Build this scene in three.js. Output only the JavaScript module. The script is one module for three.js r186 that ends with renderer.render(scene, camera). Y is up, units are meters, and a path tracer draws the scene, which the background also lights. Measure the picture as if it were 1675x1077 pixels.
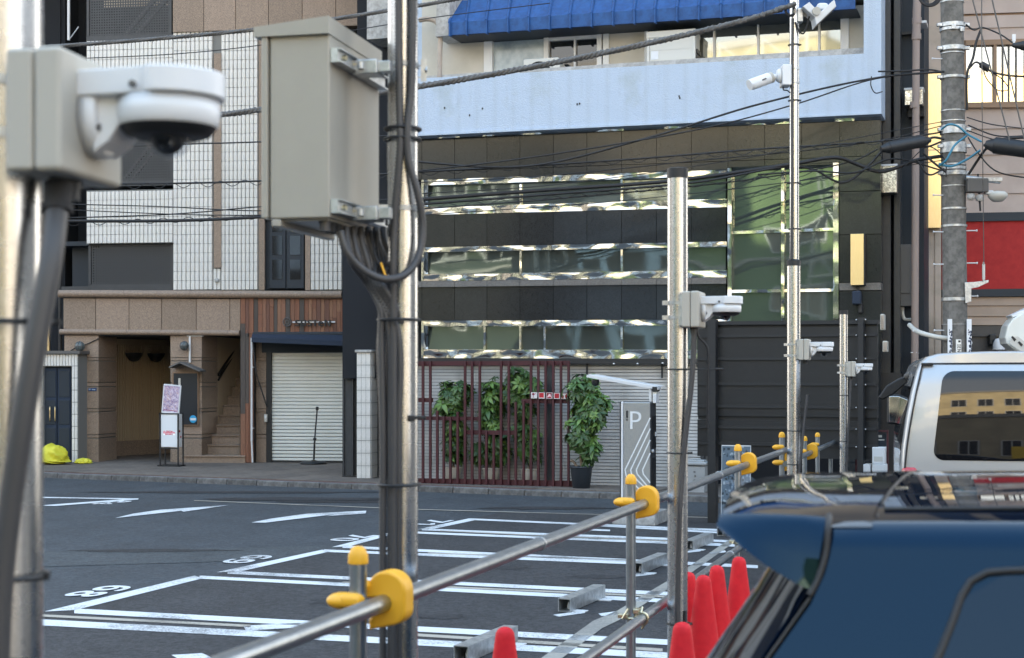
import * as THREE from 'three';
import { RoundedBoxGeometry } from 'three/addons/geometries/RoundedBoxGeometry.js';
import { mergeGeometries, mergeVertices, toCreasedNormals } from 'three/addons/utils/BufferGeometryUtils.js';
import { FontLoader } from 'three/addons/loaders/FontLoader.js';
import { TextGeometry } from 'three/addons/geometries/TextGeometry.js';

// ---------------------------------------------------------------- camera, sky, sun, exposure
const FOC = 2516, CX = 837.5, CY = 618, EYE = 1.75;              // focal length and horizon in pixels of a 1675 x 1077 picture
const scene = new THREE.Scene();
const camera = new THREE.PerspectiveCamera(2 * Math.atan(538.5 / FOC) * 180 / Math.PI, 1675 / 1077, 0.05, 400);
camera.position.set(0, EYE, 0);
camera.setViewOffset(1675, 1077, 0, 538.5 - CY, 1675, 1077);     // a lens shifted up: verticals stay vertical
camera.focus = 19; camera.userData.fStop = 5.6;
const renderer = new THREE.WebGLRenderer({ antialias: true });
renderer.toneMapping = THREE.LinearToneMapping;
renderer.toneMappingExposure = 5.4;
renderer.shadowMap.enabled = true;
const SKY = 2.2;
const SUN_EL = 26 * Math.PI / 180, SUN_AZ = 14 * Math.PI / 180;  // ahead of the camera, behind the street's buildings
const sunDir = new THREE.Vector3(Math.sin(SUN_AZ) * Math.cos(SUN_EL), Math.sin(SUN_EL), -Math.cos(SUN_AZ) * Math.cos(SUN_EL));
{                                                                 // clear sky: whitish towards the sun and the horizon, blue away from it
  const W = 512, H = 256, data = new Float32Array(W * H * 4);
  for (let r = 0; r < H; r++) for (let q = 0; q < W; q++) {
    const up = ((r + 0.5) / H - 0.5) * Math.PI, ro = ((q + 0.5) / W - 0.5) * 2 * Math.PI, x = Math.cos(ro) * Math.cos(up), y = Math.sin(up), z = Math.sin(ro) * Math.cos(up);
    const g = Math.acos(Math.min(1, Math.max(-1, x * sunDir.x + y * sunDir.y + z * sunDir.z))), t = Math.pow(Math.max(0, y), 0.36), k = Math.exp(-g / 0.45) * 1.3 + Math.exp(-g / 0.8) * 0.3, dark = y < 0 ? 0.35 : 1;
    [[1.62, 0.125, 1], [1.38, 0.325, 0.92], [1.02, 0.60, 0.78]].forEach(([h, zn, gl], i) => { data[(r * W + q) * 4 + i] = (h + (zn - h) * t + gl * k) * dark * SKY; }); data[(r * W + q) * 4 + 3] = 1;
  }
  const tex = new THREE.DataTexture(data, W, H, THREE.RGBAFormat, THREE.FloatType); tex.mapping = THREE.EquirectangularReflectionMapping; tex.magFilter = THREE.LinearFilter; tex.needsUpdate = true;
  scene.background = tex; scene.environment = tex; scene.environmentIntensity = 0.3; scene.backgroundIntensity = 0.3;
}
const sun = new THREE.DirectionalLight(new THREE.Color(1, 0.86, 0.66), 4.5);
sun.position.copy(sunDir).multiplyScalar(80); sun.target.position.set(0, 0, 0); sun.castShadow = true;
Object.assign(sun.shadow.camera, { left: -60, right: 60, top: 60, bottom: -60, near: 1, far: 200 });
sun.shadow.mapSize.set(4096, 4096);
scene.add(sun, sun.target);

// ---------------------------------------------------------------- helpers
const V = (x, y, z) => new THREE.Vector3(x, y, z);
function mulberry(a) { return () => { a |= 0; a = a + 0x6D2B79F5 | 0; let t = Math.imul(a ^ a >>> 15, 1 | a); t = t + Math.imul(t ^ t >>> 7, 61 | t) ^ t; return ((t ^ t >>> 14) >>> 0) / 4294967296; }; }
const rnd = mulberry(7), rr = (a, b) => a + (b - a) * rnd();
const P = (x, y, d) => V((x - CX) / FOC * d, EYE - (y - CY) / FOC * d, -d);            // a measured picture point at a distance
const G = (x, y, h = 0) => { const d = (EYE - h) * FOC / (y - CY); return V((x - CX) / FOC * d, h, -d); };  // the same on level ground
const used = {};
function numbered(n) { const k = used[n] = (used[n] ?? -1) + 1; return k ? n + '_' + String(k).padStart(3, '0') : n; }
function tag(o, label, category, group) { o.userData.label = label; o.userData.category = category; if (group) o.userData.group = group; return o; }
function thing(name, label, category, pos = [0, 0, 0], turn = 0, group) {
  const o = new THREE.Group(); o.name = numbered(name); scene.add(o);
  if (pos.isVector3) o.position.copy(pos); else o.position.set(...pos);
  o.rotation.y = turn; return tag(o, label, category, group);
}
function uvMetres(g, s = 1) {
  g = g.index ? g.toNonIndexed() : g;
  const p = g.attributes.position, n = g.attributes.normal, uv = new Float32Array(p.count * 2);
  const a = V(), b = V(), c = V(), f = V();
  for (let i = 0; i < p.count; i += 3) {
    a.fromBufferAttribute(p, i); b.fromBufferAttribute(p, i + 1); c.fromBufferAttribute(p, i + 2);
    f.copy(b).sub(a).cross(c.clone().sub(a)); const ax = Math.abs(f.x), ay = Math.abs(f.y), az = Math.abs(f.z);
    [a, b, c].forEach((q, k) => {
      const o = (i + k) * 2;
      if (az >= ax && az >= ay) { uv[o] = q.x; uv[o + 1] = q.y; } else if (ax >= ay) { uv[o] = q.z; uv[o + 1] = q.y; } else { uv[o] = q.x; uv[o + 1] = q.z; }
      uv[o] *= s; uv[o + 1] *= s;
    });
  }
  g.setAttribute('uv', new THREE.BufferAttribute(uv, 2)); return g;
}
function merged(geos) {
  geos = (Array.isArray(geos) ? geos : [geos]).map((g) => {
    const keep = g.userData.keepUV; g = keep ? (g.index ? g.toNonIndexed() : g) : uvMetres(g);
    for (const k of Object.keys(g.attributes)) if (!['position', 'normal', 'uv', 'color'].includes(k)) g.deleteAttribute(k);
    return g;
  });
  return geos.length > 1 ? mergeGeometries(geos) : geos[0];
}
function part(name, geos, mat, parent) {
  const m = new THREE.Mesh(merged(geos), mat); m.name = parent ? name : numbered(name); m.castShadow = m.receiveShadow = true; (parent ?? scene).add(m); return m;
}
function solo(name, geos, mat, label, category, group) { return tag(part(name, geos, mat), label, category, group); }
function struct(name, geos, mat) { const m = part(name, geos, mat); m.userData.kind = 'structure'; return m; }
function stuff(m) { m.userData.kind = 'stuff'; return m; }
const bx = (w, h, d, x = 0, y = 0, z = 0) => new THREE.BoxGeometry(w, h, d).translate(x, y, z);
const rb = (w, h, d, r, x = 0, y = 0, z = 0, s = 1) => new RoundedBoxGeometry(w, h, d, s, Math.min(r, w / 2.01, h / 2.01, d / 2.01)).translate(x, y, z);
const cyl = (r, h, x = 0, y = 0, z = 0, seg = 24, r2 = r) => new THREE.CylinderGeometry(r2, r, h, seg).translate(x, y, z);
function rod(a, b, r, seg = 10, r2 = r) {
  const d = b.clone().sub(a), L = d.length();
  return new THREE.CylinderGeometry(r2, r, L, seg).translate(0, L / 2, 0).applyQuaternion(new THREE.Quaternion().setFromUnitVectors(V(0, 1, 0), d.normalize())).translate(a.x, a.y, a.z);
}
const smooth = (pts, closed = false) => new THREE.CatmullRomCurve3(pts, closed, 'centripetal');
const tube = (pts, r, n = 40, seg = 8) => new THREE.TubeGeometry(Array.isArray(pts) ? smooth(pts) : pts, n, r, seg);
function hose(pts, r, pitch = 0.007, seg = 12, depth = 0.12) {        // corrugated conduit: rings along a curve
  const c = smooth(pts), L = c.getLength(), n = Math.min(1400, Math.round(L / pitch) * 2), g = new THREE.TubeGeometry(c, n, r, seg), p = g.attributes.position, q = V(), m = V();
  for (let i = 0; i <= n; i++) {
    m.copy(c.getPointAt(i / n)); const k = i % 2 ? 1 : 1 - depth;
    for (let j = 0; j <= seg; j++) { const o = i * (seg + 1) + j; q.fromBufferAttribute(p, o).sub(m).multiplyScalar(k).add(m); p.setXYZ(o, q.x, q.y, q.z); }
  }
  g.computeVertexNormals(); return g;
}
function lathe(pts, seg = 32) { return new THREE.LatheGeometry(pts.map(([x, y]) => new THREE.Vector2(x, y)), seg); }
function poly(pts, depth, bevel = 0) {                              // extrude a 2-D outline
  const s = new THREE.Shape(pts.map(([x, y]) => new THREE.Vector2(x, y)));
  return new THREE.ExtrudeGeometry(s, { depth, bevelEnabled: bevel > 0, bevelSize: bevel, bevelThickness: bevel, bevelSegments: 2, curveSegments: 10 });
}
function quadPrism(f, b) {                                          // f, b: four corners TL TR BR BL in front and behind
  const v = [], quad = (p, q, r, s) => v.push(...p, ...q, ...r, ...p, ...r, ...s);
  const [a0, a1, a2, a3] = f, [b0, b1, b2, b3] = b;
  quad(a3, a2, a1, a0); quad(b2, b3, b0, b1); quad(a0, a1, b1, b0); quad(b3, b2, a2, a3); quad(b3, a3, a0, b0); quad(a2, b2, b1, a1);
  const g = new THREE.BufferGeometry(); g.setAttribute('position', new THREE.Float32BufferAttribute(v, 3)); g.setAttribute('uv', new THREE.Float32BufferAttribute(new Float32Array(v.length / 3 * 2), 2));
  g.computeVertexNormals(); return g;
}
function loft(rows, closed = false, caps = false) {                 // rows of points -> smooth surface
  const n = rows[0].length, pos = [], idx = [];
  rows.forEach((r) => r.forEach((p) => pos.push(p.x, p.y, p.z)));
  for (let i = 0; i < rows.length - 1; i++) for (let j = 0; j < (closed ? n : n - 1); j++) { const a = i * n + j, b = i * n + (j + 1) % n, c = a + n, d = b + n; idx.push(a, b, d, a, d, c); }
  if (caps) for (const [i, flip] of [[0, 1], [rows.length - 1, 0]]) for (let j = 1; j < n - 1; j++) { const a = i * n; flip ? idx.push(a, a + j + 1, a + j) : idx.push(a, a + j, a + j + 1); }
  const g = new THREE.BufferGeometry(); g.setAttribute('position', new THREE.Float32BufferAttribute(pos, 3)); g.setIndex(idx);
  g.setAttribute('uv', new THREE.Float32BufferAttribute(new Float32Array(pos.length / 3 * 2), 2)); g.computeVertexNormals(); return g;
}
// A vertical plane of the place, found from one picture point whose foot height is known, turned by yaw (right side nearer).
class Face {
  constructor(x, d, yaw) { this.a = yaw * Math.PI / 180; this.o = V((x - CX) / FOC * d, 0, -d); this.ex = V(Math.cos(this.a), 0, Math.sin(this.a)); this.n = V(-Math.sin(this.a), 0, Math.cos(this.a)); }
  loc(x, y, w = 0) {
    const D = V((x - CX) / FOC, -(y - CY) / FOC, -1), t = (w + this.o.dot(this.n)) / D.dot(this.n), p = D.multiplyScalar(t); p.y += EYE;
    return [p.clone().sub(this.o).dot(this.ex), p.y, w];
  }
  world(x, y, w = 0) { const [u, v] = this.loc(x, y, w); return this.o.clone().addScaledVector(this.ex, u).addScaledVector(this.n, w).setY(v); }
  thing(name, label, category, group) { return thing(name, label, category, this.o, -this.a, group); }
  at(x, y, w, name, label, category, group) { return thing(name, label, category, this.world(x, y, w), -this.a, group); }
  q(pts, w0, w1) { const f = pts.map(([x, y]) => this.loc(x, y, w1)); return quadPrism(f, f.map(([u, v]) => [u, v, w0])); }
  box(x0, y0, x1, y1, w0, w1, r = 0) { const [u0, v1] = this.loc(x0, y0, w1), [u1, v0] = this.loc(x1, y1, w1), W = Math.abs(u1 - u0), H = Math.abs(v1 - v0), D = w1 - w0, c = [(u0 + u1) / 2, (v0 + v1) / 2, (w0 + w1) / 2]; return r ? rb(W, H, D, r, ...c) : bx(W, H, D, ...c); }
}

// ---------------------------------------------------------------- textures and materials
function fbm(size, f0, oct, seed, gain = 0.5) {                     // tileable value noise 0..1
  const out = new Float32Array(size * size); let amp = 1, tot = 0;
  for (let o = 0, f = f0; o < oct && f <= size; o++, f *= 2, amp *= gain) {
    const r = mulberry(seed + o * 101), g = new Float32Array(f * f).map(() => r());
    for (let y = 0; y < size; y++) {
      const gy = y * f / size, y0 = Math.floor(gy), ty = gy - y0, sy = ty * ty * (3 - 2 * ty), r0 = (y0 % f) * f, r1 = ((y0 + 1) % f) * f;
      for (let x = 0; x < size; x++) {
        const gx = x * f / size, x0 = Math.floor(gx), tx = gx - x0, sx = tx * tx * (3 - 2 * tx), a = x0 % f, b = (x0 + 1) % f;
        const top = g[r0 + a] + (g[r0 + b] - g[r0 + a]) * sx, bot = g[r1 + a] + (g[r1 + b] - g[r1 + a]) * sx;
        out[y * size + x] += amp * (top + (bot - top) * sy);
      }
    }
    tot += amp;
  }
  for (let i = 0; i < out.length; i++) out[i] /= tot;
  return out;
}
const toS = (c) => Math.round(255 * Math.min(1, Math.max(0, c <= 0.0031308 ? c * 12.92 : 1.055 * Math.pow(c, 1 / 2.4) - 0.055)));
function dataTex(size, fn, srgb, rep) {
  const d = new Uint8Array(size * size * 4);
  for (let i = 0; i < size * size; i++) { const c = fn(i, i % size, (i / size) | 0); if (srgb) { d[i * 4] = toS(c[0]); d[i * 4 + 1] = toS(c[1]); d[i * 4 + 2] = toS(c[2]); } else { d[i * 4] = d[i * 4 + 1] = d[i * 4 + 2] = Math.max(0, Math.min(255, c * 255)); } d[i * 4 + 3] = 255; }
  const t = new THREE.DataTexture(d, size, size); t.wrapS = t.wrapT = THREE.RepeatWrapping; t.magFilter = THREE.LinearFilter; t.minFilter = THREE.LinearMipmapLinearFilter; t.generateMipmaps = true;
  if (srgb) t.colorSpace = THREE.SRGBColorSpace; t.repeat.set(rep, rep); t.needsUpdate = true; return t;
}
const mix = (a, b, t) => a.map((v, i) => v + (b[i] - v) * t), clamp01 = (t) => Math.min(1, Math.max(0, t));
const N = { fine: fbm(512, 128, 3, 11, 0.8), mid: fbm(512, 16, 5, 23, 0.6), big: fbm(512, 4, 6, 37, 0.55), soft: fbm(512, 4, 2, 41, 0.35), streak: null, grain: fbm(1024, 256, 3, 5, 0.9), patch: fbm(1024, 6, 6, 9, 0.55), agg: fbm(1024, 90, 3, 71, 0.85) };
const speck = mulberry(99);
const mat = (c, rough, metal = 0, more = {}) => new THREE.MeshPhysicalMaterial({ color: new THREE.Color().setRGB(...c), roughness: rough, metalness: metal, ...more });
function noisy(base, c2, size, rep, seedField, contrast, rough, metal = 0, bump = 0, more = {}) {
  const f = seedField, map = dataTex(size, (i) => mix(base, c2, clamp01((f[i] - 0.5) * contrast + 0.5)), true, rep);
  const m = new THREE.MeshPhysicalMaterial({ map, roughness: rough, metalness: metal, ...more });
  if (bump) { m.bumpMap = dataTex(size, (i) => f[i], false, rep); m.bumpScale = bump; }
  return m;
}
const M = {};
{
  const g = N.grain, pch = N.patch, s = 1024;
  const asph = (lo, hi, tint) => {
    const r = mulberry(31); const chips = new Float32Array(s * s); for (let k = 0; k < 16000; k++) chips[(r() * s * s) | 0] = 0.25 + r();
    return dataTex(s, (i) => { const t = clamp01((g[i] * 0.4 + N.agg[i] * 0.6 - 0.5) * 3.6 + 0.5), p = 0.72 + 0.56 * pch[i]; const c = mix(lo, hi, t).map((v) => v * p); return chips[i] ? mix(c, tint, 0.45 * chips[i]) : c; }, true, 0.33);
  };
  const bump = dataTex(s, (i) => g[i], false, 0.33);
  M.lot = new THREE.MeshPhysicalMaterial({ map: asph([0.015, 0.015, 0.017], [0.046, 0.046, 0.049], [0.25, 0.24, 0.22]), bumpMap: bump, bumpScale: 0.006, roughness: 0.88 });
  M.road = new THREE.MeshPhysicalMaterial({ map: asph([0.022, 0.027, 0.033], [0.052, 0.061, 0.070], [0.22, 0.22, 0.22]), bumpMap: bump, bumpScale: 0.004, roughness: 0.85 });
  const wear = (c, worn, th) => dataTex(s, (i) => mix(c, worn, clamp01((pch[i] * 0.55 + g[i] * 0.45 - th) * 9)), true, 0.33);
  M.paint = new THREE.MeshPhysicalMaterial({ map: wear([0.66, 0.67, 0.68], [0.20, 0.20, 0.20], 0.56), roughness: 0.7, bumpMap: bump, bumpScale: 0.002 });
  M.oldPaint = new THREE.MeshPhysicalMaterial({ map: wear([0.40, 0.36, 0.30], [0.22, 0.20, 0.17], 0.52), roughness: 0.85, bumpMap: bump, bumpScale: 0.002 });
  M.sandBand = new THREE.MeshPhysicalMaterial({ map: wear([0.33, 0.31, 0.27], [0.22, 0.21, 0.19], 0.5), roughness: 0.95 });
}
const gran = (lo, hi, rep = 1.6) => dataTex(512, (i) => { const t = clamp01((N.fine[i] - 0.5) * 2.6 + 0.5); return mix(lo, hi, t).map((v) => v * (0.85 + 0.3 * N.mid[i])); }, true, rep);
M.granite = [[0.285, 0.21, 0.155], [0.255, 0.188, 0.138], [0.305, 0.225, 0.168]].map((c) => new THREE.MeshPhysicalMaterial({ map: gran(c.map((v) => v * 0.4), c.map((v) => v * 1.5)), roughness: 0.55 }));
M.blackGranite = [0.019, 0.023, 0.017].map((v) => new THREE.MeshPhysicalMaterial({ map: gran([v * 0.6, v * 0.7, v * 0.8], [v * 1.35, v * 1.48, v * 1.62], 1.1), roughness: 0.12, ior: 1.5 }));
M.greyGranite = new THREE.MeshPhysicalMaterial({ map: gran([0.09, 0.085, 0.08], [0.2, 0.19, 0.18], 1.1), roughness: 0.4 });
M.tile = new THREE.MeshPhysicalMaterial({ map: dataTex(512, (i) => mix([0.60, 0.585, 0.55], [0.74, 0.725, 0.69], clamp01((N.mid[i] - 0.5) * 2 + 0.5)), true, 0.6), roughness: 0.28 });
M.tileBeige = mat([0.44, 0.35, 0.24], 0.45); M.grout = mat([0.20, 0.20, 0.19], 0.9);
M.steelPole = new THREE.MeshPhysicalMaterial({ map: dataTex(512, (i) => mix([0.50, 0.51, 0.52], [0.64, 0.65, 0.66], clamp01((N.fine[i] - 0.5) * 1.6 + 0.5)), true, 2), roughnessMap: dataTex(512, (i) => 0.75 + 0.25 * N.mid[i], false, 2), roughness: 0.31, metalness: 1 });
M.steelPipe = new THREE.MeshPhysicalMaterial({ map: dataTex(512, (i) => mix([0.27, 0.305, 0.34], [0.40, 0.44, 0.48], N.mid[i]), true, 2), roughness: 0.36, metalness: 1 });
M.galv = new THREE.MeshPhysicalMaterial({ map: dataTex(512, (i) => mix([0.40, 0.42, 0.43], [0.56, 0.58, 0.59], clamp01((N.mid[i] - 0.5) * 3 + 0.5)), true, 2.2), roughness: 0.42, metalness: 0.85 });
M.zinc = mat([0.66, 0.60, 0.42], 0.35, 1); M.chrome = new THREE.MeshPhysicalMaterial({ color: new THREE.Color().setRGB(0.62, 0.62, 0.60), roughness: 0.06, metalness: 1, bumpMap: dataTex(512, (i) => N.soft[i], false, 0.8), bumpScale: 0.045 });
M.brass = new THREE.MeshPhysicalMaterial({ map: dataTex(512, (i, x, y) => mix([0.80, 0.62, 0.32], [0.86, 0.70, 0.42], N.mid[((y * 512) + (x * 7 & 511)) % 262144]), true, 1), roughness: 0.33, metalness: 1 });
M.speckMetal = noisy([0.35, 0.34, 0.3], [0.85, 0.83, 0.76], 512, 3.2, N.mid, 4, 0.35, 1);
M.glass = new THREE.MeshPhysicalMaterial({ color: new THREE.Color().setRGB(0.14, 0.17, 0.16), roughness: 0.02, metalness: 0.7, bumpMap: dataTex(512, (i) => N.soft[i], false, 0.35), bumpScale: 0.004 });
M.boardGlass = mat([0.012, 0.016, 0.022], 0.35); M.darkGlass = mat([0.012, 0.014, 0.016], 0.04, 0, { ior: 1.75 });
M.clearDome = mat([0.9, 0.92, 0.95], 0.02, 0, { transmission: 1, thickness: 0, ior: 1.5 });
M.camWhite = mat([0.74, 0.75, 0.76], 0.38); M.boxGrey = mat([0.50, 0.49, 0.44], 0.45); M.camBox = mat([0.45, 0.425, 0.37], 0.5);
M.cabinet = new THREE.MeshPhysicalMaterial({ map: dataTex(512, (i) => mix([0.355, 0.33, 0.28], [0.38, 0.355, 0.30], N.mid[i]), true, 1), roughness: 0.36 });
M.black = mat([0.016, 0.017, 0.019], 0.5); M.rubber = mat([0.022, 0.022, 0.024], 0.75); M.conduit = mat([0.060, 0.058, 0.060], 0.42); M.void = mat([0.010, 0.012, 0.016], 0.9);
M.darkSteel = new THREE.MeshPhysicalMaterial({ map: dataTex(512, (i) => mix([0.030, 0.033, 0.037], [0.052, 0.055, 0.060], N.mid[i]), true, 1), roughness: 0.42 });
M.panelBlack = new THREE.MeshPhysicalMaterial({ map: dataTex(512, (i) => mix([0.011, 0.012, 0.014], [0.018, 0.019, 0.021], N.mid[i]), true, 1), roughness: 0.4 });
M.yellow = mat([0.86, 0.42, 0.02], 0.45); M.coneRed = noisy([0.58, 0.011, 0.019], [0.66, 0.016, 0.024], 512, 2.0, N.mid, 1.8, 0.6, 0, 0, { specularIntensity: 0.5 }); M.signYellow = mat([0.92, 0.62, 0.03], 0.5);
M.redBar = mat([0.058, 0.009, 0.013], 0.55); M.redSign = noisy([0.34, 0.018, 0.018], [0.44, 0.03, 0.026], 512, 0.8, N.mid, 1.5, 0.85);
M.blueStucco = new THREE.MeshPhysicalMaterial({ map: dataTex(1024, (i) => { const t = clamp01((N.patch[i] - 0.62) * 5); const x = i % 1024, y = (i / 1024) | 0, st = clamp01((N.patch[((y >> 3) * 1024 + ((x * 5) & 1023)) % 1048576] - 0.54) * 5); return mix(mix(mix([0.43, 0.52, 0.64], [0.50, 0.585, 0.70], N.grain[i]), [0.38, 0.44, 0.47], t * 0.7), [0.33, 0.38, 0.42], st * 0.2); }, true, 0.33), bumpMap: dataTex(1024, (i) => N.grain[i], false, 0.33), bumpScale: 0.008, roughness: 0.85 });
M.blueAwning = noisy([0.006, 0.055, 0.19], [0.012, 0.085, 0.27], 512, 1, N.mid, 2.4, 0.6);
M.cream = noisy([0.46, 0.43, 0.36], [0.56, 0.53, 0.46], 512, 0.7, N.big, 2, 0.8);
M.white = mat([0.72, 0.73, 0.73], 0.45); M.whiteMetal = mat([0.66, 0.67, 0.68], 0.35); M.acWhite = mat([0.58, 0.57, 0.52], 0.5);
M.shutterWhite = noisy([0.74, 0.75, 0.69], [0.80, 0.81, 0.76], 512, 0.8, N.big, 2, 0.42);
M.shutterGrey = noisy([0.40, 0.40, 0.39], [0.56, 0.56, 0.55], 512, 0.6, N.big, 2.6, 0.45);
M.concrete = noisy([0.30, 0.29, 0.27], [0.48, 0.47, 0.45], 512, 1.2, N.mid, 2, 0.9, 0, 0.004);
M.poleConcrete = noisy([0.115, 0.11, 0.10], [0.19, 0.18, 0.165], 512, 1.1, N.mid, 2.4, 0.85, 0, 0.003);
M.kerb = [0.135, 0.115, 0.155].map((v) => noisy([v * 0.7, v * 0.68, v * 0.66], [v * 1.2, v * 1.18, v * 1.15], 512, 1.3, N.mid, 2.4, 0.9, 0, 0.004));
M.slab = [[0.135, 0.11, 0.09], [0.115, 0.095, 0.08], [0.15, 0.122, 0.10]].map((c) => noisy(c.map((v) => v * 0.8), c.map((v) => v * 1.2), 512, 1.1, N.mid, 2, 0.85));
M.redStrip = noisy([0.08, 0.035, 0.028], [0.13, 0.06, 0.05], 512, 1.3, N.mid, 2, 0.9);
M.siding = noisy([0.40, 0.32, 0.275], [0.46, 0.37, 0.32], 512, 0.8, N.big, 2, 0.7); M.sidingBrown = noisy([0.33, 0.25, 0.19], [0.40, 0.30, 0.23], 512, 0.8, N.big, 2, 0.7);
M.beigeColumn = noisy([0.30, 0.25, 0.20], [0.50, 0.42, 0.35], 512, 0.5, N.big, 3, 0.75);
M.pinkPipe = mat([0.36, 0.28, 0.245], 0.55); M.brownFrame = mat([0.24, 0.15, 0.09], 0.5);
function woodTex(c) { const f = N.mid; return dataTex(512, (i, x, y) => { const k = f[((y >> 4) * 512 + x) % 262144], q = N.fine[((y >> 3) * 512 + x) % 262144]; return c.map((v) => v * (0.62 + 0.5 * k + 0.35 * (q - 0.5))); }, true, 2.2); }
M.wood = [[0.24, 0.10, 0.055], [0.30, 0.15, 0.085], [0.17, 0.075, 0.048], [0.085, 0.068, 0.058], [0.26, 0.12, 0.07]].map((c) => new THREE.MeshPhysicalMaterial({ map: woodTex(c), roughness: 0.65 }));
M.navy = mat([0.018, 0.030, 0.055], 0.8); M.navyPlain = mat([0.014, 0.022, 0.032], 0.6);
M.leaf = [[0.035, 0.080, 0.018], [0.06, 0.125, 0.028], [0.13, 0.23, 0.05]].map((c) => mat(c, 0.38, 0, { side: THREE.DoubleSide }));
M.bark = noisy([0.14, 0.10, 0.07], [0.25, 0.19, 0.13], 512, 3, N.mid, 2, 0.9); M.potWhite = mat([0.62, 0.58, 0.50], 0.5); M.potBlack = mat([0.02, 0.026, 0.034], 0.42); M.soil = mat([0.04, 0.03, 0.022], 1);
M.silver = mat([0.36, 0.362, 0.355], 0.42, 0.6); M.carBlack = mat([0.0006, 0.0035, 0.011], 0.015, 0, { ior: 1.5, specularColor: new THREE.Color().setRGB(0.34, 0.64, 0.95) });
M.carGlass = mat([0.002, 0.004, 0.008], 0.015, 0, { ior: 1.5, specularColor: new THREE.Color().setRGB(0.5, 0.75, 1.0) }); M.trimBlack = mat([0.018, 0.018, 0.019], 0.55);
M.vanSilver = mat([0.44, 0.455, 0.47], 0.32, 0.35, { clearcoat: 0.8, clearcoatRoughness: 0.05 }); M.tailRed = mat([0.45, 0.012, 0.014], 0.12, 0, { clearcoat: 1 });
M.vanGlass = mat([0.008, 0.008, 0.009], 0.02, 0, { ior: 1.55 });
M.cable = mat([0.014, 0.014, 0.016], 0.6); M.cableGrey = mat([0.11, 0.105, 0.10], 0.6); M.cableBlue = mat([0.04, 0.20, 0.30], 0.5);
M.netYellow = mat([0.66, 0.60, 0.04], 0.6); M.binGrey = noisy([0.30, 0.31, 0.31], [0.38, 0.39, 0.39], 512, 1, N.big, 2, 0.6);
function canvasMat(w, h, draw, rough = 0.5, more = {}) {
  const c = document.createElement('canvas'); c.width = w; c.height = h; draw(c.getContext('2d'), w, h);
  const t = new THREE.CanvasTexture(c); t.colorSpace = THREE.SRGBColorSpace; return new THREE.MeshPhysicalMaterial({ map: t, roughness: rough, ...more });
}
function plate(w, h, x, y, z) { const g = new THREE.PlaneGeometry(w, h).translate(x, y, z); g.userData.keepUV = true; return g; }
const fontB = await new FontLoader().loadAsync('fonts/droid/droid_sans_bold.typeface.json'), fontR = await new FontLoader().loadAsync('fonts/droid/droid_sans_regular.typeface.json');
// ---------------------------------------------------------------- ground, road, parking lot, markings
struct('ground', new THREE.PlaneGeometry(400, 400).rotateX(-Math.PI / 2), M.road);
function flat(pts, y, thick = 0) {                                   // outline on the ground, seen from above
  const s = new THREE.Shape(pts.map((p) => new THREE.Vector2(p.x, -p.z)));
  const g = thick ? new THREE.ExtrudeGeometry(s, { depth: thick, bevelEnabled: false }) : new THREE.ShapeGeometry(s);
  return g.rotateX(-Math.PI / 2).translate(0, y, 0);
}
const bayA = G(75, 1003), bayB = G(770, 850), bayDir = bayB.clone().sub(bayA).normalize(), bayN = V(-bayDir.z, 0, bayDir.x);
{
  const e0 = bayA.clone().addScaledVector(bayDir, -14), e1 = bayA.clone().addScaledVector(bayDir, 9.2), a = G(1240, 846), b = V(30, 0, -14), c = V(30, 0, 12);
  struct('parking_lot', flat([e0, e1, a, b, c], 0.004), M.lot);
}
const mark = (...pts) => flat(pts.map(([x, y]) => G(x, y)), 0.008);
const strip = (x0, y0, x1, y1, t0, t1 = t0) => mark([x0, y0 - t0 / 2], [x1, y1 - t1 / 2], [x1, y1 + t1 / 2], [x0, y0 + t0 / 2]);
const lines = [
  mark([72, 1002.5], [318, 943.5], [331, 948], [123, 1000]), strip(121, 1001.5, 1110, 1054, 8, 9), strip(326, 946, 1110, 986, 5, 6.5),
  mark([354, 938], [527, 901], [541, 903.5], [391, 937]), strip(372, 938, 1120, 974.5, 5, 6), strip(530, 902.5, 1120, 926, 4, 5),
  mark([543, 896.5], [646, 870], [655, 872.5], [571, 895.5]), strip(560, 896, 1240, 929, 4, 5), strip(645, 871.3, 1240, 895.5, 3.2, 4),
  mark([683, 867.5], [767, 849.5], [781, 851.5], [708, 867]), strip(690, 867.5, 1240, 889, 3, 3.8), strip(769, 850.7, 1240, 871.5, 2.6, 3.2),
  strip(979, 861, 1240, 872.5 + 4, 2.6, 3), strip(-70, 1013, 1120, 1076.5, 10, 10),
  strip(67, 815, 226, 817.5, 1.8), mark([60, 828.5], [90, 829], [226, 818.5], [214, 817]), strip(962, 868, 998, 869.3, 2.4), strip(-60, 1079, 420, 1101, 10),
  mark([188, 848.8], [218, 841.5], [262, 835.2], [374, 827.6], [300, 838.6], [296, 836.9]), mark([411, 856.2], [442, 850], [503, 841.6], [599, 836.8], [598, 841.5], [534, 845.8], [548, 842.6], [434, 856.4]),
];
struct('parking_line', lines, M.paint);
struct('worn_line', [strip(-70, 1002, 410, 1026.5, 3.6, 4), strip(682, 1041, 1084, 1066, 4.5, 5), strip(560, 954.5, 1120, 979.5, 2.4, 3), strip(700, 906.5, 1040, 918.5, 2, 2.4), strip(720, 870, 1100, 887, 1.4, 1.8)], M.oldPaint);
struct('gutter_line', [strip(317, 820, 690, 834.8, 0.9), strip(690, 834.8, 1160, 848, 0.9)], M.oldPaint);
struct('dust_strip', mark([870, 1090], [970, 1018], [1010, 1001], [1094, 951], [1180, 893], [1202, 879], [1214, 879.5], [1190, 897], [1094, 965], [1012, 1017], [985, 1030], [905, 1090]), M.sandBand);
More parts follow.
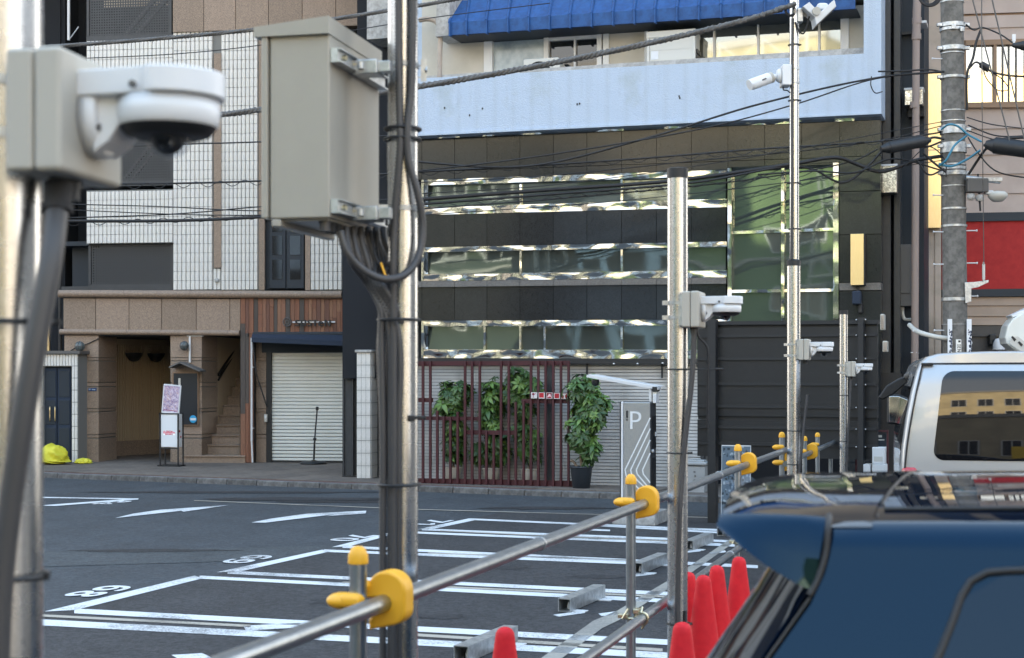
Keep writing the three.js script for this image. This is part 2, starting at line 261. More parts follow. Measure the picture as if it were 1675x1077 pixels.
struct('paint_patch', [mark([398, 1026], [492, 1021], [486, 1029], [402, 1034]), mark([280, 1074], [330, 1071], [350, 1080], [300, 1085]), mark([979, 1006], [1010, 1002], [1012, 1008], [984, 1010]), mark([905, 1008], [952, 1001], [957, 1005], [914, 1011]), mark([1026, 943], [1064, 938], [1066, 942], [1031, 946]), mark([1124, 903], [1148, 900], [1146, 903.5], [1124, 906]), mark([1160, 906], [1186, 902], [1188, 905], [1165, 908])], M.paint);
{ const blot = (x, y, rx, ry, seed) => { const r = mulberry(seed), c0 = G(x, y), pts = []; for (let i = 0; i < 26; i++) { const t = i / 26 * 6.283, k = 0.7 + 0.5 * r(); pts.push(V(c0.x + Math.cos(t) * rx * k, 0, c0.z + Math.sin(t) * ry * k)); } return pts; };
  const stain = M.lot.clone(); stain.color.setRGB(0.66, 0.66, 0.68); const pale = M.road.clone(); pale.color.setRGB(1.22, 1.18, 1.1);
  struct('oil_stain', [[480, 817, 1.5, 0.3, 1], [380, 806, 2.2, 0.22, 2], [560, 822, 0.9, 0.2, 3], [250, 902, 0.8, 0.14, 4], [900, 832, 1.0, 0.2, 5], [560, 985, 0.28, 0.2, 6], [820, 930, 0.3, 0.16, 7], [720, 1010, 0.2, 0.14, 8], [980, 945, 0.25, 0.13, 9]].map((q) => flat(blot(...q), 0.0062)), stain);
  struct('asphalt_patch', [mark([-40, 905], [330, 898], [620, 892], [622, 908], [320, 921], [-40, 931]).translate(0, -0.0045, 0)], pale); }
// bay numbers, read from the lane
const numTurn = Math.atan2(-bayDir.z, bayDir.x);
function numberAt(text, x, y, w, h) {
  const c = G(x, y), g = new TextGeometry(text, { font: fontB, size: 1, depth: 0.002, curveSegments: 6 }); g.computeBoundingBox();
  const b = g.boundingBox; g.translate(-(b.max.x + b.min.x) / 2, -(b.max.y + b.min.y) / 2, 0).scale(w / (b.max.x - b.min.x), h / (b.max.y - b.min.y), 1);
  return g.rotateX(-Math.PI / 2).rotateY(numTurn + Math.PI).translate(c.x, 0.008, c.z);
}
for (const [t, x, y, w, h] of [['68', 163, 969, 0.66, 0.29], ['69', 405, 916.5, 0.66, 0.29], ['70', 576, 881.5, 0.66, 0.29], ['71', 707, 856, 0.66, 0.29], ['84', 183, 823.5, 0.66, 0.29]]) struct('bay_number', numberAt(t, x, y, w, h), M.paint);

// pavement and kerb in front of the buildings
const kA = G(71, 782), kDir = G(1009, 817).sub(kA).normalize(), kN = V(kDir.z, 0, -kDir.x), kTurn = Math.atan2(-kDir.z, kDir.x);   // kN points to the buildings
const K2 = (s, t) => kA.clone().addScaledVector(kDir, s).addScaledVector(kN, t);
{
  const pave = struct('pavement', flat([K2(-14, 0.02), K2(13.4, 0.02), K2(13.4, 12), K2(-14, 12)], 0, 0.072), M.slab[1]);
  const kerb = new THREE.Group(); kerb.name = 'kerb'; kerb.userData.kind = 'structure'; kerb.position.copy(K2(0, 0)); kerb.rotation.y = kTurn; scene.add(kerb);
  const shapes = [0, 1, 2].map((i) => rb(0.588, 0.135, 0.155, 0.014, 0, 0, 0, 2));
  const geos = shapes.map((g) => uvMetres(g));
  for (let i = 0; i < 32; i++) {
    const m = new THREE.Mesh(geos[i % 3], M.kerb[(rnd() * 3) | 0]); m.name = 'kerb_stone'; m.position.set(-6 + i * 0.6, 0.02 + rr(-0.004, 0.004), -0.078); m.castShadow = m.receiveShadow = true; kerb.add(m);
  }
  const band = struct('brick_edge', flat([K2(-14, 0.17), K2(9.3, 0.17), K2(9.3, 0.42), K2(-14, 0.42)], 0.0735, 0.004), M.redStrip);
  const slabs = new THREE.Group(); slabs.name = 'paving'; slabs.userData.kind = 'structure'; slabs.position.copy(K2(0, 0)); slabs.rotation.y = kTurn; scene.add(slabs);
  const sg = [0, 1, 2].map(() => uvMetres(rb(0.592, 0.03, 0.592, 0.004)));
  for (let i = 0; i < 24; i++) for (let j = 0; j < 12; j++) {
    const s = -3 + i * 0.6, t = 0.44 + j * 0.6, w = K2(s, t); if (w.z < -34 || (w.x > -2.2 && t > 1.1)) continue;
    const m = new THREE.Mesh(sg[(i + j) % 3], M.slab[(rnd() * 3) | 0]); m.name = 'paving_slab'; m.position.set(s, 0.0695 + rr(-0.001, 0.001), -t - 0.3); m.receiveShadow = true; slabs.add(m);
  }
}

// ---------------------------------------------------------------- the tiled building on the left
const L = new Face(200, 30.36, 8), TH = L.thing('tiled_building', 'white ribbed-tile building with brown granite ground floor and stairs', 'building');
const LS = (y, x) => y + (x - 300) * (0.004 + (y - 480) * 5e-5);      // rows of this facade in the picture
function tileField(face, root, rects, mt, pitch, name = 'ribbed_tile') {
  const list = [];
  for (const [x0, y0, x1, y1, w] of rects) {
    const [u0, v1] = face.loc(x0, y0, w), [u1, v0] = face.loc(x1, y1, w), nx = Math.max(1, Math.round((u1 - u0) / pitch[0])), ny = Math.max(1, Math.round((v1 - v0) / pitch[1])), a = (u1 - u0) / nx, b = (v1 - v0) / ny;
    for (let i = 0; i < nx; i++) for (let j = 0; j < ny; j++) list.push([u0 + a * (i + 0.5), v0 + b * (j + 0.5), w, a, b]);
  }
  const g = uvMetres(poly([[-0.485, 0], [-0.36, 1], [0.36, 1], [0.485, 0]].map(([x, y]) => [x, y * 0.42]), 0.955).rotateX(Math.PI / 2).translate(0, 0.4775, 0));   // a rib: trapezoid in plan
  const im = new THREE.InstancedMesh(g, mt, list.length); im.name = name; im.castShadow = im.receiveShadow = true; stuff(im);
  const m4 = new THREE.Matrix4(), c = new THREE.Color();
  list.forEach(([u, v, w, a, b], i) => { m4.makeScale(a, b, a).setPosition(u, v, w); im.setMatrixAt(i, m4); const k = rr(0.975, 1.02); im.setColorAt(i, c.setRGB(k, k, k * rr(0.985, 1.01))); });
  root.add(im); return im;
}
{
  // masses
  part('wall', [L.box(283, -120, 433, 480, -0.5, -0.03), L.box(433, -120, 562, 358, -0.5, -0.03), L.box(507, 350, 562, 480, -0.5, -0.03), L.box(141, 66, 284, 205, -0.25, -0.03), L.box(141, 312, 284, 398, -0.25, -0.03)], M.grout, TH);
  part('upper_storeys', [L.box(-300, -2100, 450, -118, -9, -0.1), L.box(450, -1540, 562, -118, -8.9, -0.102)], M.tileBeige, TH);
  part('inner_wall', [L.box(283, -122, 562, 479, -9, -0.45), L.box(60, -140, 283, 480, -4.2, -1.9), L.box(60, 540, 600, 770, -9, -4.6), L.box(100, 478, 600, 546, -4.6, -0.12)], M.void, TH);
  tileField(L, TH, [[283.5, 54, 348, 474, -0.02], [362, 54, 422, 474, -0.02], [434, 40, 560, 357, -0.02], [508, 357, 560, 474, -0.02], [349, 440, 361, 474, -0.02], [142, 68, 283, 204, 0.0], [142, 314, 283, 397, 0.0]], M.tile, [0.086, 0.178]);
  // granite bands
  const gp = (x0, x1, yt, yb, w0, w1, k) => part('granite_panel', L.q([[x0 + 0.5, LS(yt, x0)], [x1 - 0.5, LS(yt, x1)], [x1 - 0.5, LS(yb, x1)], [x0 + 0.5, LS(yb, x0)]], w0, w1), M.granite[k % 3], TH);
  [282, 333, 385, 439, 494, 549, 605].forEach((x, i, a) => { if (a[i + 1]) { gp(x, a[i + 1], -130, -62, -0.3, 0.06, i); gp(x, a[i + 1], -60, 52 - (x - 282) * 0.02, -0.3, 0.06, i + 1); } });
  [[103, 156], [156, 210.6], [210.6, 264], [264, 320.6], [320.6, 375.6], [375.6, 393]].forEach(([a, b], i) => gp(a, b, 489, 540, -0.12, 0.01, (i * 7 + 1)));
  // rounded string courses
  const course = (x0, x1, yc, r, w, step) => { for (let x = x0; x < x1 - 2; x += step) { const xe = Math.min(x1, x + step) - 0.4, a = V(...L.loc(x, LS(yc, x), w)), b = V(...L.loc(xe, LS(yc, xe), w)); part('moulding', rod(a, b, r, 14), M.granite[((x * 3) | 0) % 3], TH); } };
  course(96, 560, 481.5, 0.075, 0.05, 54); course(98, 392, 544.5, 0.055, 0.04, 55);
  gp(349, 361.5, 88, 438, -0.02, 0.05, 0); gp(422.5, 433, 54, 474, -0.02, 0.03, 1); gp(498.5, 507.5, 358, 474, -0.02, 0.03, 2);
  part('vent_cap', lathe([[0, 0.03], [0.03, 0.028], [0.045, 0.01], [0.05, 0]], 18).rotateX(Math.PI / 2).translate(...L.loc(354.5, 459, 0.03)), M.concrete, TH);
  // pilasters of banded blocks
  const rows = [[549, 585], [586, 590], [591.5, 626], [627, 632.5], [634, 668.5], [669.5, 674], [675, 711], [712, 716.5], [718, 757]];
  const pil = (x0, x1, depth) => rows.forEach(([a, b], i) => part('granite_block', L.box(x0 + 0.3, a, x1 - 0.3, b, -depth, i % 2 ? -0.005 : 0, 0.006), M.granite[(i + (x0 | 0)) % 3], TH));
  pil(104.5, 161, 0.92); pil(278, 330, 0.95);
  part('pilaster_core', [L.box(106, 549, 160, 757, -0.9, -0.03), L.box(279.5, 549, 329, 757, -0.93, -0.03)], M.grout, TH);
  // entrance passage: slanting ribbed wall, soffit
  const a = L.loc(176, 640, -2.0), b = L.loc(300, 640, -3.9), zl = 0.085, ribs = [];
  for (let i = 0; i <= 34; i++) { const t = i / 34; ribs.push(bx(0.07, 2.05, 0.04, a[0] + (b[0] - a[0]) * t, zl + 0.32 + 1.02, a[2] + (b[2] - a[2]) * t)); }
  stuff(part('ribbed_tile', ribs, M.tileBeige, TH));
  part('passage_wall', [quadPrism([[a[0], 2.75, a[2]], [b[0], 2.75, b[2]], [b[0], zl, b[2]], [a[0], zl, a[2]]], [[a[0], 2.75, a[2] - 0.3], [b[0], 2.75, b[2] - 0.3], [b[0], zl, b[2] - 0.3], [a[0], zl, a[2] - 0.3]])], M.tileBeige, TH);
  part('plinth', [quadPrism([[a[0], 0.40, a[2] + 0.06], [b[0], 0.40, b[2] + 0.06], [b[0], zl, b[2] + 0.06], [a[0], zl, a[2] + 0.06]], [[a[0], 0.40, a[2]], [b[0], 0.40, b[2]], [b[0], zl, b[2]], [a[0], zl, a[2]]])], M.granite[1], TH);
  part('soffit', L.box(104, 543, 393, 549, -4.6, -0.02), M.navyPlain, TH);
  // stairs behind the second pilaster, climbing away from the street
  const tops = [745, 727.5, 711.6, 695, 679.5, 663, 648, 633, 618, 603], lefts = [296, 331, 342, 350, 356, 357, 358, 358, 358, 358];
  const [, vg] = L.loc(300, 760, 0);
  tops.forEach((y, i) => {
    const w = 0.06 - i * 0.27 - (i ? 0.12 : 0), [u0, v] = L.loc(lefts[i], y, w), [u1] = L.loc(i ? 392 : 401, y, w), wb = i ? -4.4 : -1;
    part('stair', [rb(u1 - u0, 0.03, 0.30, 0.006, (u0 + u1) / 2, v - 0.015, w - 0.14), bx(u1 - u0 - 0.02, v - 0.03 - (i ? v - 0.32 : 0.05), 0.3, (u0 + u1) / 2, (v - 0.03 + (i ? v - 0.32 : 0.05)) / 2, w - 0.17)], M.granite[i % 3], TH);
  });
  const sw = []; { const [u0] = L.loc(352, 600, -1.0); for (let i = 0; i < 22; i++) sw.push(bx(0.04, 2.6, 0.075, u0 - 0.0, 1.7, -1.0 - i * 0.09)); }
  stuff(part('ribbed_tile', sw, M.tileBeige, TH));
  { const h0 = V(...L.loc(357, 614, -1.0)), h1 = V(...L.loc(390, 560, -2.6)); part('handrail', [rod(h0, h1, 0.03, 8), rod(h0.clone().setY(h0.y - 0.1), h1.clone().setY(h1.y - 0.1), 0.02, 8)], M.black, TH); }
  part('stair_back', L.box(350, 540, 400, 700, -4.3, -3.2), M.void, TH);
  part('return_wall', L.box(412, 549, 436, 757, -0.75, -0.26), M.granite[0], TH);
  rows.forEach(([y0, y1], i) => part('granite_block', L.box(412.5, y0, 435, y1, -0.26, i % 2 ? -0.235 : -0.23, 0.004), M.granite[(i + 1) % 3], TH));
  // timber cladding
  part('cladding_board', [L.box(393, 487, 562, 552, -0.1, 0.0), L.box(393, 545, 413, 758, -0.4, 0.0)], M.black, TH);
  let x = 393; while (x < 559) {
    const w = rr(5.5, 8), xe = Math.min(560, x + w), cut = rnd() < 0.45 ? rr(500, 535) : null, low = xe < 415 ? 757 : 551.5, ys = low > 600 ? [488, rr(520, 560), rr(600, 690), 757] : cut ? [488, cut, low] : [488, low];
    for (let k = 0; k + 1 < ys.length; k++) part('plank', L.box(x + 0.15, ys[k] + (k ? 0.3 : 0), xe - 0.15, ys[k + 1], -0.0, rr(0.012, 0.035), 0.003), M.wood[(rnd() * 5) | 0], TH);
    x = xe;
  }
  // roller shutter with its guides
  const sh = part('roller_shutter', L.box(443, 575, 561, 757, -0.42, -0.32), M.grout, TH);
  for (let k = 0; k < 31; k++) { const y0 = 577 + k * 5.74; const s = part('slat', L.box(443.2, y0 + 0.25, 561, y0 + 5.6, -0.32, -0.297, 0.011), M.shutterWhite, sh); }
  part('shutter_guide', [L.box(435, 572, 443.4, 758, -0.42, -0.24), L.box(443, 753.2, 561, 757, -0.32, -0.28)], M.black, TH);
  part('shutter_box', L.box(428, 549, 561, 577, -1.0, -0.22), M.navyPlain, TH);
  // french doors on the first floor
  const fd = part('french_door', [L.box(434, 359, 498, 473, -0.3, -0.08)], M.navyPlain, TH);
  for (const [p, q2] of [[440, 467], [469, 497]]) { const leaf = part('door_leaf', L.box(p, 362, q2, 472, -0.08, -0.045, 0.01), M.navyPlain, fd);
    for (const [c, d] of [[367, 379], [386, 417], [425, 457]]) part('pane', L.box(p + 5, c, q2 - 6, d, -0.06, -0.035), M.darkGlass, fd); }
  part('handle', [L.box(479, 374, 487, 376, -0.05, 0.0, 0.008), L.box(477, 372, 480, 379, -0.05, -0.02)], M.zinc, fd);
  // balconies with perforated steel screens
  const screen = (x0, y0, x1, y1, w) => {
    const [u0, v1] = L.loc(x0, y0, w), [u1, v0] = L.loc(x1, y1, w), bars = [], nx = Math.round((u1 - u0) / 0.052), ny = Math.round((v1 - v0) / 0.052);
    for (let i = 0; i <= nx; i++) bars.push(bx(0.026, v1 - v0, 0.004, u0 + (u1 - u0) * i / nx, (v0 + v1) / 2, w)); for (let j = 0; j <= ny; j++) bars.push(bx(u1 - u0, 0.026, 0.005, (u0 + u1) / 2, v0 + (v1 - v0) * j / ny, w));
    const p = stuff(part('mesh_screen', bars, M.darkSteel, TH));
    part('screen_frame', [bx(u1 - u0 + 0.06, 0.05, 0.05, (u0 + u1) / 2, v1, w), bx(u1 - u0 + 0.06, 0.05, 0.05, (u0 + u1) / 2, v0, w), bx(0.05, v1 - v0, 0.05, u0, (v0 + v1) / 2, w), bx(0.05, v1 - v0, 0.05, u1, (v0 + v1) / 2, w)], M.darkSteel, TH);
  };
  screen(144, -50, 279, 57, -0.1); screen(144, 205, 282, 296, -0.12); screen(147, 398, 282, 466, -0.12);
  for (const q of [[141, 60, 283, 66, 0.02], [141, 298, 283, 303, -0.05], [100, 469, 284, 476, -0.05]]) part('balcony_edge', L.box(...q.slice(0, 4), -1.8, q[4]), M.darkSteel, TH);
  const diag = (x0, y0, x1, y1, w, r) => rod(V(...L.loc(x0, y0, w)), V(...L.loc(x1, y1, w)), r, 6);
  for (const q of [[205, 58, 262, -12, -0.8, 0.05], [222, 58, 280, -10, -0.8, 0.05], [204, 292, 250, 232, -0.8, 0.04], [214, 296, 262, 236, -0.8, 0.03]]) part('stair_stringer', diag(...q), M.cableGrey, TH);
  part('soffit_light', L.box(170, -20, 275, 8, -1.2, -1.1), M.tileBeige, TH);
}
// things on and in front of the tiled building
{
  const ball = (x, y, w, r, label) => {
    const t = L.at(x, y, w, 'globe_wall_lamp', label, 'wall lamp', undefined);
    part('glass_globe', new THREE.SphereGeometry(r, 20, 14), M.greyGlobe ??= mat([0.10, 0.12, 0.12], 0.2), t);
    const c = []; for (let k = 0; k < 4; k++) c.push(new THREE.TorusGeometry(r * 1.04, r * 0.07, 6, 24).rotateY(k * Math.PI / 4)); c.push(new THREE.TorusGeometry(r * 1.04, r * 0.07, 6, 24).rotateX(Math.PI / 2));
    part('cage', c, M.cableGrey, t); part('bracket', [cyl(r * 0.55, 0.04, 0, 0, 0, 16).rotateX(Math.PI / 2).translate(0, 0, -w + 0.02), cyl(0.02, w, 0, 0, 0, 8).rotateX(Math.PI / 2).translate(0, 0, -w / 2)], M.cableGrey, t);
    return t;
  };
  const b1 = ball(130, 567, 0.14, 0.095, 'caged globe lamp with a cable on the leftmost granite pilaster'); ball(301, 566, 0.14, 0.085, 'caged globe lamp beside the white pipe above the notice board');
  part('lead', tube([V(-0.30, -0.12, -0.12), V(-0.15, -0.03, -0.12), V(0.1, 0.05, -0.12), V(0.35, 0.16, -0.12)], 0.01, 20, 6), M.cable, b1);
  for (const [x, y, s] of [[219, 582, 'leftmost'], [255, 583, 'rightmost']]) {
    const t = L.at(x, y, s === 'leftmost' ? -2.42 : -2.95, 'passage_lamp', 'black half-bowl lamp, ' + s + ' of the pair in the entrance passage', 'wall lamp');
    part('shade', lathe([[0.03, -0.13], [0.10, -0.10], [0.17, 0.0], [0.19, 0.06], [0.17, 0.06], [0.08, -0.08], [0.0, -0.10]], 20), M.black, t); part('mount', bx(0.08, 0.14, 0.2, 0, -0.02, -0.1), M.black, t);
  }
  const sg = canvasMat(128, 48, (c, w, h) => { c.fillStyle = '#123a6b'; c.fillRect(0, 0, w, h); c.fillStyle = '#dfe8ef'; c.font = 'bold 30px sans-serif'; c.fillText('10-4', 50, 35); c.fillRect(8, 12, 9, 24); c.fillRect(22, 10, 12, 5); c.fillRect(22, 22, 12, 5); c.fillRect(26, 10, 4, 28); });
  const pl = L.at(151, 637.5, 0.002, 'address_plate', 'small blue address plate on the leftmost granite pilaster', 'address plate'); part('plate', bx(0.17, 0.062, 0.006, 0, 0, 0.004), M.navy, pl); part('print', plate(0.166, 0.058, 0, 0, 0.0085), sg, pl);
  // notice board with a little gable roof
  const nb = L.thing('notice_board', 'dark glazed notice board under a small gable roof on the second pilaster', 'notice board');
  part('frame', L.box(281.5, 609, 324.5, 697, 0.0, 0.05, 0.008), M.brownFrame, nb); part('glass', L.box(283.5, 611, 322.5, 695, 0.03, 0.056), M.boardGlass, nb);
  part('sticker', lathe([[0, 0.004], [0.072, 0.004], [0.074, 0]], 32).rotateX(Math.PI / 2).translate(...L.loc(315.5, 686, 0.057)), canvasMat(64, 64, (c) => { c.fillStyle = '#2f9fd0'; c.fillRect(0, 0, 64, 64); }), nb);
  part('sticker_mark', L.box(311, 684.5, 320, 688, 0.06, 0.064, 0.01), M.white, nb);
  const ra = L.loc(277.5, 600, 0.3), rm = L.loc(295, 592, 0.3), rc = L.loc(328, 606, 0.3);
  for (const [p, q2] of [[ra, rm], [rm, rc]]) part('roof_slope', quadPrism([[p[0], p[1], 0.36], [q2[0], q2[1], 0.36], [q2[0], q2[1] - 0.03, 0.36], [p[0], p[1] - 0.03, 0.36]], [[p[0], p[1], 0.0], [q2[0], q2[1], 0.0], [q2[0], q2[1] - 0.03, 0.0], [p[0], p[1] - 0.03, 0.0]]), M.cableGrey, nb);
  part('hook', [L.box(291, 619, 295, 631, 0.056, 0.075, 0.01)], M.acWhite, nb);
  const wp = L.thing('drain_pipe', 'thin white pipe running down the second pilaster to the notice board', 'pipe'); part('pipe', [L.box(308, 549, 311.5, 594, 0.002, 0.04, 0.015), L.box(305, 549, 332, 550.5, 0.002, 0.03)], M.white, wp);
  // menu light box on legs with a leaning poster frame
  const d0 = L.world(280, 758, 1.3), mb = thing('menu_stand', 'black-framed stand carrying a white menu light box in the passage entrance', 'menu stand', d0.setY(0.085), -L.a - 0.12);
  for (const [x, z] of [[-0.18, 0.1], [0.19, 0.1], [-0.18, -0.1], [0.19, -0.1]]) part('leg', bx(0.022, 1.0, 0.022, x, 0.5, z), M.black, mb);
  part('foot', [bx(0.46, 0.03, 0.04, 0, 0.015, 0.1), bx(0.46, 0.03, 0.04, 0, 0.015, -0.1), bx(0.03, 0.03, 0.3, -0.18, 0.016, 0), bx(0.03, 0.03, 0.3, 0.19, 0.016, 0), bx(0.4, 0.02, 0.02, 0, 0.99, 0.1), bx(0.4, 0.02, 0.02, 0, 0.34, 0.1)], M.black, mb);
  const lb = part('light_box', rb(0.345, 0.62, 0.19, 0.01, 0.004, 0.67, 0), M.white, mb);
  part('sign_print', plate(0.33, 0.6, 0.004, 0.67, 0.0975), canvasMat(192, 350, (c, w, h) => { c.fillStyle = '#dfe3e6'; c.fillRect(0, 0, w, h); c.strokeStyle = '#d64f63'; c.fillStyle = '#e9a3ab'; c.lineWidth = 4; for (let i = 0; i < 6; i++) { c.beginPath(); c.arc(38 + i * 23, 192 + (i % 2) * 10, 13, 0, 7); c.stroke(); c.fill(); } c.fillStyle = '#c7344b'; c.font = 'bold italic 34px sans-serif'; c.fillText('Stile', 56, 196); c.fillRect(46, 214, 96, 5); c.fillStyle = '#fff'; c.fillRect(24, 205, 24, 18); c.fillRect(140, 205, 24, 18); }), mb);
  part('side_mark', [cyl(0.022, 0.006, 0, 0, 0, 16).rotateZ(Math.PI / 2).translate(0.180, 0.66, 0.02), cyl(0.02, 0.006, 0, 0, 0, 16).rotateZ(Math.PI / 2).translate(0.180, 0.55, -0.03)], M.tailRed, mb);
  const fr = thing('poster_frame', 'silver snap frame with a purple print leaning on top of the light box', 'poster frame', d0.clone().setY(1.075), -L.a - 0.12); 
  const fg = new THREE.Group(); const silver = part('frame', [rb(0.37, 0.55, 0.025, 0.01, 0, 0.27, 0)], M.whiteMetal, fr); const pr = part('print', plate(0.315, 0.49, 0, 0.275, 0.0145), canvasMat(128, 192, (c, w, h) => { const r = mulberry(3); c.fillStyle = '#b9a8bf'; c.fillRect(0, 0, w, h); for (let i = 0; i < 260; i++) { c.fillStyle = ['#d9cbd8', '#8f7a9c', '#c9a29b', '#e6dfe6', '#75688a'][(r() * 5) | 0]; c.globalAlpha = 0.5; c.save(); c.translate(r() * w, r() * h); c.rotate(r() * 3); c.fillRect(-12, -3, 8 + r() * 26, 3 + r() * 7); c.restore(); } c.globalAlpha = 1; c.fillStyle = '#a2626c'; c.fillRect(8, h - 14, w - 16, 5); }, 0.15), fr);
  fr.rotation.z = -0.09; fr.position.x += -0.02;
  // wood wall sign: emblem, bar and letters
  const ws = L.thing('shop_sign', 'dark cut-out shop lettering with round emblem and white bar on timber', 'sign');
  const e = L.loc(469.5, 527, 0.06); const em = [new THREE.TorusGeometry(0.083, 0.009, 8, 30)]; for (let k = 0; k < 8; k++) em.push(bx(0.012, 0.05, 0.012, 0, 0.05, 0).rotateZ(k * Math.PI / 4)); em.push(new THREE.TorusGeometry(0.03, 0.008, 6, 18)); em.forEach((g) => g.translate(...e));
  part('emblem', em, M.cableGrey, ws); part('bar', L.box(478, 526, 548, 528, 0.04, 0.05), M.white, ws);
  const tx = new TextGeometry('SUSTeN', { font: fontB, size: 0.12, depth: 0.02, curveSegments: 4 }); tx.computeBoundingBox(); const tb = tx.boundingBox, wx = L.loc(482, 530, 0.05), wx2 = L.loc(540, 530, 0.05);
  part('lettering', tx.scale((wx2[0] - wx[0]) / (tb.max.x - tb.min.x), 1, 1).translate(wx[0], wx[1] - 0.045, 0.052), M.black, ws); part('sign_pins', [L.box(484, 525, 486, 529, 0.0, 0.05), L.box(540, 525, 542, 529, 0.0, 0.05)], M.black, ws);
  // awning
  const aw = L.thing('awning', 'dark navy fabric awning rolled out above the white roller shutter', 'awning');
  const p = (x, y, w) => L.loc(x, y, w);
  part('canopy', quadPrism([p(411, 553, 0.5), p(562, 558, 0.5), p(562, 562, 0.5), p(411, 557, 0.5)], [p(413, 545, 0.03), p(562, 546, 0.03), p(562, 551, 0.03), p(413, 550, 0.03)]), M.navy, aw);
  part('valance', L.q([[411, 552], [562, 558], [562, 566], [411, 560]], 0.49, 0.51), M.navy, aw); part('cassette', L.box(412, 543.5, 562, 549, 0.03, 0.14, 0.02), M.navyPlain, aw);
  part('arm', rod(V(...p(413, 556, 0.47)), V(...p(419, 612, 0.25)), 0.014, 8), M.darkSteel, aw); part('arm', rod(V(...p(419, 612, 0.25)), V(...p(436, 665, -0.22)), 0.012, 8), M.darkSteel, aw); part('arm_bracket', rod(V(...p(404.5, 545, 0.06)), V(...p(404.5, 550, 0.06)), 0.02, 8), M.darkSteel, aw);
  const rp = L.thing('rain_pipe', 'thin white pipe on the timber pillar beside the shutter', 'pipe'); part('pipe', [rod(V(...p(411.5, 553, 0.06)), V(...p(411.5, 722, 0.06)), 0.022, 8), rod(V(...p(411.5, 722, 0.06)), V(...p(413, 757, 0.06)), 0.018, 8), rod(V(...p(411.5, 553, 0.06)), V(...p(419, 553.5, 0.06)), 0.02, 8)], M.white, rp); part('clip', [L.box(410, 600, 414, 602, 0, 0.07), L.box(410, 700, 414, 702, 0, 0.07)], M.whiteMetal, rp);
  const sb = L.thing('switch_box', 'small white box beside the shutter guide', 'switch box'); part('cover', L.box(431.5, 678, 436.5, 691, -0.24, -0.17, 0.012), M.acWhite, sb); part('lid', L.box(432.3, 680, 435.7, 685, -0.18, -0.162, 0.004), M.white, sb);
  // parasol-base stand in front of the shutter
  const st = thing('pole_stand', 'black pole on a round weighted base before the white shutter', 'pole stand', L.world(513, 761, 0.2).setY(0.085), 0);
  part('base', lathe([[0, 0.075], [0.05, 0.075], [0.07, 0.055], [0.22, 0.05], [0.255, 0.03], [0.26, 0], [0, 0]], 32), M.black, st); part('pole', [rod(V(0.0, 0.06, 0), V(0.02, 0.5, 0), 0.019, 10), rod(V(0.02, 0.5, 0), V(0.066, 1.06, 0), 0.014, 10)], M.black, st);
  part('collar', [cyl(0.03, 0.05, 0.02, 0.48, 0, 14), rb(0.07, 0.03, 0.03, 0.01, 0.02, 0.48, 0), rb(0.055, 0.07, 0.05, 0.012, 0.066, 1.07, 0)], M.black, st);
  // annexe with black double door, left
  const A = new Face(100, 30.1, 8), an = A.thing('tiled_annexe', 'low tiled annexe with black double doors left of the granite pilaster', 'annexe');
  part('wall', [A.box(-40, 579, 70, 768, -1.5, 0.0), A.box(117, 579, 127.5, 757, -1.5, 0.0), A.box(70, 579, 117, 600, -1.5, 0.0), A.box(70, 600, 117, 757, -1.5, -0.3)], M.grout, an);
  tileField(A, an, [[30, 580, 127, 599, 0.002], [117.5, 599, 127, 757, 0.002], [30, 599, 69.5, 757, 0.002]], M.tile, [0.06, 0.24]); part('roof', A.box(-40, 574.5, 129.5, 579, -1.6, 0.08), M.cableGrey, an);
  const dr = part('door', [A.box(70, 600, 117, 757, -0.3, -0.1)], M.navyPlain, an); for (const [q0, q1] of [[71, 92], [93.5, 115]]) part('door_leaf', A.box(q0, 602, q1, 756, -0.1, -0.06, 0.01), M.navy, dr);
  for (const [q0, q1] of [[73, 90], [95.5, 113]]) for (const [y0, y1] of [[607, 650], [655, 695], [700, 750]]) part('door_panel', A.box(q0, y0, q1, y1, -0.07, -0.05, 0.012), M.navyPlain, dr);
  for (const x of [81, 89.5]) part('handle', tube([V(...A.loc(x, 666, -0.06)), V(...A.loc(x, 667, -0.01)), V(...A.loc(x, 678, 0.0)), V(...A.loc(x, 688, -0.01)), V(...A.loc(x, 689, -0.06))], 0.012, 16, 8), M.brass, dr);
  // yellow crow nets
  const net = (x, y, w, sx, sy, sz, label) => { const g = new THREE.IcosahedronGeometry(1, 14), q2 = g.attributes.position, r = mulberry(sx * 1000 | 0); const k = [...Array(9)].map(() => [r() * 7, r() * 7, r() * 7, r() * 6]); for (let i = 0; i < q2.count; i++) { const a = V().fromBufferAttribute(q2, i); let s = 1; k.forEach(([x1, y1, z1, p1], j) => { s += 0.055 * Math.abs(Math.sin(a.x * x1 + a.y * y1 + a.z * z1 + p1)) * (j % 2 ? 1 : -1.3); }); s += 0.03 * Math.sin(a.x * 19 + a.z * 13) * Math.sin(a.y * 17 + 2) + 0.02 * Math.sin(a.x * 41 + a.y * 33); a.multiplyScalar(s); if (a.y < 0) { const f2 = 1 + 0.35 * -a.y; a.x *= f2; a.z *= f2; a.y *= 0.25; } q2.setXYZ(i, a.x * sx, a.y * sy, a.z * sz); } const g2 = mergeVertices(g.deleteAttribute('normal') && g.deleteAttribute('uv') ? g : g); g2.computeVertexNormals(); const o = A.world(x, y, w); const m = solo('crow_net', g2.translate(0, sy * 0.25, 0), M.netYellow, label, 'net'); m.position.set(o.x, 0.085, o.z); return m; };
  net(84, 764, 0.55, 0.36, 0.32, 0.3, 'larger heap of bright yellow netting before the black double doors'); net(136, 754, 0.25, 0.17, 0.09, 0.14, 'smaller heap of yellow netting at the foot of the pilaster');
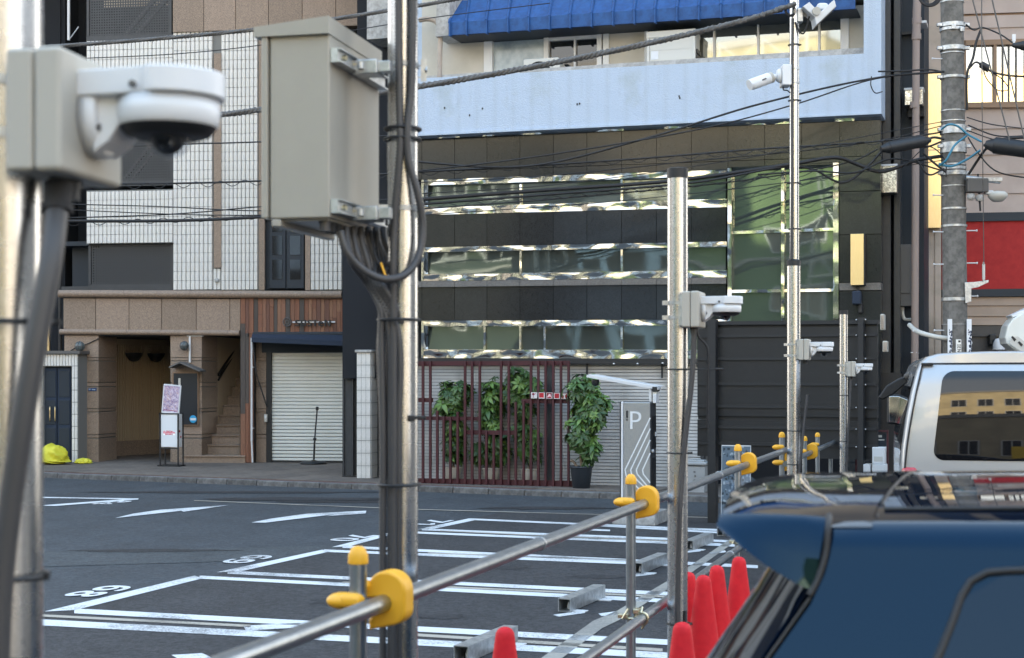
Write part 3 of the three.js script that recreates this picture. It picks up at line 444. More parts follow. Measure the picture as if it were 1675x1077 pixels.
  // dark building beside it
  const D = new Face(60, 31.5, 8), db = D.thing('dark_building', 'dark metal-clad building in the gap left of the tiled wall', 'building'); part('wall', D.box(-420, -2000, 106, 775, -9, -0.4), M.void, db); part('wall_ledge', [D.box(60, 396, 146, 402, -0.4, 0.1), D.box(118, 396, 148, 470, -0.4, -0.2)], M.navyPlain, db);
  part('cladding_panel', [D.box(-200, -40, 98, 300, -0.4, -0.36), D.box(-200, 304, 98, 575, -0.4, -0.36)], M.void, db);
  const dp = solo('downpipe', [rod(D.world(98, 600, 0.3), D.world(98, 428, 0.3), 0.035, 10), rod(D.world(98, 428, 0.3), D.world(98, 424, 0.3), 0.05, 10)], M.black, 'black vertical pipe at the left end of the granite frieze', 'pipe'); 
  solo('thin_pole', [rod(D.world(79, 575, 0.1), D.world(79, 505, 0.1), 0.035, 8), rod(D.world(79, 505, 0.1), D.world(78.5, 478, 0.1), 0.06, 8)], M.brass, 'thin pale pole rising from the roof of the annexe', 'pole');
  solo('light_rod', [rod(D.world(112, 66, 0.35), D.world(112, -40, 0.35), 0.03, 8), rod(D.world(112, 66, 0.35), D.world(128, 44, 0.1), 0.012, 6)], M.whiteMetal, 'pale upright rod before the dark wall at the top', 'rod');
  // dark steel column and tiled pier at the corner
  const C1 = new Face(571, 1.665 * FOC / (780 - CY), 12), sc = C1.thing('steel_column', 'tall dark steel H-column beside the white roller shutter', 'column');
  part('flange', [C1.box(560.5, 380, 562.5, 780, -0.16, 0.03), C1.box(575.5, 380, 577.5, 780, -0.16, 0.03)], M.darkSteel, sc); part('web', C1.box(562.5, 380, 575.5, 780, -0.1, -0.0), M.darkSteel, sc); part('dark_face', C1.box(577.5, 380, 583.5, 780, -0.3, -0.02), M.black, sc); part('base_plate', C1.box(559, 778.5, 585, 780.5, -0.2, 0.08), M.black, sc);
  const C2 = new Face(594, 1.665 * FOC / (783 - CY), 12), tp = C2.thing('tiled_pier', 'free-standing white tiled pier with a flat cap beside the steel column', 'pier');
  const t0 = C2.loc(583.5, 577, 0), t1 = C2.loc(606, 783, 0), W = t1[0] - t0[0], H = t0[1] - 0.085, E = 0.34;
  part('core', [bx(W - 0.01, H, E, (t0[0] + t1[0]) / 2, 0.085 + H / 2, -E / 2 - 0.012)], M.grout, tp); part('cap', rb(W + 0.05, 0.045, E + 0.08, 0.01, (t0[0] + t1[0]) / 2, 0.085 + H + 0.022, -E / 2), M.concrete, tp);
  const row = H / 10, tg = uvMetres(poly([[-0.037, 0], [-0.026, 0.018], [0.026, 0.018], [0.037, 0]], row - 0.008).rotateX(-Math.PI / 2).rotateY(Math.PI).rotateX(Math.PI).translate(0, 0, 0));
  tg.computeBoundingBox(); const tbb = tg.boundingBox; tg.translate(0, -(tbb.min.y + tbb.max.y) / 2, -tbb.min.z);
  for (let j = 0; j < 10; j++) { for (let i = 0; i < 3; i++) { const m = new THREE.Mesh(tg, M.tile); m.name = 'tile'; m.position.set(t0[0] + W * (i + 0.5) / 3, 0.085 + row * (j + 0.5), -0.012); tp.add(m); } for (let i = 0; i < 4; i++) { const m = new THREE.Mesh(tg, M.tile); m.name = 'tile'; m.rotation.y = Math.PI / 2; m.position.set(t1[0] - 0.006, 0.085 + row * (j + 0.5), -0.012 - E * (i + 0.5) / 4); tp.add(m); } }
}
// ---------------------------------------------------------------- the black granite building with the blue parapet
const B = new Face(690, 24.75, 18), TB = B.thing('granite_building', 'black polished-granite building with ribbon windows, blue parapet and blue roof', 'building');
const BY = (y, x) => y + (x - 690) * (-0.043 + (y - 222) * 0.0001268);
{
  const row = (x0, x1, yt, yb, w0, w1) => B.q([[x0, BY(yt, x0)], [x1, BY(yt, x1)], [x1, BY(yb, x1)], [x0, BY(yb, x0)]], w0, w1);
  const bevel = (p0, p1, p2, p3, wo, wi, th = 0.02) => { const f = [B.loc(...p0, wo), B.loc(...p1, wo), B.loc(...p2, wi), B.loc(...p3, wi)]; return quadPrism(f, f.map(([u, v, w]) => [u, v, w - th])); };
  part('core', [row(560, 1440, 190, 620, -8, -0.5), B.box(560, 560, 1446, 815, -8, -1.0), row(620, 1441, 228, 592, -0.5, -0.3)], M.void, TB);
  part('upper_storeys', [B.box(640, -1780, 1560, -70, -10, -2.4)], M.tileBeige, TB);
  const J = [632, 690, 743.5, 796.5, 850.5, 905, 960, 1016.7, 1073.8, 1131, 1188];
  const J2 = [...J.slice(0, 10), 1191, 1251, 1311.6, 1374, 1441];
  const pan = (x0, x1, yt, yb, w1 = 0) => part('granite_panel', row(x0 + 0.35, x1 - 0.35, yt, yb, -0.3, w1 + rr(-0.0015, 0.0015)), M.blackGranite[(rnd() * 3) | 0], TB);
  for (let i = 0; i + 1 < J2.length; i++) { pan(J2[i], J2[i + 1], 227.5, 281); pan(J2[i], J2[i + 1], 281.8, J2[i] > 1190 ? 292 : 294); }
  for (let i = 0; i + 1 < J.length; i++) {
    pan(J[i], J[i + 1], 352.5, 404.5);
    part('granite_ledge', row(J[i] + 0.3, J[i + 1] - 0.3, 460.5, 470, -0.3, 0.035), M.greyGranite, TB); pan(J[i], J[i + 1], 470.6, 524.5);
  }
  // right pier
  for (const [a, b] of [[290, 333], [334, 398], [399, 470], [483, 545], [546, 640], [641, 740], [741, 830]]) pan(1373, 1441.5, a, b);
  part('granite_ledge', row(1373.3, 1441.5, 471, 482, -0.3, 0.02), M.greyGranite, TB);
  // ribbon windows in mirror-steel reveals
  const ripple = (x0, x1, ya, yb, w, seed) => {                         // thin mirror sheet, buckled as sheet steel is
    const [u0, va0] = B.loc(x0, BY(ya, x0), w), [u1, va1] = B.loc(x1, BY(ya, x1), w), vb0 = B.loc(x0, BY(yb, x0), w)[1], vb1 = B.loc(x1, BY(yb, x1), w)[1], n = Math.round((u1 - u0) * 26), rowsW = [], k = mulberry(seed), ph = [0, 1, 2, 3, 4].map(() => k() * 6.28);
    for (let j = 0; j <= 5; j++) { const r = []; for (let i = 0; i <= n; i++) { const s = i / n, u = u0 + (u1 - u0) * s, t = j / 5, v = (va0 + (va1 - va0) * s) * (1 - t) + (vb0 + (vb1 - vb0) * s) * t, e = 0.006 * Math.sin(u * 3.1 + ph[0] + 2 * Math.sin(u * 0.9 + ph[1])) + 0.004 * Math.sin(u * 9.3 + v * 22 + ph[2]) + 0.0018 * Math.sin(v * 52 + Math.sin(u * 2.2 + ph[3]) * 3.4 + ph[4]) + 0.0008 * Math.sin(u * 23 - v * 35 + ph[3]); r.push(V(u, v, w + e)); } rowsW.push(r); }
    return loft(rowsW.reverse());
  };
  const band = (yo, yi, yj, yk, mull, x0 = 690, x1 = 1189) => {
    const f = part('window_frame', [
      ripple(x0, x1, yo, yi, 0.004, yo | 0), ripple(x0, x1, yj, yk, 0.006, yk | 0), row(x0, x1, yo, yi, -0.2, -0.012), row(x0, x1, yj, yk, -0.2, -0.012),
      B.q([[x0 - 1, BY(yo, x0)], [x0 + 3, BY(yo, x0)], [x0 + 3, BY(yk, x0)], [x0 - 1, BY(yk, x0)]], -0.2, 0.014), bevel([x0 + 3, BY(yo, x0)], [x0 + 10, BY(yi, x0)], [x0 + 10, BY(yj, x0)], [x0 + 3, BY(yk, x0)], 0.0, -0.1),
      row(x0, x1, yi - 1.4, yi + 0.9, -0.2, -0.07), row(x0, x1, yj - 1.2, yj + 1.2, -0.2, -0.07)], M.chrome, TB);
    const xs = [x0 + 8, ...mull, x1]; for (let i = 0; i + 1 < xs.length; i++) { const a = xs[i] + 1.6, b = xs[i + 1] - 1.6; const g = row(a, b, yi + 0.5, yj - 0.8, -0.16, -0.115 + rr(-0.006, 0.006)); part('pane', g, M.glass, TB); }
    for (const m of mull) part('mullion', row(m - 1.7, m + 1.7, yi, yj, -0.18, -0.075), M.chrome, TB);
  };
  band(294.5, 303.5, 340.5, 352, [851.5, 1017]); band(405, 412.5, 450, 460, [851.5, 1017]); band(525, 533.5, 573, 586, [792.6, 851, 891, 1017]);
  part('steel_strip', [ripple(632, 1441, 220.5, 227.5, 0.02, 77), row(632, 1441, 220, 227.4, -0.1, 0.004)], M.chrome, TB);
  // tall corner window, two bays by three rows
  const xs = [1194, 1280.5, 1367], ytop = (x) => 279 - (x - 1194) * 0.05, rows3 = [0, (x) => 381 - (x - 1194) * 0.035, (x) => 477 - (x - 1194) * 0.014, (x) => 533];
  rows3[0] = ytop;
  const vq = (xc, hw, wa, wb) => B.q([[xc - hw, ytop(xc) - 4], [xc + hw, ytop(xc) - 4], [xc + hw, 560], [xc - hw, 560]], wa, wb);
  part('window_frame', [vq(1193.5, 3.2, -0.3, 0.015), vq(1280.5, 2.6, -0.3, -0.02), vq(1367.5, 4.4, -0.3, 0.02), bevel([1194, ytop(1194) - 5], [1368, ytop(1368) - 5], [1364, ytop(1368) + 3], [1196, ytop(1194) + 3], 0.012, -0.1)], M.chrome, TB);
  for (let c = 0; c < 2; c++) for (let r = 0; r < 3; r++) {
    const a = xs[c] + 3, b = xs[c + 1] - 3; part('pane', B.q([[a, rows3[r](a) + 2], [b, rows3[r](b) + 2], [b, rows3[r + 1](b) - 1], [a, rows3[r + 1](a) - 1]], -0.2, -0.12), M.glass, TB);
    if (r) part('transom', B.q([[a - 1, rows3[r](a) - 2.4], [b + 1, rows3[r](b) - 2.4], [b + 1, rows3[r](b) + 2.4], [a - 1, rows3[r](a) + 2.4]], -0.2, -0.07), M.chrome, TB);
  }
  // blue parapet with a pier at its right end
  part('parapet', B.q([[640, 131], [1414, 87.5], [1414, 187.5], [640, 223]], -0.1, 0.22), M.blueStucco, TB);
  part('parapet_pier', B.q([[1413.2, -60], [1442, -62], [1442, 184.5], [1413.2, 186.4]], -0.5, 0.224), M.blueStucco, TB);
  part('drip_edge', B.q([[640, 221], [1442.5, 183.2], [1442.5, 186.2], [640, 224.5]], -0.1, 0.245), M.blueStucco, TB);
  part('stain_mark', [[726, 175], [767, 187], [788, 176], [947, 168], [943, 169], [1110, 156], [1111, 159]].map(([x, y]) => B.box(x, y, x + 2, y + 3, 0.2, 0.228)), M.black, TB);
  part('end_pier', B.q([[640, -40], [716, -44], [700, 132], [640, 134]], -1.4, -0.6), M.blueStucco, TB);
  // recessed top floor
  const UW = -0.55;
  part('balcony_floor', B.box(640, 128, 1413, 138, -1.6, -0.1), M.concrete, TB);
  part('upper_wall', [B.q([[690, 20], [791, 14], [791, 140], [690, 146]], -2.2, UW), B.q([[996, 30], [1056, 26], [1056, 130], [996, 134]], -2.2, UW), B.q([[1388, 10], [1420, 8], [1420, 110], [1388, 112]], -2.2, UW), B.q([[690, -20], [1420, -64], [1420, -2], [690, 58]], -2.2, UW - 0.02)], M.cream, TB);
  part('room', B.box(780, -30, 1414, 140, -2.8, -2.3), M.void, TB);
  const win = (x0, x1, yt, yb, glass) => { part('pane', B.q([[x0, yt], [x1, yt], [x1, yb], [x0, yb]], UW - 0.12, UW - 0.06), glass, TB); };
  const papered = new THREE.MeshPhysicalMaterial({ map: dataTex(512, (i) => mix([0.24, 0.31, 0.36], [0.46, 0.54, 0.58], clamp01((N.big[i] - 0.5) * 3 + 0.5)), true, 0.8), roughness: 0.25, clearcoat: 0.6 });
  const mirrorGlass = mat([0.34, 0.36, 0.34], 0.03, 0.8);
  win(804, 891, 52, 140, papered); win(901, 977, 52, 138, M.darkGlass); win(1056, 1168, 30, 130, mirrorGlass); win(1168, 1240, 24, 120, mirrorGlass); win(1240, 1302, 20, 118, mirrorGlass); win(1302, 1376, 16, 112, mirrorGlass);
  for (const [a, b, y] of [[791, 805, 40], [889, 897, 46], [976, 984, 46], [986, 996, 40], [1054, 1060, 24], [1375, 1389, 12]]) part('window_frame', B.box(a, y, b, 140, UW - 0.15, UW + 0.03, 0.008), M.white, TB);
  part('window_head', B.box(805, 49, 990, 54, UW - 0.15, UW + 0.02), M.white, TB); part('sash_rail', B.box(897, 58, 984, 61, UW - 0.1, UW + 0.01), M.white, TB);
  for (const a of [1168, 1240, 1302, 1340, 940]) part('mullion', B.box(a - 1.5, a === 940 ? 61 : 14, a + 1.5, 132, UW - 0.15, UW), M.whiteMetal, TB);
  for (let k = 0; k < 16; k++) { const y = 62 + k * 5; part('blind_slat', B.box(902, y, 976, y + 2, UW - 0.2, UW - 0.14), M.navyPlain, TB); }
  // standing-seam blue roof
  const ribs = [735, 762, 795, 830, 864, 898, 932, 967, 1002, 1037, 1071, 1107, 1143, 1179, 1215, 1251, 1287, 1323, 1361, 1400];
  const yb = (x) => 57.5 - (x - 735) * 0.0655, yf = (x) => 37 - (x - 735) * 0.0665;
  for (let i = 0; i + 1 < ribs.length; i++) {
    const a = ribs[i] + 0.8, b = ribs[i + 1] - 0.8;
    part('roof_panel', [B.q([[a, yf(a)], [b, yf(b)], [b, yb(b)], [a, yb(a)]], 0.0, 0.06), quadPrism([B.loc(a + 14, yf(a) - 90, -1.6), B.loc(b + 14, yf(b) - 90, -1.6), B.loc(b, yf(b), 0.06), B.loc(a, yf(a), 0.06)], [B.loc(a + 14, yf(a) - 90, -1.64), B.loc(b + 14, yf(b) - 90, -1.64), B.loc(b, yf(b) + 1, 0.0), B.loc(a, yf(a) + 1, 0.0)])], M.blueAwning, TB);
    part('roof_rib', [B.box(ribs[i] - 1.4, yf(ribs[i]) - 1, ribs[i] + 1.4, yb(ribs[i]) + 1, 0.0, 0.10), rod(V(...B.loc(ribs[i], yf(ribs[i]), 0.08)), V(...B.loc(ribs[i] + 14, yf(ribs[i]) - 90, -1.58)), 0.024, 5)], M.blueAwning, TB);
  }
  part('roof_soffit', B.q([[735, yb(735)], [1402, yb(1402)], [1402, yb(1402) + 1.5], [735, yb(735) + 1.5]], -1.4, 0.02), M.navyPlain, TB);
  part('roof_cheek', B.q([[716, -30], [736, -32], [735, 58], [712, 60]], -1.4, 0.0), M.concrete, TB);
  part('corner_pipe', tube([V(...B.loc(686, 33, -0.1)), V(...B.loc(700, 31, -0.1)), V(...B.loc(714, 36, -0.1)), V(...B.loc(719.5, 52, -0.1)), V(...B.loc(719.5, 90, -0.1)), V(...B.loc(719, 128, -0.1))], 0.042, 30, 8), M.beigeColumn, TB);
  // ground floor: long grey shutter in three runs
  const sh = part('roller_shutter', B.box(640, 592, 1150, 802, -1.0, -0.07), M.grout, TB);
  for (const [x0, x1] of [[642, 786], [786, 893], [903, 1148]]) for (let k = 0; k < 39; k++) { const y0 = 594 + k * 5.35; part('slat', B.q([[x0, y0 + 0.2], [x1, y0 + 0.2], [x1, y0 + 4.6], [x0, y0 + 4.6]].map(([x, y]) => [x, y + (x - 800) * 0.0215 * (y0 - 600) / 200]), -0.05, -0.02 + rr(-0.004, 0.004)), M.shutterGrey, sh); }
  part('shutter_post', [B.box(893, 592, 903, 802, -0.1, 0.03), B.box(1146, 592, 1152, 802, -0.1, 0.03)], M.darkSteel, TB);
  part('fascia', [row(640, 1150, 586.5, 594, -0.9, 0.12)], M.black, TB);
  part('fascia_light', [[1002, 594], [1041, 594], [1082, 593]].map(([x, y]) => B.box(x, y, x + 3.5, y + 2.5, 0.06, 0.13, 0.01)), M.whiteMetal, TB);
  part('hanger', [[958.5, 594, 618], [1081.5, 594, 619]].map(([x, y0, y1]) => B.box(x, y0, x + 2.5, y1, 0.02, 0.06)), M.black, TB);
}
// air conditioners on the balcony
{
  const ac = B.thing('air_conditioner', 'large cream air conditioner before the bright top-floor windows', 'air conditioner');
  part('case', B.box(1061, 56, 1136, 140, -0.48, -0.14, 0.02), M.acWhite, ac); part('front_panel', [B.box(1063, 58, 1134, 80, -0.16, -0.125, 0.01), B.box(1063, 82, 1134, 140, -0.16, -0.125, 0.01)], M.acWhite, ac);
  part('corner_post', [B.box(1058, 55, 1062.5, 140, -0.48, -0.115, 0.01), B.box(1132, 52, 1137.5, 140, -0.48, -0.115, 0.01)], M.acWhite, ac); part('rating_plate', B.box(1065, 84, 1077, 97, -0.16, -0.118), M.whiteMetal, ac); part('top', B.box(1057, 52, 1138, 57, -0.49, -0.105, 0.01), M.acWhite, ac);
  for (let k = 0; k < 6; k++) part('louvre', B.box(1138, 80 + k * 9, 1141, 86 + k * 9, -0.44, -0.16), M.black, ac);
  const a2 = B.thing('air_conditioner', 'small air conditioner with round fan peeking over the blue parapet', 'air conditioner');
  part('case', B.box(856, 97, 914, 142, -0.5, -0.16, 0.02), M.acWhite, a2); const [fu, fv] = B.loc(881, 122, -0.15);
  part('fan_grille', [0.05, 0.10, 0.15, 0.2].map((r) => new THREE.TorusGeometry(r, 0.006, 6, 30).translate(fu, fv, -0.145)), M.black, a2); part('fan', lathe([[0, 0], [0.21, 0.0], [0.21, 0.012], [0, 0.012]], 30).rotateX(Math.PI / 2).translate(fu, fv, -0.165), M.black, a2); part('side_cover', B.box(903, 102, 916, 142, -0.48, -0.135, 0.02), M.acWhite, a2);
}
// red steel gate
{
  const Q = new Face(690, 24.2, 19), gt = Q.thing('steel_gate', 'dark red steel bar gate before the grey shutter and plants', 'gate');
  const bot = (x) => 789 + (x - 690) * 0.027, top = (x) => 591 - (x - 690) * 0.002;
  const full = [691, 703, 760, 771.6, 784, 819, 831.6, 868, 880, 892, 904.5, 917, 929.5], low = [[714.5, 672], [725, 682], [736, 682], [748, 674], [795, 706], [807, 712], [843, 658], [856, 656]];
  for (const x of [655, 667, 679, ...full]) part('bar', Q.box(x - 1.9, top(x), x + 1.9, bot(x) + 1.5, -0.03, 0.012, 0.006), M.redBar, gt);
  for (const [x, y] of low) part('bar', Q.box(x - 1.9, y, x + 1.9, bot(x) + 1.5, -0.03, 0.012, 0.006), M.redBar, gt);
  for (const [x0, x1, y0, y1] of [[640, 931, 591.5, 598], [640, 707, 651, 658.5], [640, 784, 681, 688.5], [762, 844, 704, 712], [853, 930, 653, 660.5]]) part('rail', Q.box(x0, y0, x1, y1, -0.075, -0.033), M.redBar, gt);
  part('bottom_rail', Q.q([[640, 782], [935, 787], [935, 797], [640, 790.5]], -0.08, -0.035), M.redBar, gt);
  const art = (draw) => canvasMat(64, 64, (c) => { c.fillStyle = '#d8d2d0'; c.fillRect(0, 0, 64, 64); draw(c); });
  const kinds = [
    ['white sign with a dark red cocktail glass', (c) => { c.fillStyle = '#7c1230'; c.beginPath(); c.arc(24, 20, 13, 0, 7); c.fill(); c.fillRect(22, 28, 5, 24); c.fillRect(14, 52, 22, 4); c.lineWidth = 4; c.strokeStyle = '#7c1230'; c.beginPath(); c.moveTo(30, 26); c.lineTo(52, 12); c.stroke(); }],
    ['plain red sign with a pale edge next to the cocktail sign', (c) => { c.fillStyle = '#b8232f'; c.fillRect(5, 5, 50, 50); }],
    ['middle red and white sign with a pale diagonal figure', (c) => { c.fillStyle = '#7c1a28'; c.fillRect(4, 4, 56, 56); c.fillStyle = '#efc9cc'; c.beginPath(); c.moveTo(4, 54); c.lineTo(30, 12); c.lineTo(44, 16); c.lineTo(60, 58); c.lineTo(40, 40); c.fill(); c.fillStyle = '#b8232f'; c.fillRect(30, 44, 20, 10); }],
    ['plain red sign second from the right end', (c) => { c.fillStyle = '#b1202e'; c.fillRect(7, 7, 50, 50); }],
    ['red sign with a white tree figure at the right end', (c) => { c.fillStyle = '#a01c2a'; c.fillRect(4, 4, 56, 56); c.fillStyle = '#f3e9e6'; c.beginPath(); c.moveTo(4, 8); c.lineTo(58, 6); c.lineTo(36, 30); c.lineTo(46, 60); c.lineTo(22, 60); c.lineTo(26, 30); c.fill(); }]];
  kinds.forEach(([label, draw], i) => {
    const x0 = 868.6 + i * 12.45, y0 = 642 + i * 0.3, t = Q.thing('pictogram_sign', label + ' on the red gate', 'sign'); const [u0, v1] = Q.loc(x0, y0, 0.03), [u1, v0] = Q.loc(x0 + 9.8, y0 + 10, 0.03);
    part('board', bx(u1 - u0, v1 - v0, 0.012, (u0 + u1) / 2, (v0 + v1) / 2, 0.02), M.white, t); part('print', plate(u1 - u0, v1 - v0, (u0 + u1) / 2, (v0 + v1) / 2, 0.0285), art(draw), t);
  });
}
// umbrella plants: whorls of leaflets on branching stems
const leafVariants = [0, 1, 2].map((k) => {
  const r = mulberry(50 + k), out = [], nl = 8;
  for (let i = 0; i < nl; i++) {
    const a = i / nl * 6.283 + r() * 0.4, L0 = 0.085 + r() * 0.04, W0 = L0 * 0.21, droop = 0.35 + r() * 0.5, rowsP = [];
    for (let j = 0; j <= 3; j++) { const t = j / 3, w = W0 * Math.sin(Math.PI * (0.12 + 0.85 * t)), y = -droop * t * t * L0 + 0.03 * t; rowsP.push([V(0.012 + L0 * t, y + 0.006, -w), V(0.012 + L0 * t, y, 0), V(0.012 + L0 * t, y + 0.006, w)]); }
    out.push(loft(rowsP).rotateY(a));
  }
  return mergeGeometries(out.map((g) => g.toNonIndexed()));
});
function foliage(root, blobs, seed, dens, size = 1) {                 // blobs: [x, y, z, rx, ry, rz]; whorls sit on shoots that leave each clump unevenly
  const r = mulberry(seed), geos = [[], [], []], stems = [];
  for (const [x, y, z, rx, ry, rz] of blobs) {
    const shoots = Math.max(4, Math.round(dens * Math.pow(rx * ry * rz, 0.5) * 6));
    for (let i = 0; i < shoots; i++) {
      const th = r() * 6.283, ph = Math.acos(2 * r() - 1), d = V(Math.sin(ph) * Math.cos(th), Math.cos(ph), Math.sin(ph) * Math.sin(th)), reach = 0.45 + 0.75 * r(), base = V(x, y - ry * 0.5, z), tip = V(x + d.x * rx * reach, y + d.y * ry * reach, z + d.z * rz * reach), n = 2 + (r() * 3 | 0);
      stems.push(rod(base, tip, 0.0045, 4));
      for (let j = 0; j < n; j++) {
        const p = base.clone().lerp(tip, j === 0 ? 1 : 0.45 + 0.5 * r()).add(V((r() - 0.5) * 0.07, (r() - 0.5) * 0.07, (r() - 0.5) * 0.07)), s = size * (0.7 + 0.75 * r()), dir = d.clone().add(V((r() - 0.5) * 1.2, 0.75, 0.3 + (r() - 0.5))).normalize();
        const m = new THREE.Matrix4().compose(p, new THREE.Quaternion().setFromUnitVectors(V(0, 1, 0), dir).multiply(new THREE.Quaternion().setFromAxisAngle(V(0, 1, 0), r() * 6.28)), V(s, s, s));
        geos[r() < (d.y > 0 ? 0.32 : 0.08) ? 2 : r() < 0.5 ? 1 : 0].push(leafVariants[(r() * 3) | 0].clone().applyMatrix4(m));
      }
    }
  }
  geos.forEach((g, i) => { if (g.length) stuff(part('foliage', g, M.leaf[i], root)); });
  if (stems.length) stuff(part('twigs', stems, M.bark, root));
}
{
  const pot = (t, r0, r1, h, m) => { part('pot', lathe([[0, 0], [r0, 0], [r1, h * 0.93], [r1 + 0.012, h * 0.93], [r1 + 0.012, h], [r1 - 0.012, h], [r1 - 0.016, h * 0.9], [0, h * 0.9]], 32), m, t); part('soil', cyl(r1 - 0.014, 0.01, 0, h * 0.905, 0), M.soil, t); };
  const W = new Face(690, 24.47, 18.5), mk = (x, w, label) => thing('umbrella_plant', label, 'potted plant', W.world(x, 780, w).setY(0.085), -W.a, undefined);
  const rel = (x, y, cx) => [(x - cx) / FOC * 24, EYE - (y - CY) / FOC * 24 - 0.085];
  const specs = [
    [741, 'leafy potted plant in a white pot, leftmost behind the red gate', [[740, 650, 22, 26], [724, 664, 10, 12], [757, 640, 10, 12], [742, 700, 14, 26], [743, 728, 13, 20], [745, 748, 8, 8]]],
    [804, 'leafy potted plant in a white pot, middle of those behind the red gate', [[806, 650, 20, 30], [800, 690, 15, 26], [812, 715, 13, 20], [808, 736, 14, 16], [784, 740, 11, 12], [822, 738, 8, 12]]],
    [866, 'leafy potted plant in a white pot, nearest the pictogram signs', [[846, 622, 22, 17], [838, 644, 20, 16], [872, 634, 14, 16], [858, 664, 12, 14], [852, 700, 12, 18], [866, 722, 11, 20], [872, 742, 8, 10]]]];
  specs.forEach(([cx, label, bl], i) => {
    const t = mk(cx, -0.0, label); pot(t, 0.115, 0.135, 0.25, M.potWhite);
    part('trunk', [tube([V(0, 0.2, 0), V(0.02, 0.6, 0.01), V(-0.03, 1.0, 0)], 0.016, 16, 6), tube([V(0.03, 0.2, 0.02), V(-0.04, 0.7, 0), V(0.04, 1.3, 0)], 0.014, 16, 6)], M.bark, t);
    foliage(t, bl.map(([x, y, rx, ry]) => { const [u, v] = rel(x, y, cx); return [u, v, 0, rx / 105, ry / 105, 0.13]; }), 200 + i, 66, 1.05);
  });
  const t = mk(951, 0.42, 'tall leafy plant in a black pot standing right of the red gate'); pot(t, 0.13, 0.168, 0.33, M.potBlack);
  part('trunk', [tube([V(0.01, 0.28, 0), V(0.0, 0.5, 0.02), V(-0.03, 0.75, 0), V(0.05, 1.1, 0), V(0, 1.5, 0)], 0.028, 24, 8), tube([V(-0.05, 0.28, 0.02), V(-0.12, 0.4, 0.03), V(-0.16, 0.41, 0.03)], 0.02, 10, 7)], M.bark, t);
  foliage(t, [[955, 640, 26, 20], [962, 668, 32, 24], [958, 690, 26, 22], [972, 660, 20, 24], [950, 712, 20, 18], [968, 732, 10, 20], [948, 640, 14, 14], [964, 746, 8, 8]].map(([x, y, rx, ry]) => [(x - 951) / FOC * 23.3, EYE - (y - CY) / FOC * 23.3 - 0.085, 0, rx / 108, ry / 108, Math.min(0.22, rx / 110)]), 300, 54, 1.05);
}
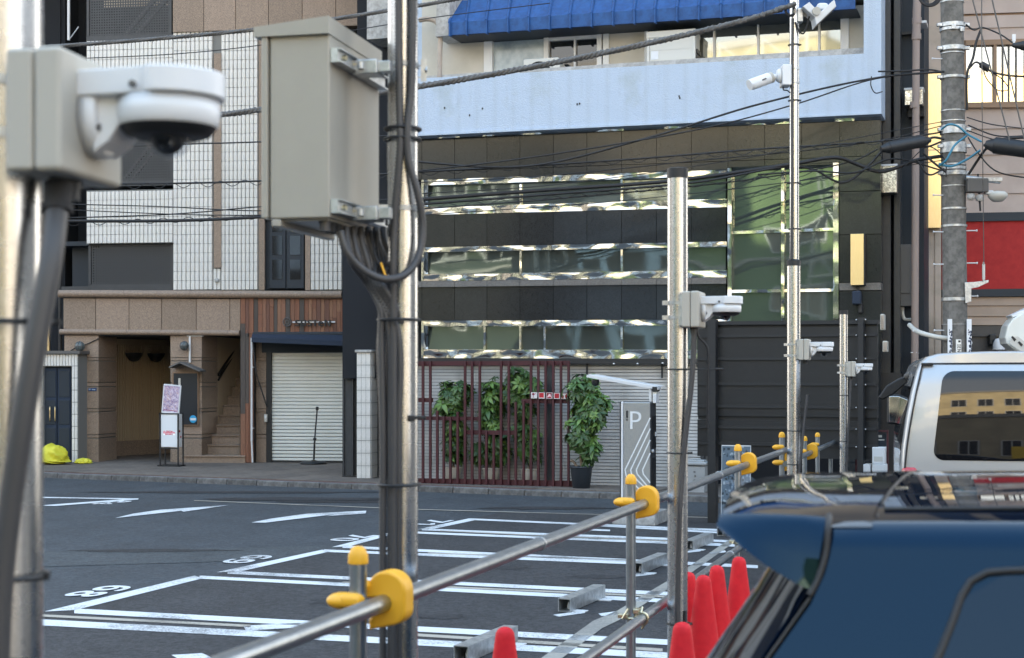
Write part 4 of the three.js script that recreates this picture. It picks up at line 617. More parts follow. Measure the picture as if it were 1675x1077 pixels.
// ---------------------------------------------------------------- parking machine
{
  const d0 = 1.75 * FOC / (858.7 - CY), Fm = new Face(1001, d0, 19), t = Fm.thing('parking_machine', 'silver parking payment machine with letter P under a slanting canopy', 'parking machine');
  const [u0] = Fm.loc(1001.5, 858, 0), [u1] = Fm.loc(1072, 858, 0), [, vt] = Fm.loc(1010, 837.6, 0), dep = 0.62;
  part('base_block', rb(u1 - u0, vt, dep, 0.012, (u0 + u1) / 2, vt / 2, -dep / 2), M.concrete, t);
  const w = -0.12, [a] = Fm.loc(1016, 700, w), [b] = Fm.loc(1064, 700, w), [, top] = Fm.loc(1040, 657.5, w), H = top - vt, D = 0.30;
  part('body', rb(b - a, H, D, 0.02, (a + b) / 2, vt + H / 2, w - D / 2, 3), M.darkSteel, t);
  part('front_panel', rb(b - a - 0.035, H - 0.01, 0.03, 0.012, (a + b) / 2 + 0.018, vt + H / 2, w + 0.004, 3), M.silver, t); part('edge_trim', [rb(0.03, H, 0.05, 0.012, a + 0.016, vt + H / 2, w - 0.008, 2)], M.whiteMetal, t); part('left_edge', rb(0.03, H, 0.2, 0.008, a - 0.012, vt + H / 2, w - 0.13), M.black, t);
  part('side_panel', [rb(0.012, H * 0.3, 0.2, 0.004, b + 0.002, vt + H * 0.72, w - 0.16), rb(0.012, H * 0.38, 0.2, 0.004, b + 0.002, vt + H * 0.3, w - 0.16)], M.panelBlack, t); part('lock', [cyl(0.02, 0.02, 0, 0, 0, 14).rotateZ(Math.PI / 2).translate(b + 0.012, vt + H * 0.55, w - 0.08), rb(0.02, 0.05, 0.03, 0.005, b + 0.01, vt + H * 0.7, w - 0.22)], M.whiteMetal, t);
  part('card_slot', Fm.box(1024, 672, 1027, 684, w, w + 0.026, 0.004), M.black, t); part('slot_label', Fm.box(1024, 685, 1027, 688.5, w, w + 0.022), M.cableGrey, t);
  const front = w + 0.0195, flatBar = (p, q, r) => { const A = V(...Fm.loc(...p, front)), Bq = V(...Fm.loc(...q, front)), dd = Bq.clone().sub(A), L2 = dd.length(); return bx(L2, r, 0.003).rotateZ(Math.atan2(dd.y, dd.x)).translate((A.x + Bq.x) / 2, (A.y + Bq.y) / 2, front + 0.0008); };
  const lns = [[[1063.7, 684], [1022.6, 769], [1024.5, 779], [1046, 801]], [[1063.7, 701.5], [1031.8, 769], [1033.2, 777], [1055, 798]], [[1063.7, 720], [1041, 769], [1042.5, 776], [1061, 798]], [[1063.7, 741.5], [1051.3, 769], [1052.4, 776], [1063.6, 790]]];
  part('stripe', lns.flatMap((l) => l.slice(1).map((p, i) => flatBar(l[i], p, 0.0155))), M.white, t);
  const pg = new TextGeometry('P', { font: fontR, size: 1, depth: 0.003, curveSegments: 10 }); pg.computeBoundingBox(); const bb = pg.boundingBox, [pu, pv] = Fm.loc(1031, 702, front), [pu2, pv2] = Fm.loc(1049, 673.5, front);
  part('letter_mark', pg.translate(-bb.min.x, -bb.min.y, 0).scale((pu2 - pu) / (bb.max.x - bb.min.x), (pv2 - pv) / (bb.max.y - bb.min.y), 1).translate(pu, pv, front), M.white, t);
  part('canopy_post', [Fm.box(1061.5, 632, 1066, 660, w - 0.2, w - 0.14, 0.006), Fm.box(1068, 645, 1073.5, 660, w - 0.24, w - 0.1, 0.006)], M.whiteMetal, t); part('post_cap', Fm.box(1067, 633, 1074.5, 641, w - 0.25, w - 0.1, 0.006), M.panelBlack, t); part('post_glass', Fm.box(1067.5, 641, 1074, 658, w - 0.23, w - 0.12, 0.004), M.acWhite, t);
  const c0 = V(...Fm.loc(955, 615.5, w)), c1 = V(...Fm.loc(1073, 636, w)); const cd = c1.clone().sub(c0);
  part('canopy', [bx(cd.length(), 0.03, 0.16).rotateZ(Math.atan2(cd.y, cd.x)).translate((c0.x + c1.x) / 2, (c0.y + c1.y) / 2, w - 0.2), bx(cd.length() * 0.96, 0.008, 0.42).rotateZ(Math.atan2(cd.y, cd.x)).translate((c0.x + c1.x) / 2, (c0.y + c1.y) / 2 + 0.02, w - 0.36)], M.whiteMetal, t); part('canopy_lamp', lathe([[0, -0.06], [0.035, -0.05], [0.05, 0], [0.04, 0.02]], 16).translate(...Fm.loc(974, 624, w - 0.2)), M.black, t);
}
// ---------------------------------------------------------------- black steel hoarding
{
  const d0 = 1.75 * FOC / (855 - CY), K = new Face(1163, d0, 27), t = K.thing('steel_hoarding', 'tall black ribbed steel panel fence on two posts behind the poles', 'fence');
  const bnd = [537, 550, 587, 628, 664.5, 681], slope = (y, x) => y + (x - 1163) * (y - 610) * 0.00016;
  const board = (yt, yb, x0 = 1141, x1 = 1436) => { part('board', K.q([[x0, slope(yt, x0) + 0.3], [x1, slope(yt, x1) + 0.3], [x1, slope(yb, x1) - 0.3], [x0, slope(yb, x0) - 0.3]], -0.03, 0), M.panelBlack, t); };
  for (let i = 0; i + 1 < bnd.length; i++) board(bnd[i], bnd[i + 1]);
  for (const [a, b] of [[686.5, 698.5], [698.5, 725.5], [725.5, 747]]) board(a, b);
  for (const y of [550, 587, 628, 664.5, 698.5, 725.5]) part('rib', K.q([[1141, slope(y, 1141) - 2.6], [1434, slope(y, 1434) - 2.6], [1434, slope(y, 1434) + 2.6], [1141, slope(y, 1141) + 2.6]], -0.0, 0.022), M.black, t);
  part('top_rail', [K.q([[1141, 526], [1438, 523.5], [1438, 530], [1141, 532]], -0.05, 0.02)], M.black, t); part('backing', K.q([[1142, 530], [1435, 528], [1435, 686 + 12], [1142, 686]], -0.05, -0.03), M.black, t);
  part('post', [K.box(1157.5, 523, 1170.5, 856, 0.0, 0.1)], M.black, t); { const [u0, v1] = K.loc(1404, 520, 0.08), [u1] = K.loc(1413, 520, 0.08); part('post', bx(u1 - u0, v1, 0.1, (u0 + u1) / 2, v1 / 2, 0.05), M.black, t); }
  const bolts = []; for (const y of [526.5, 551, 588, 629, 665, 699, 727]) for (const x of [1172, 1401, 1416]) bolts.push(new THREE.SphereGeometry(0.009, 8, 6).translate(...K.loc(x, slope(y, x), 0.026)));
  part('bolts', bolts, M.whiteMetal, t);
  // dark space below the panels
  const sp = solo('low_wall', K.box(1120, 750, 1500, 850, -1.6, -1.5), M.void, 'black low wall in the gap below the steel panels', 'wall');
  solo('shelf_beam', K.q([[1230, 756], [1408, 757], [1408, 762], [1230, 761]], -1.45, -1.4), M.cableGrey, 'dim horizontal beam in the gap below the steel panels', 'beam');
}
{ // small things stored beside it
  const W = new Face(1140, 22.6, 18), bt = W.at(1139, 770, 0, 'waste_bin', 'weathered grey plastic bin behind the parking machine pole', 'bin'); bt.position.y = 0.03;
  part('body', quadPrism([[-0.135, 0.42, 0.13], [0.155, 0.42, 0.13], [0.14, 0.03, 0.12], [-0.12, 0.03, 0.12]], [[-0.135, 0.42, -0.13], [0.155, 0.42, -0.13], [0.14, 0.03, -0.12], [-0.12, 0.03, -0.12]]), M.binGrey, bt); part('lid', [rb(0.33, 0.05, 0.31, 0.02, 0.01, 0.46, 0, 2), rb(0.25, 0.03, 0.22, 0.012, 0.01, 0.495, 0, 2)], M.binGrey, bt); part('handle', rb(0.12, 0.02, 0.03, 0.008, 0.01, 0.52, 0), M.binGrey, bt);
  part('written_mark', [bx(0.03, 0.02, 0.004, 0, 0.34, 0.130), bx(0.02, 0.03, 0.004, 0.01, 0.28, 0.130), bx(0.03, 0.016, 0.004, 0.0, 0.22, 0.128)], M.cableGrey, bt);
  const nw = new Face(1205, 17.8, 20), pt = nw.at(1202, 760, 0, 'paper_bundle', 'leaning bundle of blue-grey printed sheets under the black panels', 'paper bundle'); pt.position.y = 0.02; const newsprint = canvasMat(128, 128, (c) => { const r = mulberry(8); c.fillStyle = '#5c6b78'; c.fillRect(0, 0, 128, 128); for (let i = 0; i < 260; i++) { c.fillStyle = ['#33424f', '#9aa6ae', '#4c5f6e', '#222d37'][(r() * 4) | 0]; c.fillRect(r() * 128, r() * 128, 2 + r() * 10, 1 + r() * 4); } }, 0.3);
  part('sheet', bx(0.34, 0.95, 0.03, 0, 0.47, -0.05).rotateX(-0.05), M.white, pt); part('printed_face', plate(0.33, 0.93, 0, 0.47, -0.033).rotateX(-0.05), newsprint, pt); part('wrapping', loft([0, 1, 2, 3].map((i) => [0, 1, 2, 3, 4, 5].map((j) => V(-0.1 + j * 0.09, 0.52 + 0.03 * ((i * 7 + j * 5) % 4) - i * 0.06, 0.03 + 0.02 * ((i + j * 3) % 3))))), M.clearDome, pt);
  const bxw = new Face(1430, 17.6, 20);
  const wb = (x0, y0, x1, y1, w, label) => { const o = bxw.thing('carton', label, 'box', 'white cartons stacked beside the hoarding'); part('case', bxw.box(x0, y0, x1, y1, w - 0.28, w, 0.006), M.white, o); part('label_print', bxw.box(x0 + 3, y0 + (y1 - y0) * 0.55, x1 - 3, y1 - 4, w - 0.002, w + 0.002), M.acWhite, o); };
  wb(1411, 760, 1424, 812, 0, 'narrow white carton at the left of the white carton stack'); wb(1427, 760, 1449, 812, 0.02, 'lower white carton of the stack before the red-brown rack'); wb(1427, 732, 1447, 759.5, 0.0, 'upper white carton of the stack before the red-brown rack');
  const rk = bxw.thing('storage_rack', 'red-brown metal rack frame behind the white cartons', 'rack'); part('upright', [bxw.box(1450.5, 704, 1453.5, 812, -0.2, -0.17), bxw.box(1399, 748, 1402, 800, -0.5, -0.47)], M.redBar, rk); part('crossbar', [bxw.box(1430, 704, 1453, 707, -0.2, -0.16)], M.redBar, rk); part('panel', bxw.box(1432, 709, 1450, 731, -0.24, -0.2), M.navyPlain, rk); part('panel_print', [bxw.box(1435, 712, 1443, 716, -0.21, -0.195), bxw.box(1435, 719, 1447, 721, -0.21, -0.195)], M.acWhite, rk);
}
// ---------------------------------------------------------------- dark gap and the siding building on the right
{
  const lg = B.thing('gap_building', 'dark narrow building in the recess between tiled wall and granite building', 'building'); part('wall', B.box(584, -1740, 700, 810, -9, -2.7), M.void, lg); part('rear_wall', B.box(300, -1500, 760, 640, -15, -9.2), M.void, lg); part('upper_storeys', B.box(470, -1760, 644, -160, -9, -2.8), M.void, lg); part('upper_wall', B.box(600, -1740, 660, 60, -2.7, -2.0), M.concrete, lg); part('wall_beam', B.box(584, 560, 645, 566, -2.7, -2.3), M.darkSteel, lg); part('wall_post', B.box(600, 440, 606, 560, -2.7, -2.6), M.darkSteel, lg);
  const g = B.thing('narrow_building', 'near-black narrow building wall between granite pier and siding building', 'building');
  part('wall', B.box(1441, -2100, 1512, 840, -3, -1.0), M.navyPlain, g); part('wall_rib', [B.box(1444, -60, 1457, 700, -1.0, -0.5), B.box(1463, -60, 1473, 680, -1.0, -0.6)], M.darkSteel, g); part('low_screen', B.box(1440, 610, 1475, 830, -0.6, -0.3), M.black, g); part('ledge', [B.box(1474, 52, 1500, 55, -1.0, -0.9), B.box(1486, 150, 1512, 190, -1.0, -0.8)], M.black, g);
  const dsp = B.thing('downspout', 'dusty pink drainpipe running the full height of the gap', 'pipe'); part('pipe', [rod(V(...B.loc(1499, 64, -0.5)), V(...B.loc(1502, -60, -0.5)), 0.062, 14), rod(V(...B.loc(1496.5, 640, -0.5)), V(...B.loc(1499, 64, -0.5)), 0.055, 14)], M.pinkPipe, dsp); part('coupling', [[1500, 34], [1499.5, 60], [1496.5, 172], [1497, 610]].map(([x, y]) => cyl(0.07, 0.09, ...B.loc(x, y, -0.5), 16)), M.pinkPipe, dsp); part('bracket', [B.box(1490, 576, 1500, 578, -1, -0.45), B.box(1503, 34, 1516, 37, -0.9, -0.5)], M.whiteMetal, dsp);
  const mt = B.thing('meter_box', 'tall grey wall box with a bent conduit beside the pink drainpipe', 'meter box'); part('case', B.box(1471.5, 400, 1491, 501, -1.0, -0.65, 0.01), M.cableGrey, mt); part('door', B.box(1473, 403, 1490, 480, -0.66, -0.635, 0.006), M.cableGrey, mt); part('conduit', tube([V(...B.loc(1477, 500, -0.8)), V(...B.loc(1477, 515, -0.8)), V(...B.loc(1480, 522, -0.8)), V(...B.loc(1493, 523, -0.7))], 0.025, 20, 8), M.acWhite, mt); part('bracket', B.box(1463, 503, 1478, 506, -0.95, -0.75), M.acWhite, mt);
  const sm = (x0, y0, x1, y1, w, label) => { const o = B.thing('metal_box', label, 'metal box'); part('case', B.box(x0, y0, x1, y1, w - 0.3, w, 0.01), M.speckMetal, o); part('lid', B.box(x0 - 1, y0 - 2, x1 + 1, y0, w - 0.3, w + 0.02, 0.004), M.whiteMetal, o); return o; };
  sm(1480, 146, 1510, 171, -0.62, 'upper speckled metal box behind the pink drainpipe'); const lo = sm(1443, 271, 1467.5, 315, -0.2, 'lower speckled metal box fixed at the granite pier edge'); part('dark_side', B.box(1440, 290, 1443.5, 317, -0.5, -0.19), M.black, lo);
  const gs = B.thing('sign_box', 'gold-fronted vertical sign box projecting from the black granite pier', 'sign box'); part('case', B.box(1392, 383, 1415.5, 467, -0.05, 0.16, 0.008), M.black, gs); part('front_panel', B.box(1391.5, 383, 1413, 466.5, 0.155, 0.18, 0.004), M.brass, gs);
  const cam2 = B.thing('wall_device', 'dark blue wall device hanging below the gold sign box', 'wall device'); part('bracket', B.box(1401, 466, 1406, 478, 0.0, 0.06), M.black, cam2); part('body', B.box(1394, 476, 1408, 498, 0.02, 0.2, 0.02), M.navy, cam2); part('tail', [B.box(1404, 495, 1411, 513, 0.01, 0.12, 0.02)], M.black, cam2);
  const bs = (x0, y0, x1, y1, label) => { const o = B.thing('pier_box', label, 'junction box'); part('case', B.box(x0, y0, x1, y1, -0.2, 0.04, 0.012), M.acWhite, o); part('cover', B.box(x0 + 1, y0 + 2, x1 - 1, y1 - 2, 0.03, 0.055, 0.005), M.beigeColumn, o); };
  bs(1440, 514, 1447, 540, 'upper small pale box at the edge of the granite pier'); bs(1444, 558, 1452, 576, 'lower small pale box at the edge of the granite pier');
  // siding building
  const R = new Face(1600, 24.6, 8), rbd = R.thing('siding_building', 'pinkish lap-siding building with a red sign panel on the right', 'building'); const RY = (y, x) => y + (x - 1600) * (-0.032 + y * 0.00006);
  part('core', [R.box(1514, -2150, 2600, 840, -8, -0.08)], M.void, rbd);
  const bd = (x0, x1, a, b, m) => { const f = [[x0, RY(a, x0)], [x1, RY(a, x1)], [x1, RY(b, x1)], [x0, RY(b, x0)]], q0 = f.map(([x, y], i) => R.loc(x, y, i < 2 ? 0.0 : 0.02)); part('siding_board', quadPrism(q0, q0.map(([u, v]) => [u, v, -0.1])), m, rbd); };
  for (const [a, b] of [[-100, -42], [-41.5, -9], [-8.5, 22]]) bd(1516, 1790, a, b, M.siding);
  for (const [a, b] of [[26, 46], [46.5, 68], [177, 211], [211.5, 253.5], [254, 285], [285.5, 317], [317.5, 348.5]]) bd(1541, 1790, a, b, M.siding);
  part('shadow_gap', R.box(1541, 22, 1790, 26, -0.1, -0.02), M.brownFrame, rbd);
  const wn = part('window', [R.q([[1577, 66], [1790, 60], [1790, 70], [1577, 74]], -0.1, 0.05), R.q([[1577, 168], [1790, 163], [1790, 175], [1577, 176]], -0.1, 0.07), R.box(1577, 66, 1581, 176, -0.1, 0.05), R.box(1626, 70, 1631, 172, -0.1, 0.04), R.box(1715, 66, 1720, 176, -0.1, 0.05)], M.brownFrame, rbd);
  for (const [a, b] of [[1581, 1626], [1631, 1715]]) part('pane', R.box(a, 72, b, 170, -0.08, -0.04), mat([0.62, 0.62, 0.58], 0.03, 0.8), wn); for (const x of [1640, 1650, 1662, 1676]) part('window_bar', R.box(x, 72, x + 2.2, 170, -0.04, 0.0), M.cableGrey, wn);
  part('sign_frame', [R.q([[1541, 349], [1790, 345], [1790, 359], [1541, 363]], -0.1, 0.04), R.q([[1541, 474], [1790, 471], [1790, 484], [1541, 486]], -0.1, 0.05)], M.navyPlain, rbd); part('sign_panel', R.q([[1541, 363], [1790, 359], [1790, 471], [1541, 474]], -0.1, 0.0), M.redSign, rbd);
  for (const [a, b] of [[486, 500], [500.5, 517.5], [518, 532]]) bd(1541, 1790, a, b, M.sidingBrown);
  part('lower_wall', [R.box(1541, 533, 1790, 550, -0.1, 0.0), R.box(1541, 550, 1790, 840, -0.1, -0.05)], M.darkSteel, rbd);
  part('corner_column', [R.box(1515.5, -60, 1540, 640, -0.1, 0.06), R.box(1519, 374, 1523, 640, 0.05, 0.075), R.box(1530, 374, 1536, 640, 0.05, 0.075)], M.beigeColumn, rbd);
  const bp = R.thing('blade_sign', 'tall blank brushed-gold vertical sign panel beside the concrete utility pole', 'sign'); part('panel', R.box(1513, 119, 1540, 373, 0.06, 0.2, 0.006), M.brass, bp); part('seam', [R.box(1512.6, 245, 1540.4, 246, 0.05, 0.203), R.box(1512.6, 118, 1540.4, 120, 0.05, 0.204)], M.beigeColumn, bp);
  const sl = R.thing('hooded_spotlight', 'silver hooded spotlight on the dark lower wall above the van', 'spotlight'); { const [u, v] = R.loc(1634, 566, 0.25); part('hood', lathe([[0.0, 0.12], [0.05, 0.11], [0.085, 0.05], [0.095, -0.06], [0.085, -0.06], [0.07, 0.04], [0, 0.09]], 24).translate(u, v, 0.25), M.whiteMetal, sl); part('lamp', new THREE.SphereGeometry(0.06, 16, 10).translate(u, v - 0.02, 0.25), M.acWhite, sl); part('mount', [R.box(1619, 547, 1630, 565, -0.06, 0.14, 0.02), rod(V(u, v + 0.09, 0.25), V(u - 0.1, v + 0.08, 0.05), 0.02, 8)], M.black, sl); }
  const cap = R.at(1587, 561, 0.15, 'pipe_end', 'small white pipe end beside the patterned guard on the pole', 'pipe'); part('pipe', rod(V(-0.03, 0, -0.2), V(0, 0, 0), 0.03, 10), M.white, cap); part('rim', new THREE.TorusGeometry(0.03, 0.008, 6, 14), M.white, cap);
  // white machine housing tilted above the van roof
  const mh = R.thing('machine_arm', 'white tilted machine housing with dark vents above the van roof', 'machine'); const w = 3.2, pt = ([x, y]) => R.loc(x, y, w).slice(0, 2), outline = [[1648, 552], [1652, 534], [1660, 523], [1700, 500], [1740, 494], [1740, 610], [1682, 587], [1650, 561]].map(pt);
  part('housing', poly(outline, 0.5, 0.02).translate(0, 0, w - 0.55), M.shutterWhite, mh); part('cover', poly([[1658, 516], [1700, 497], [1740, 486], [1740, 497], [1700, 507], [1662, 521]].map(pt), 0.4, 0.012).translate(0, 0, w - 0.5), M.white, mh); part('dark_seam', poly([[1660, 519], [1700, 503], [1740, 494], [1740, 499], [1700, 510], [1662, 524]].map(pt), 0.42, 0.0).translate(0, 0, w - 0.505), M.black, mh);
  part('recess', poly([[1656, 551], [1665, 551], [1690, 570], [1688, 581], [1672, 577], [1650, 562]].map(pt), 0.01, 0).translate(0, 0, w + 0.026), M.acWhite, mh);
  for (const [x, y] of [[1657.5, 555], [1668.5, 563.5]]) part('vent', poly([[x - 4, y - 3], [x - 1.5, y - 5], [x + 4.5, y + 0.5], [x + 1.5, y + 4]].map(pt), 0.012, 0).translate(0, 0, w + 0.031), M.black, mh);
  const bs0 = R.loc(1735, 560, w)[0]; part('mast', bx(0.25, 2.2, 0.25, bs0 + 0.1, 1.1, w - 0.3), M.shutterWhite, mh);
}
// ---------------------------------------------------------------- utility pole
const UD = 21.8; 
{
  const c = P(1563.5, 618, UD), up = thing('utility_pole', 'grey concrete utility pole ringed with steel bands and cable boxes', 'utility pole', [c.x, 0, c.z]);
  const lean = (1558.5 - 1564) / FOC * UD / (570 / FOC * UD), at = (y) => { const h = EYE - (y - CY) / FOC * UD; return V(lean * (h - EYE), h, 0); }, rad = (y) => 0.172 - (570 - y) * 0.0000245;
  part('shaft', rod(V(-lean * EYE, 0, 0), at(-500), 0.178, 32, 0.145), M.poleConcrete, up);
  const band = (y, h, r = 0.012, m = M.galv) => { const p = at(y), R0 = rad(y); return new THREE.CylinderGeometry(R0 + r, R0 + r, h, 32, 1, true).translate(p.x, p.y, 0); };
  const dbl = M.galv; dbl.side = THREE.DoubleSide;
  part('band', [band(4, 0.02), band(42, 0.055, 0.02), band(49, 0.04, 0.016), band(80, 0.06, 0.018), band(88, 0.012), band(127, 0.035, 0.016), band(182, 0.012), band(199, 0.014), band(213, 0.12, 0.02), band(240, 0.10, 0.018), band(248, 0.05, 0.02), band(270, 0.02), band(276, 0.04, 0.014), band(284, 0.06, 0.018), band(305, 0.012), band(342, 0.025), band(370, 0.03, 0.014), band(490, 0.045, 0.016), band(531, 0.006)], M.galv, up);
  const lug = []; for (const y of [42, 80, 127, 213, 240, 284]) for (const s of [-1, 1]) { const p = at(y); lug.push(rb(0.07, 0.05, 0.06, 0.008, p.x + s * (rad(y) + 0.035), p.y, 0.05)); } for (const y of [46, 50]) lug.push(rb(0.06, 0.07, 0.03, 0.008, at(y).x - 0.03 + (y - 46) * 0.03, at(y).y - 0.02, rad(y) + 0.02));
  part('lug', lug, M.galv, up); const rungs = []; for (const [y, s] of [[97, -1], [320, -1], [378, 1], [380, -1], [431, 1], [433, -1], [485, 1], [541, -1]]) { const p = at(y), x = p.x + s * rad(y); rungs.push(rod(V(x - s * 0.03, p.y, 0.03), V(x + s * 0.14, p.y, 0.05), 0.009, 8), rod(V(x + s * 0.13, p.y, 0.05), V(x + s * 0.145, p.y, 0.05), 0.016, 8)); }
  part('step_pin', rungs, M.whiteMetal, up);
  const arm = (pts) => poly(pts.map(([x, y]) => [(x - 1563.5) / FOC * UD, EYE - (y - CY) / FOC * UD]), 0.05, 0.004).translate(0, 0, 0.12);
  part('cable_bracket', [arm([[1573, 464], [1590, 463], [1611, 460], [1611, 463], [1594, 471], [1583, 473], [1583, 494], [1574, 497]])], M.galv, up);
  const guardMat = canvasMat(64, 256, (c2) => { const r = mulberry(4); c2.fillStyle = '#e6e8ea'; c2.fillRect(0, 0, 64, 256); c2.fillStyle = '#1c2a44'; for (let i = 0; i < 90; i++) { const y = 60 + r() * 196; c2.beginPath(); c2.arc(20 + r() * 40, y, 3 + r() * 5, 0, 7); c2.fill(); } });
  for (const [x0, x1] of [[1545, 1552], [1576, 1583.5]]) { const a = (x0 - 1563.5) / FOC * UD, b = (x1 - 1563.5) / FOC * UD, h0 = EYE - (596 - CY) / FOC * UD, h1 = EYE - (523 - CY) / FOC * UD; part('guard', [bx(b - a, h1 - h0, 0.02, (a + b) / 2, (h0 + h1) / 2, 0.17)], M.white, up); part('guard_print', plate(b - a, h1 - h0, (a + b) / 2, (h0 + h1) / 2, 0.1815), guardMat, up); }
  const sx = (1562.5 - 1563.5) / FOC * UD, sh0 = EYE - (600 - CY) / FOC * UD, sh1 = EYE - (556 - CY) / FOC * UD; part('pole_number', [bx(0.075, sh1 - sh0, 0.012, sx, (sh0 + sh1) / 2, 0.175)], M.white, up); part('number_print', plate(0.072, sh1 - sh0 - 0.01, sx, (sh0 + sh1) / 2, 0.1822), canvasMat(48, 240, (c2) => { c2.fillStyle = '#ece9e2'; c2.fillRect(0, 0, 48, 240); c2.fillStyle = '#23231f'; c2.fillRect(20, 6, 22, 18); c2.font = 'bold 44px sans-serif'; c2.save(); c2.translate(8, 40); c2.rotate(Math.PI / 2); c2.fillText('IENZ', 0, -4); c2.restore(); }), up);
  const cl = (a, b, r, label, m = M.black) => { const A = P(...a), Bp = P(...b), o = thing('cable_closure', label, 'cable closure', A), d = Bp.clone().sub(A), n = d.clone().normalize(), L2 = d.length(); part('body', [rod(n.clone().multiplyScalar(0.12), n.clone().multiplyScalar(L2 - 0.12), r, 14), rod(V(0, 0, 0), n.clone().multiplyScalar(0.13), r * 0.45, 12, r * 0.95), rod(n.clone().multiplyScalar(L2), n.clone().multiplyScalar(L2 - 0.13), r * 0.4, 12, r * 0.95)], m, o); const sd = V(0, 0, 0).addScaledVector(n, L2 / 2); part('clamp_strip', rod(n.clone().multiplyScalar(0.14).setY(n.y * 0.14 - r * 0.7), n.clone().multiplyScalar(L2 - 0.14).setY(n.y * (L2 - 0.14) - r * 0.7), 0.02, 8), m, o); return o; };
  cl([1441, 244, 21.2], [1522, 229, 21.4], 0.085, 'long black cable closure hanging left of the utility pole'); cl([1613, 236, 21], [1720, 250, 20.6], 0.115, 'large black cable closure at the right picture edge'); cl([1657, 74, 21], [1720, 77, 20.8], 0.065, 'black cable closure near the top right corner'); cl([1603, 104, 21.4], [1618, 113, 21.4], 0.05, 'small black cable joint hanging before the siding window');
  const lb = thing('street_lamp', 'small street lamp with bracket box on the right of the utility pole', 'street lamp', P(1583, 300, UD - 0.15));
  const q = (x, y, z = 0) => V((x - 1583) / FOC * UD, -(y - 300) / FOC * UD, z); part('bracket', [rod(q(1580, 291), q(1636, 297), 0.035, 10), bx(0.45, 0.05, 0.1, q(1612, 294).x, q(1612, 294).y, 0)], M.galv, lb); part('box', rb(0.3, 0.2, 0.16, 0.02, q(1598, 304).x, q(1598, 304).y, 0), M.cableGrey, lb); part('lamp_head', lathe([[0, -0.11], [0.07, -0.10], [0.125, -0.05], [0.14, 0.0], [0.1, 0.035], [0.0, 0.05]], 24).translate(q(1632, 318).x, q(1632, 318).y, 0), M.acWhite, lb); part('neck', rb(0.12, 0.06, 0.09, 0.02, q(1618, 315).x, q(1618, 315).y, 0), M.whiteMetal, lb); part('insulator', [lathe([[0.03, 0], [0.06, 0.03], [0.05, 0.09], [0.0, 0.1]], 14).translate(q(1588, 322).x, q(1588, 322).y - 0.05, 0.02), lathe([[0.03, 0], [0.06, 0.03], [0.05, 0.09], [0.0, 0.1]], 14).translate(q(1602, 324).x, q(1602, 324).y - 0.05, 0.02)], M.concrete, lb); part('stem', [rod(q(1588, 310), q(1588, 324), 0.012, 6), rod(q(1602, 310), q(1602, 324), 0.012, 6), rod(q(1600, 285), q(1604, 345), 0.014, 6)], M.black, lb);
  const wh = thing('white_conduit', 'white bent conduit running from the pole to the pink drainpipe', 'conduit', P(1540, 570, UD)); const k = (x, y, z) => V((x - 1540) / FOC * UD, -(y - 570) / FOC * UD, z); part('pipe', tube([k(1546, 554, 0.1), k(1530, 552, 0.1), k(1510, 546, 0), k(1504, 540, -0.2), k(1503, 530, -0.5)], 0.035, 30, 8), M.acWhite, wh); part('clip', cyl(0.045, 0.04, k(1504, 540, -0.2).x, k(1504, 540, -0.2).y, -0.2, 12), M.whiteMetal, wh);
}
// ---------------------------------------------------------------- overhead cables
const cableLine = (pts, r, label, group, m = M.cable, name = 'overhead_cable') => solo(name, tube(pts.map((p) => P(...p)), r, 12 * pts.length, 6), m, label, 'cable', group);
function twisted(pts, r, strands, turns, label) { const c = smooth(pts.map((p) => P(...p))), geos = [], n = 160; for (let s = 0; s < strands; s++) { const q = []; for (let i = 0; i <= n; i++) { const t = i / n, p = c.getPoint(t), a = t * turns * 6.283 + s * 6.283 / strands; q.push(V(p.x, p.y + Math.sin(a) * r, p.z + Math.cos(a) * r)); } geos.push(new THREE.TubeGeometry(smooth(q), 320, r * 1.05, 6)); } return solo('twisted_cable', geos, M.cableGrey, label, 'cable'); }
twisted([[-40, 222, 13.4], [250, 200, 13.4], [430, 179, 13.4], [690, 141, 13.3], [900, 104, 13.2], [1100, 62, 13.1], [1240, 27, 13.05], [1300, 7, 13]], 0.016, 3, 60, 'thick twisted grey cable sagging from the tall camera pole across the facade');
twisted([[60, 78, 16], [250, 64, 16], [430, 47, 16], [560, 29, 16], [738, 0, 16], [860, -24, 16]], 0.013, 3, 60, 'thick twisted grey cable crossing the top left behind the cabinet');
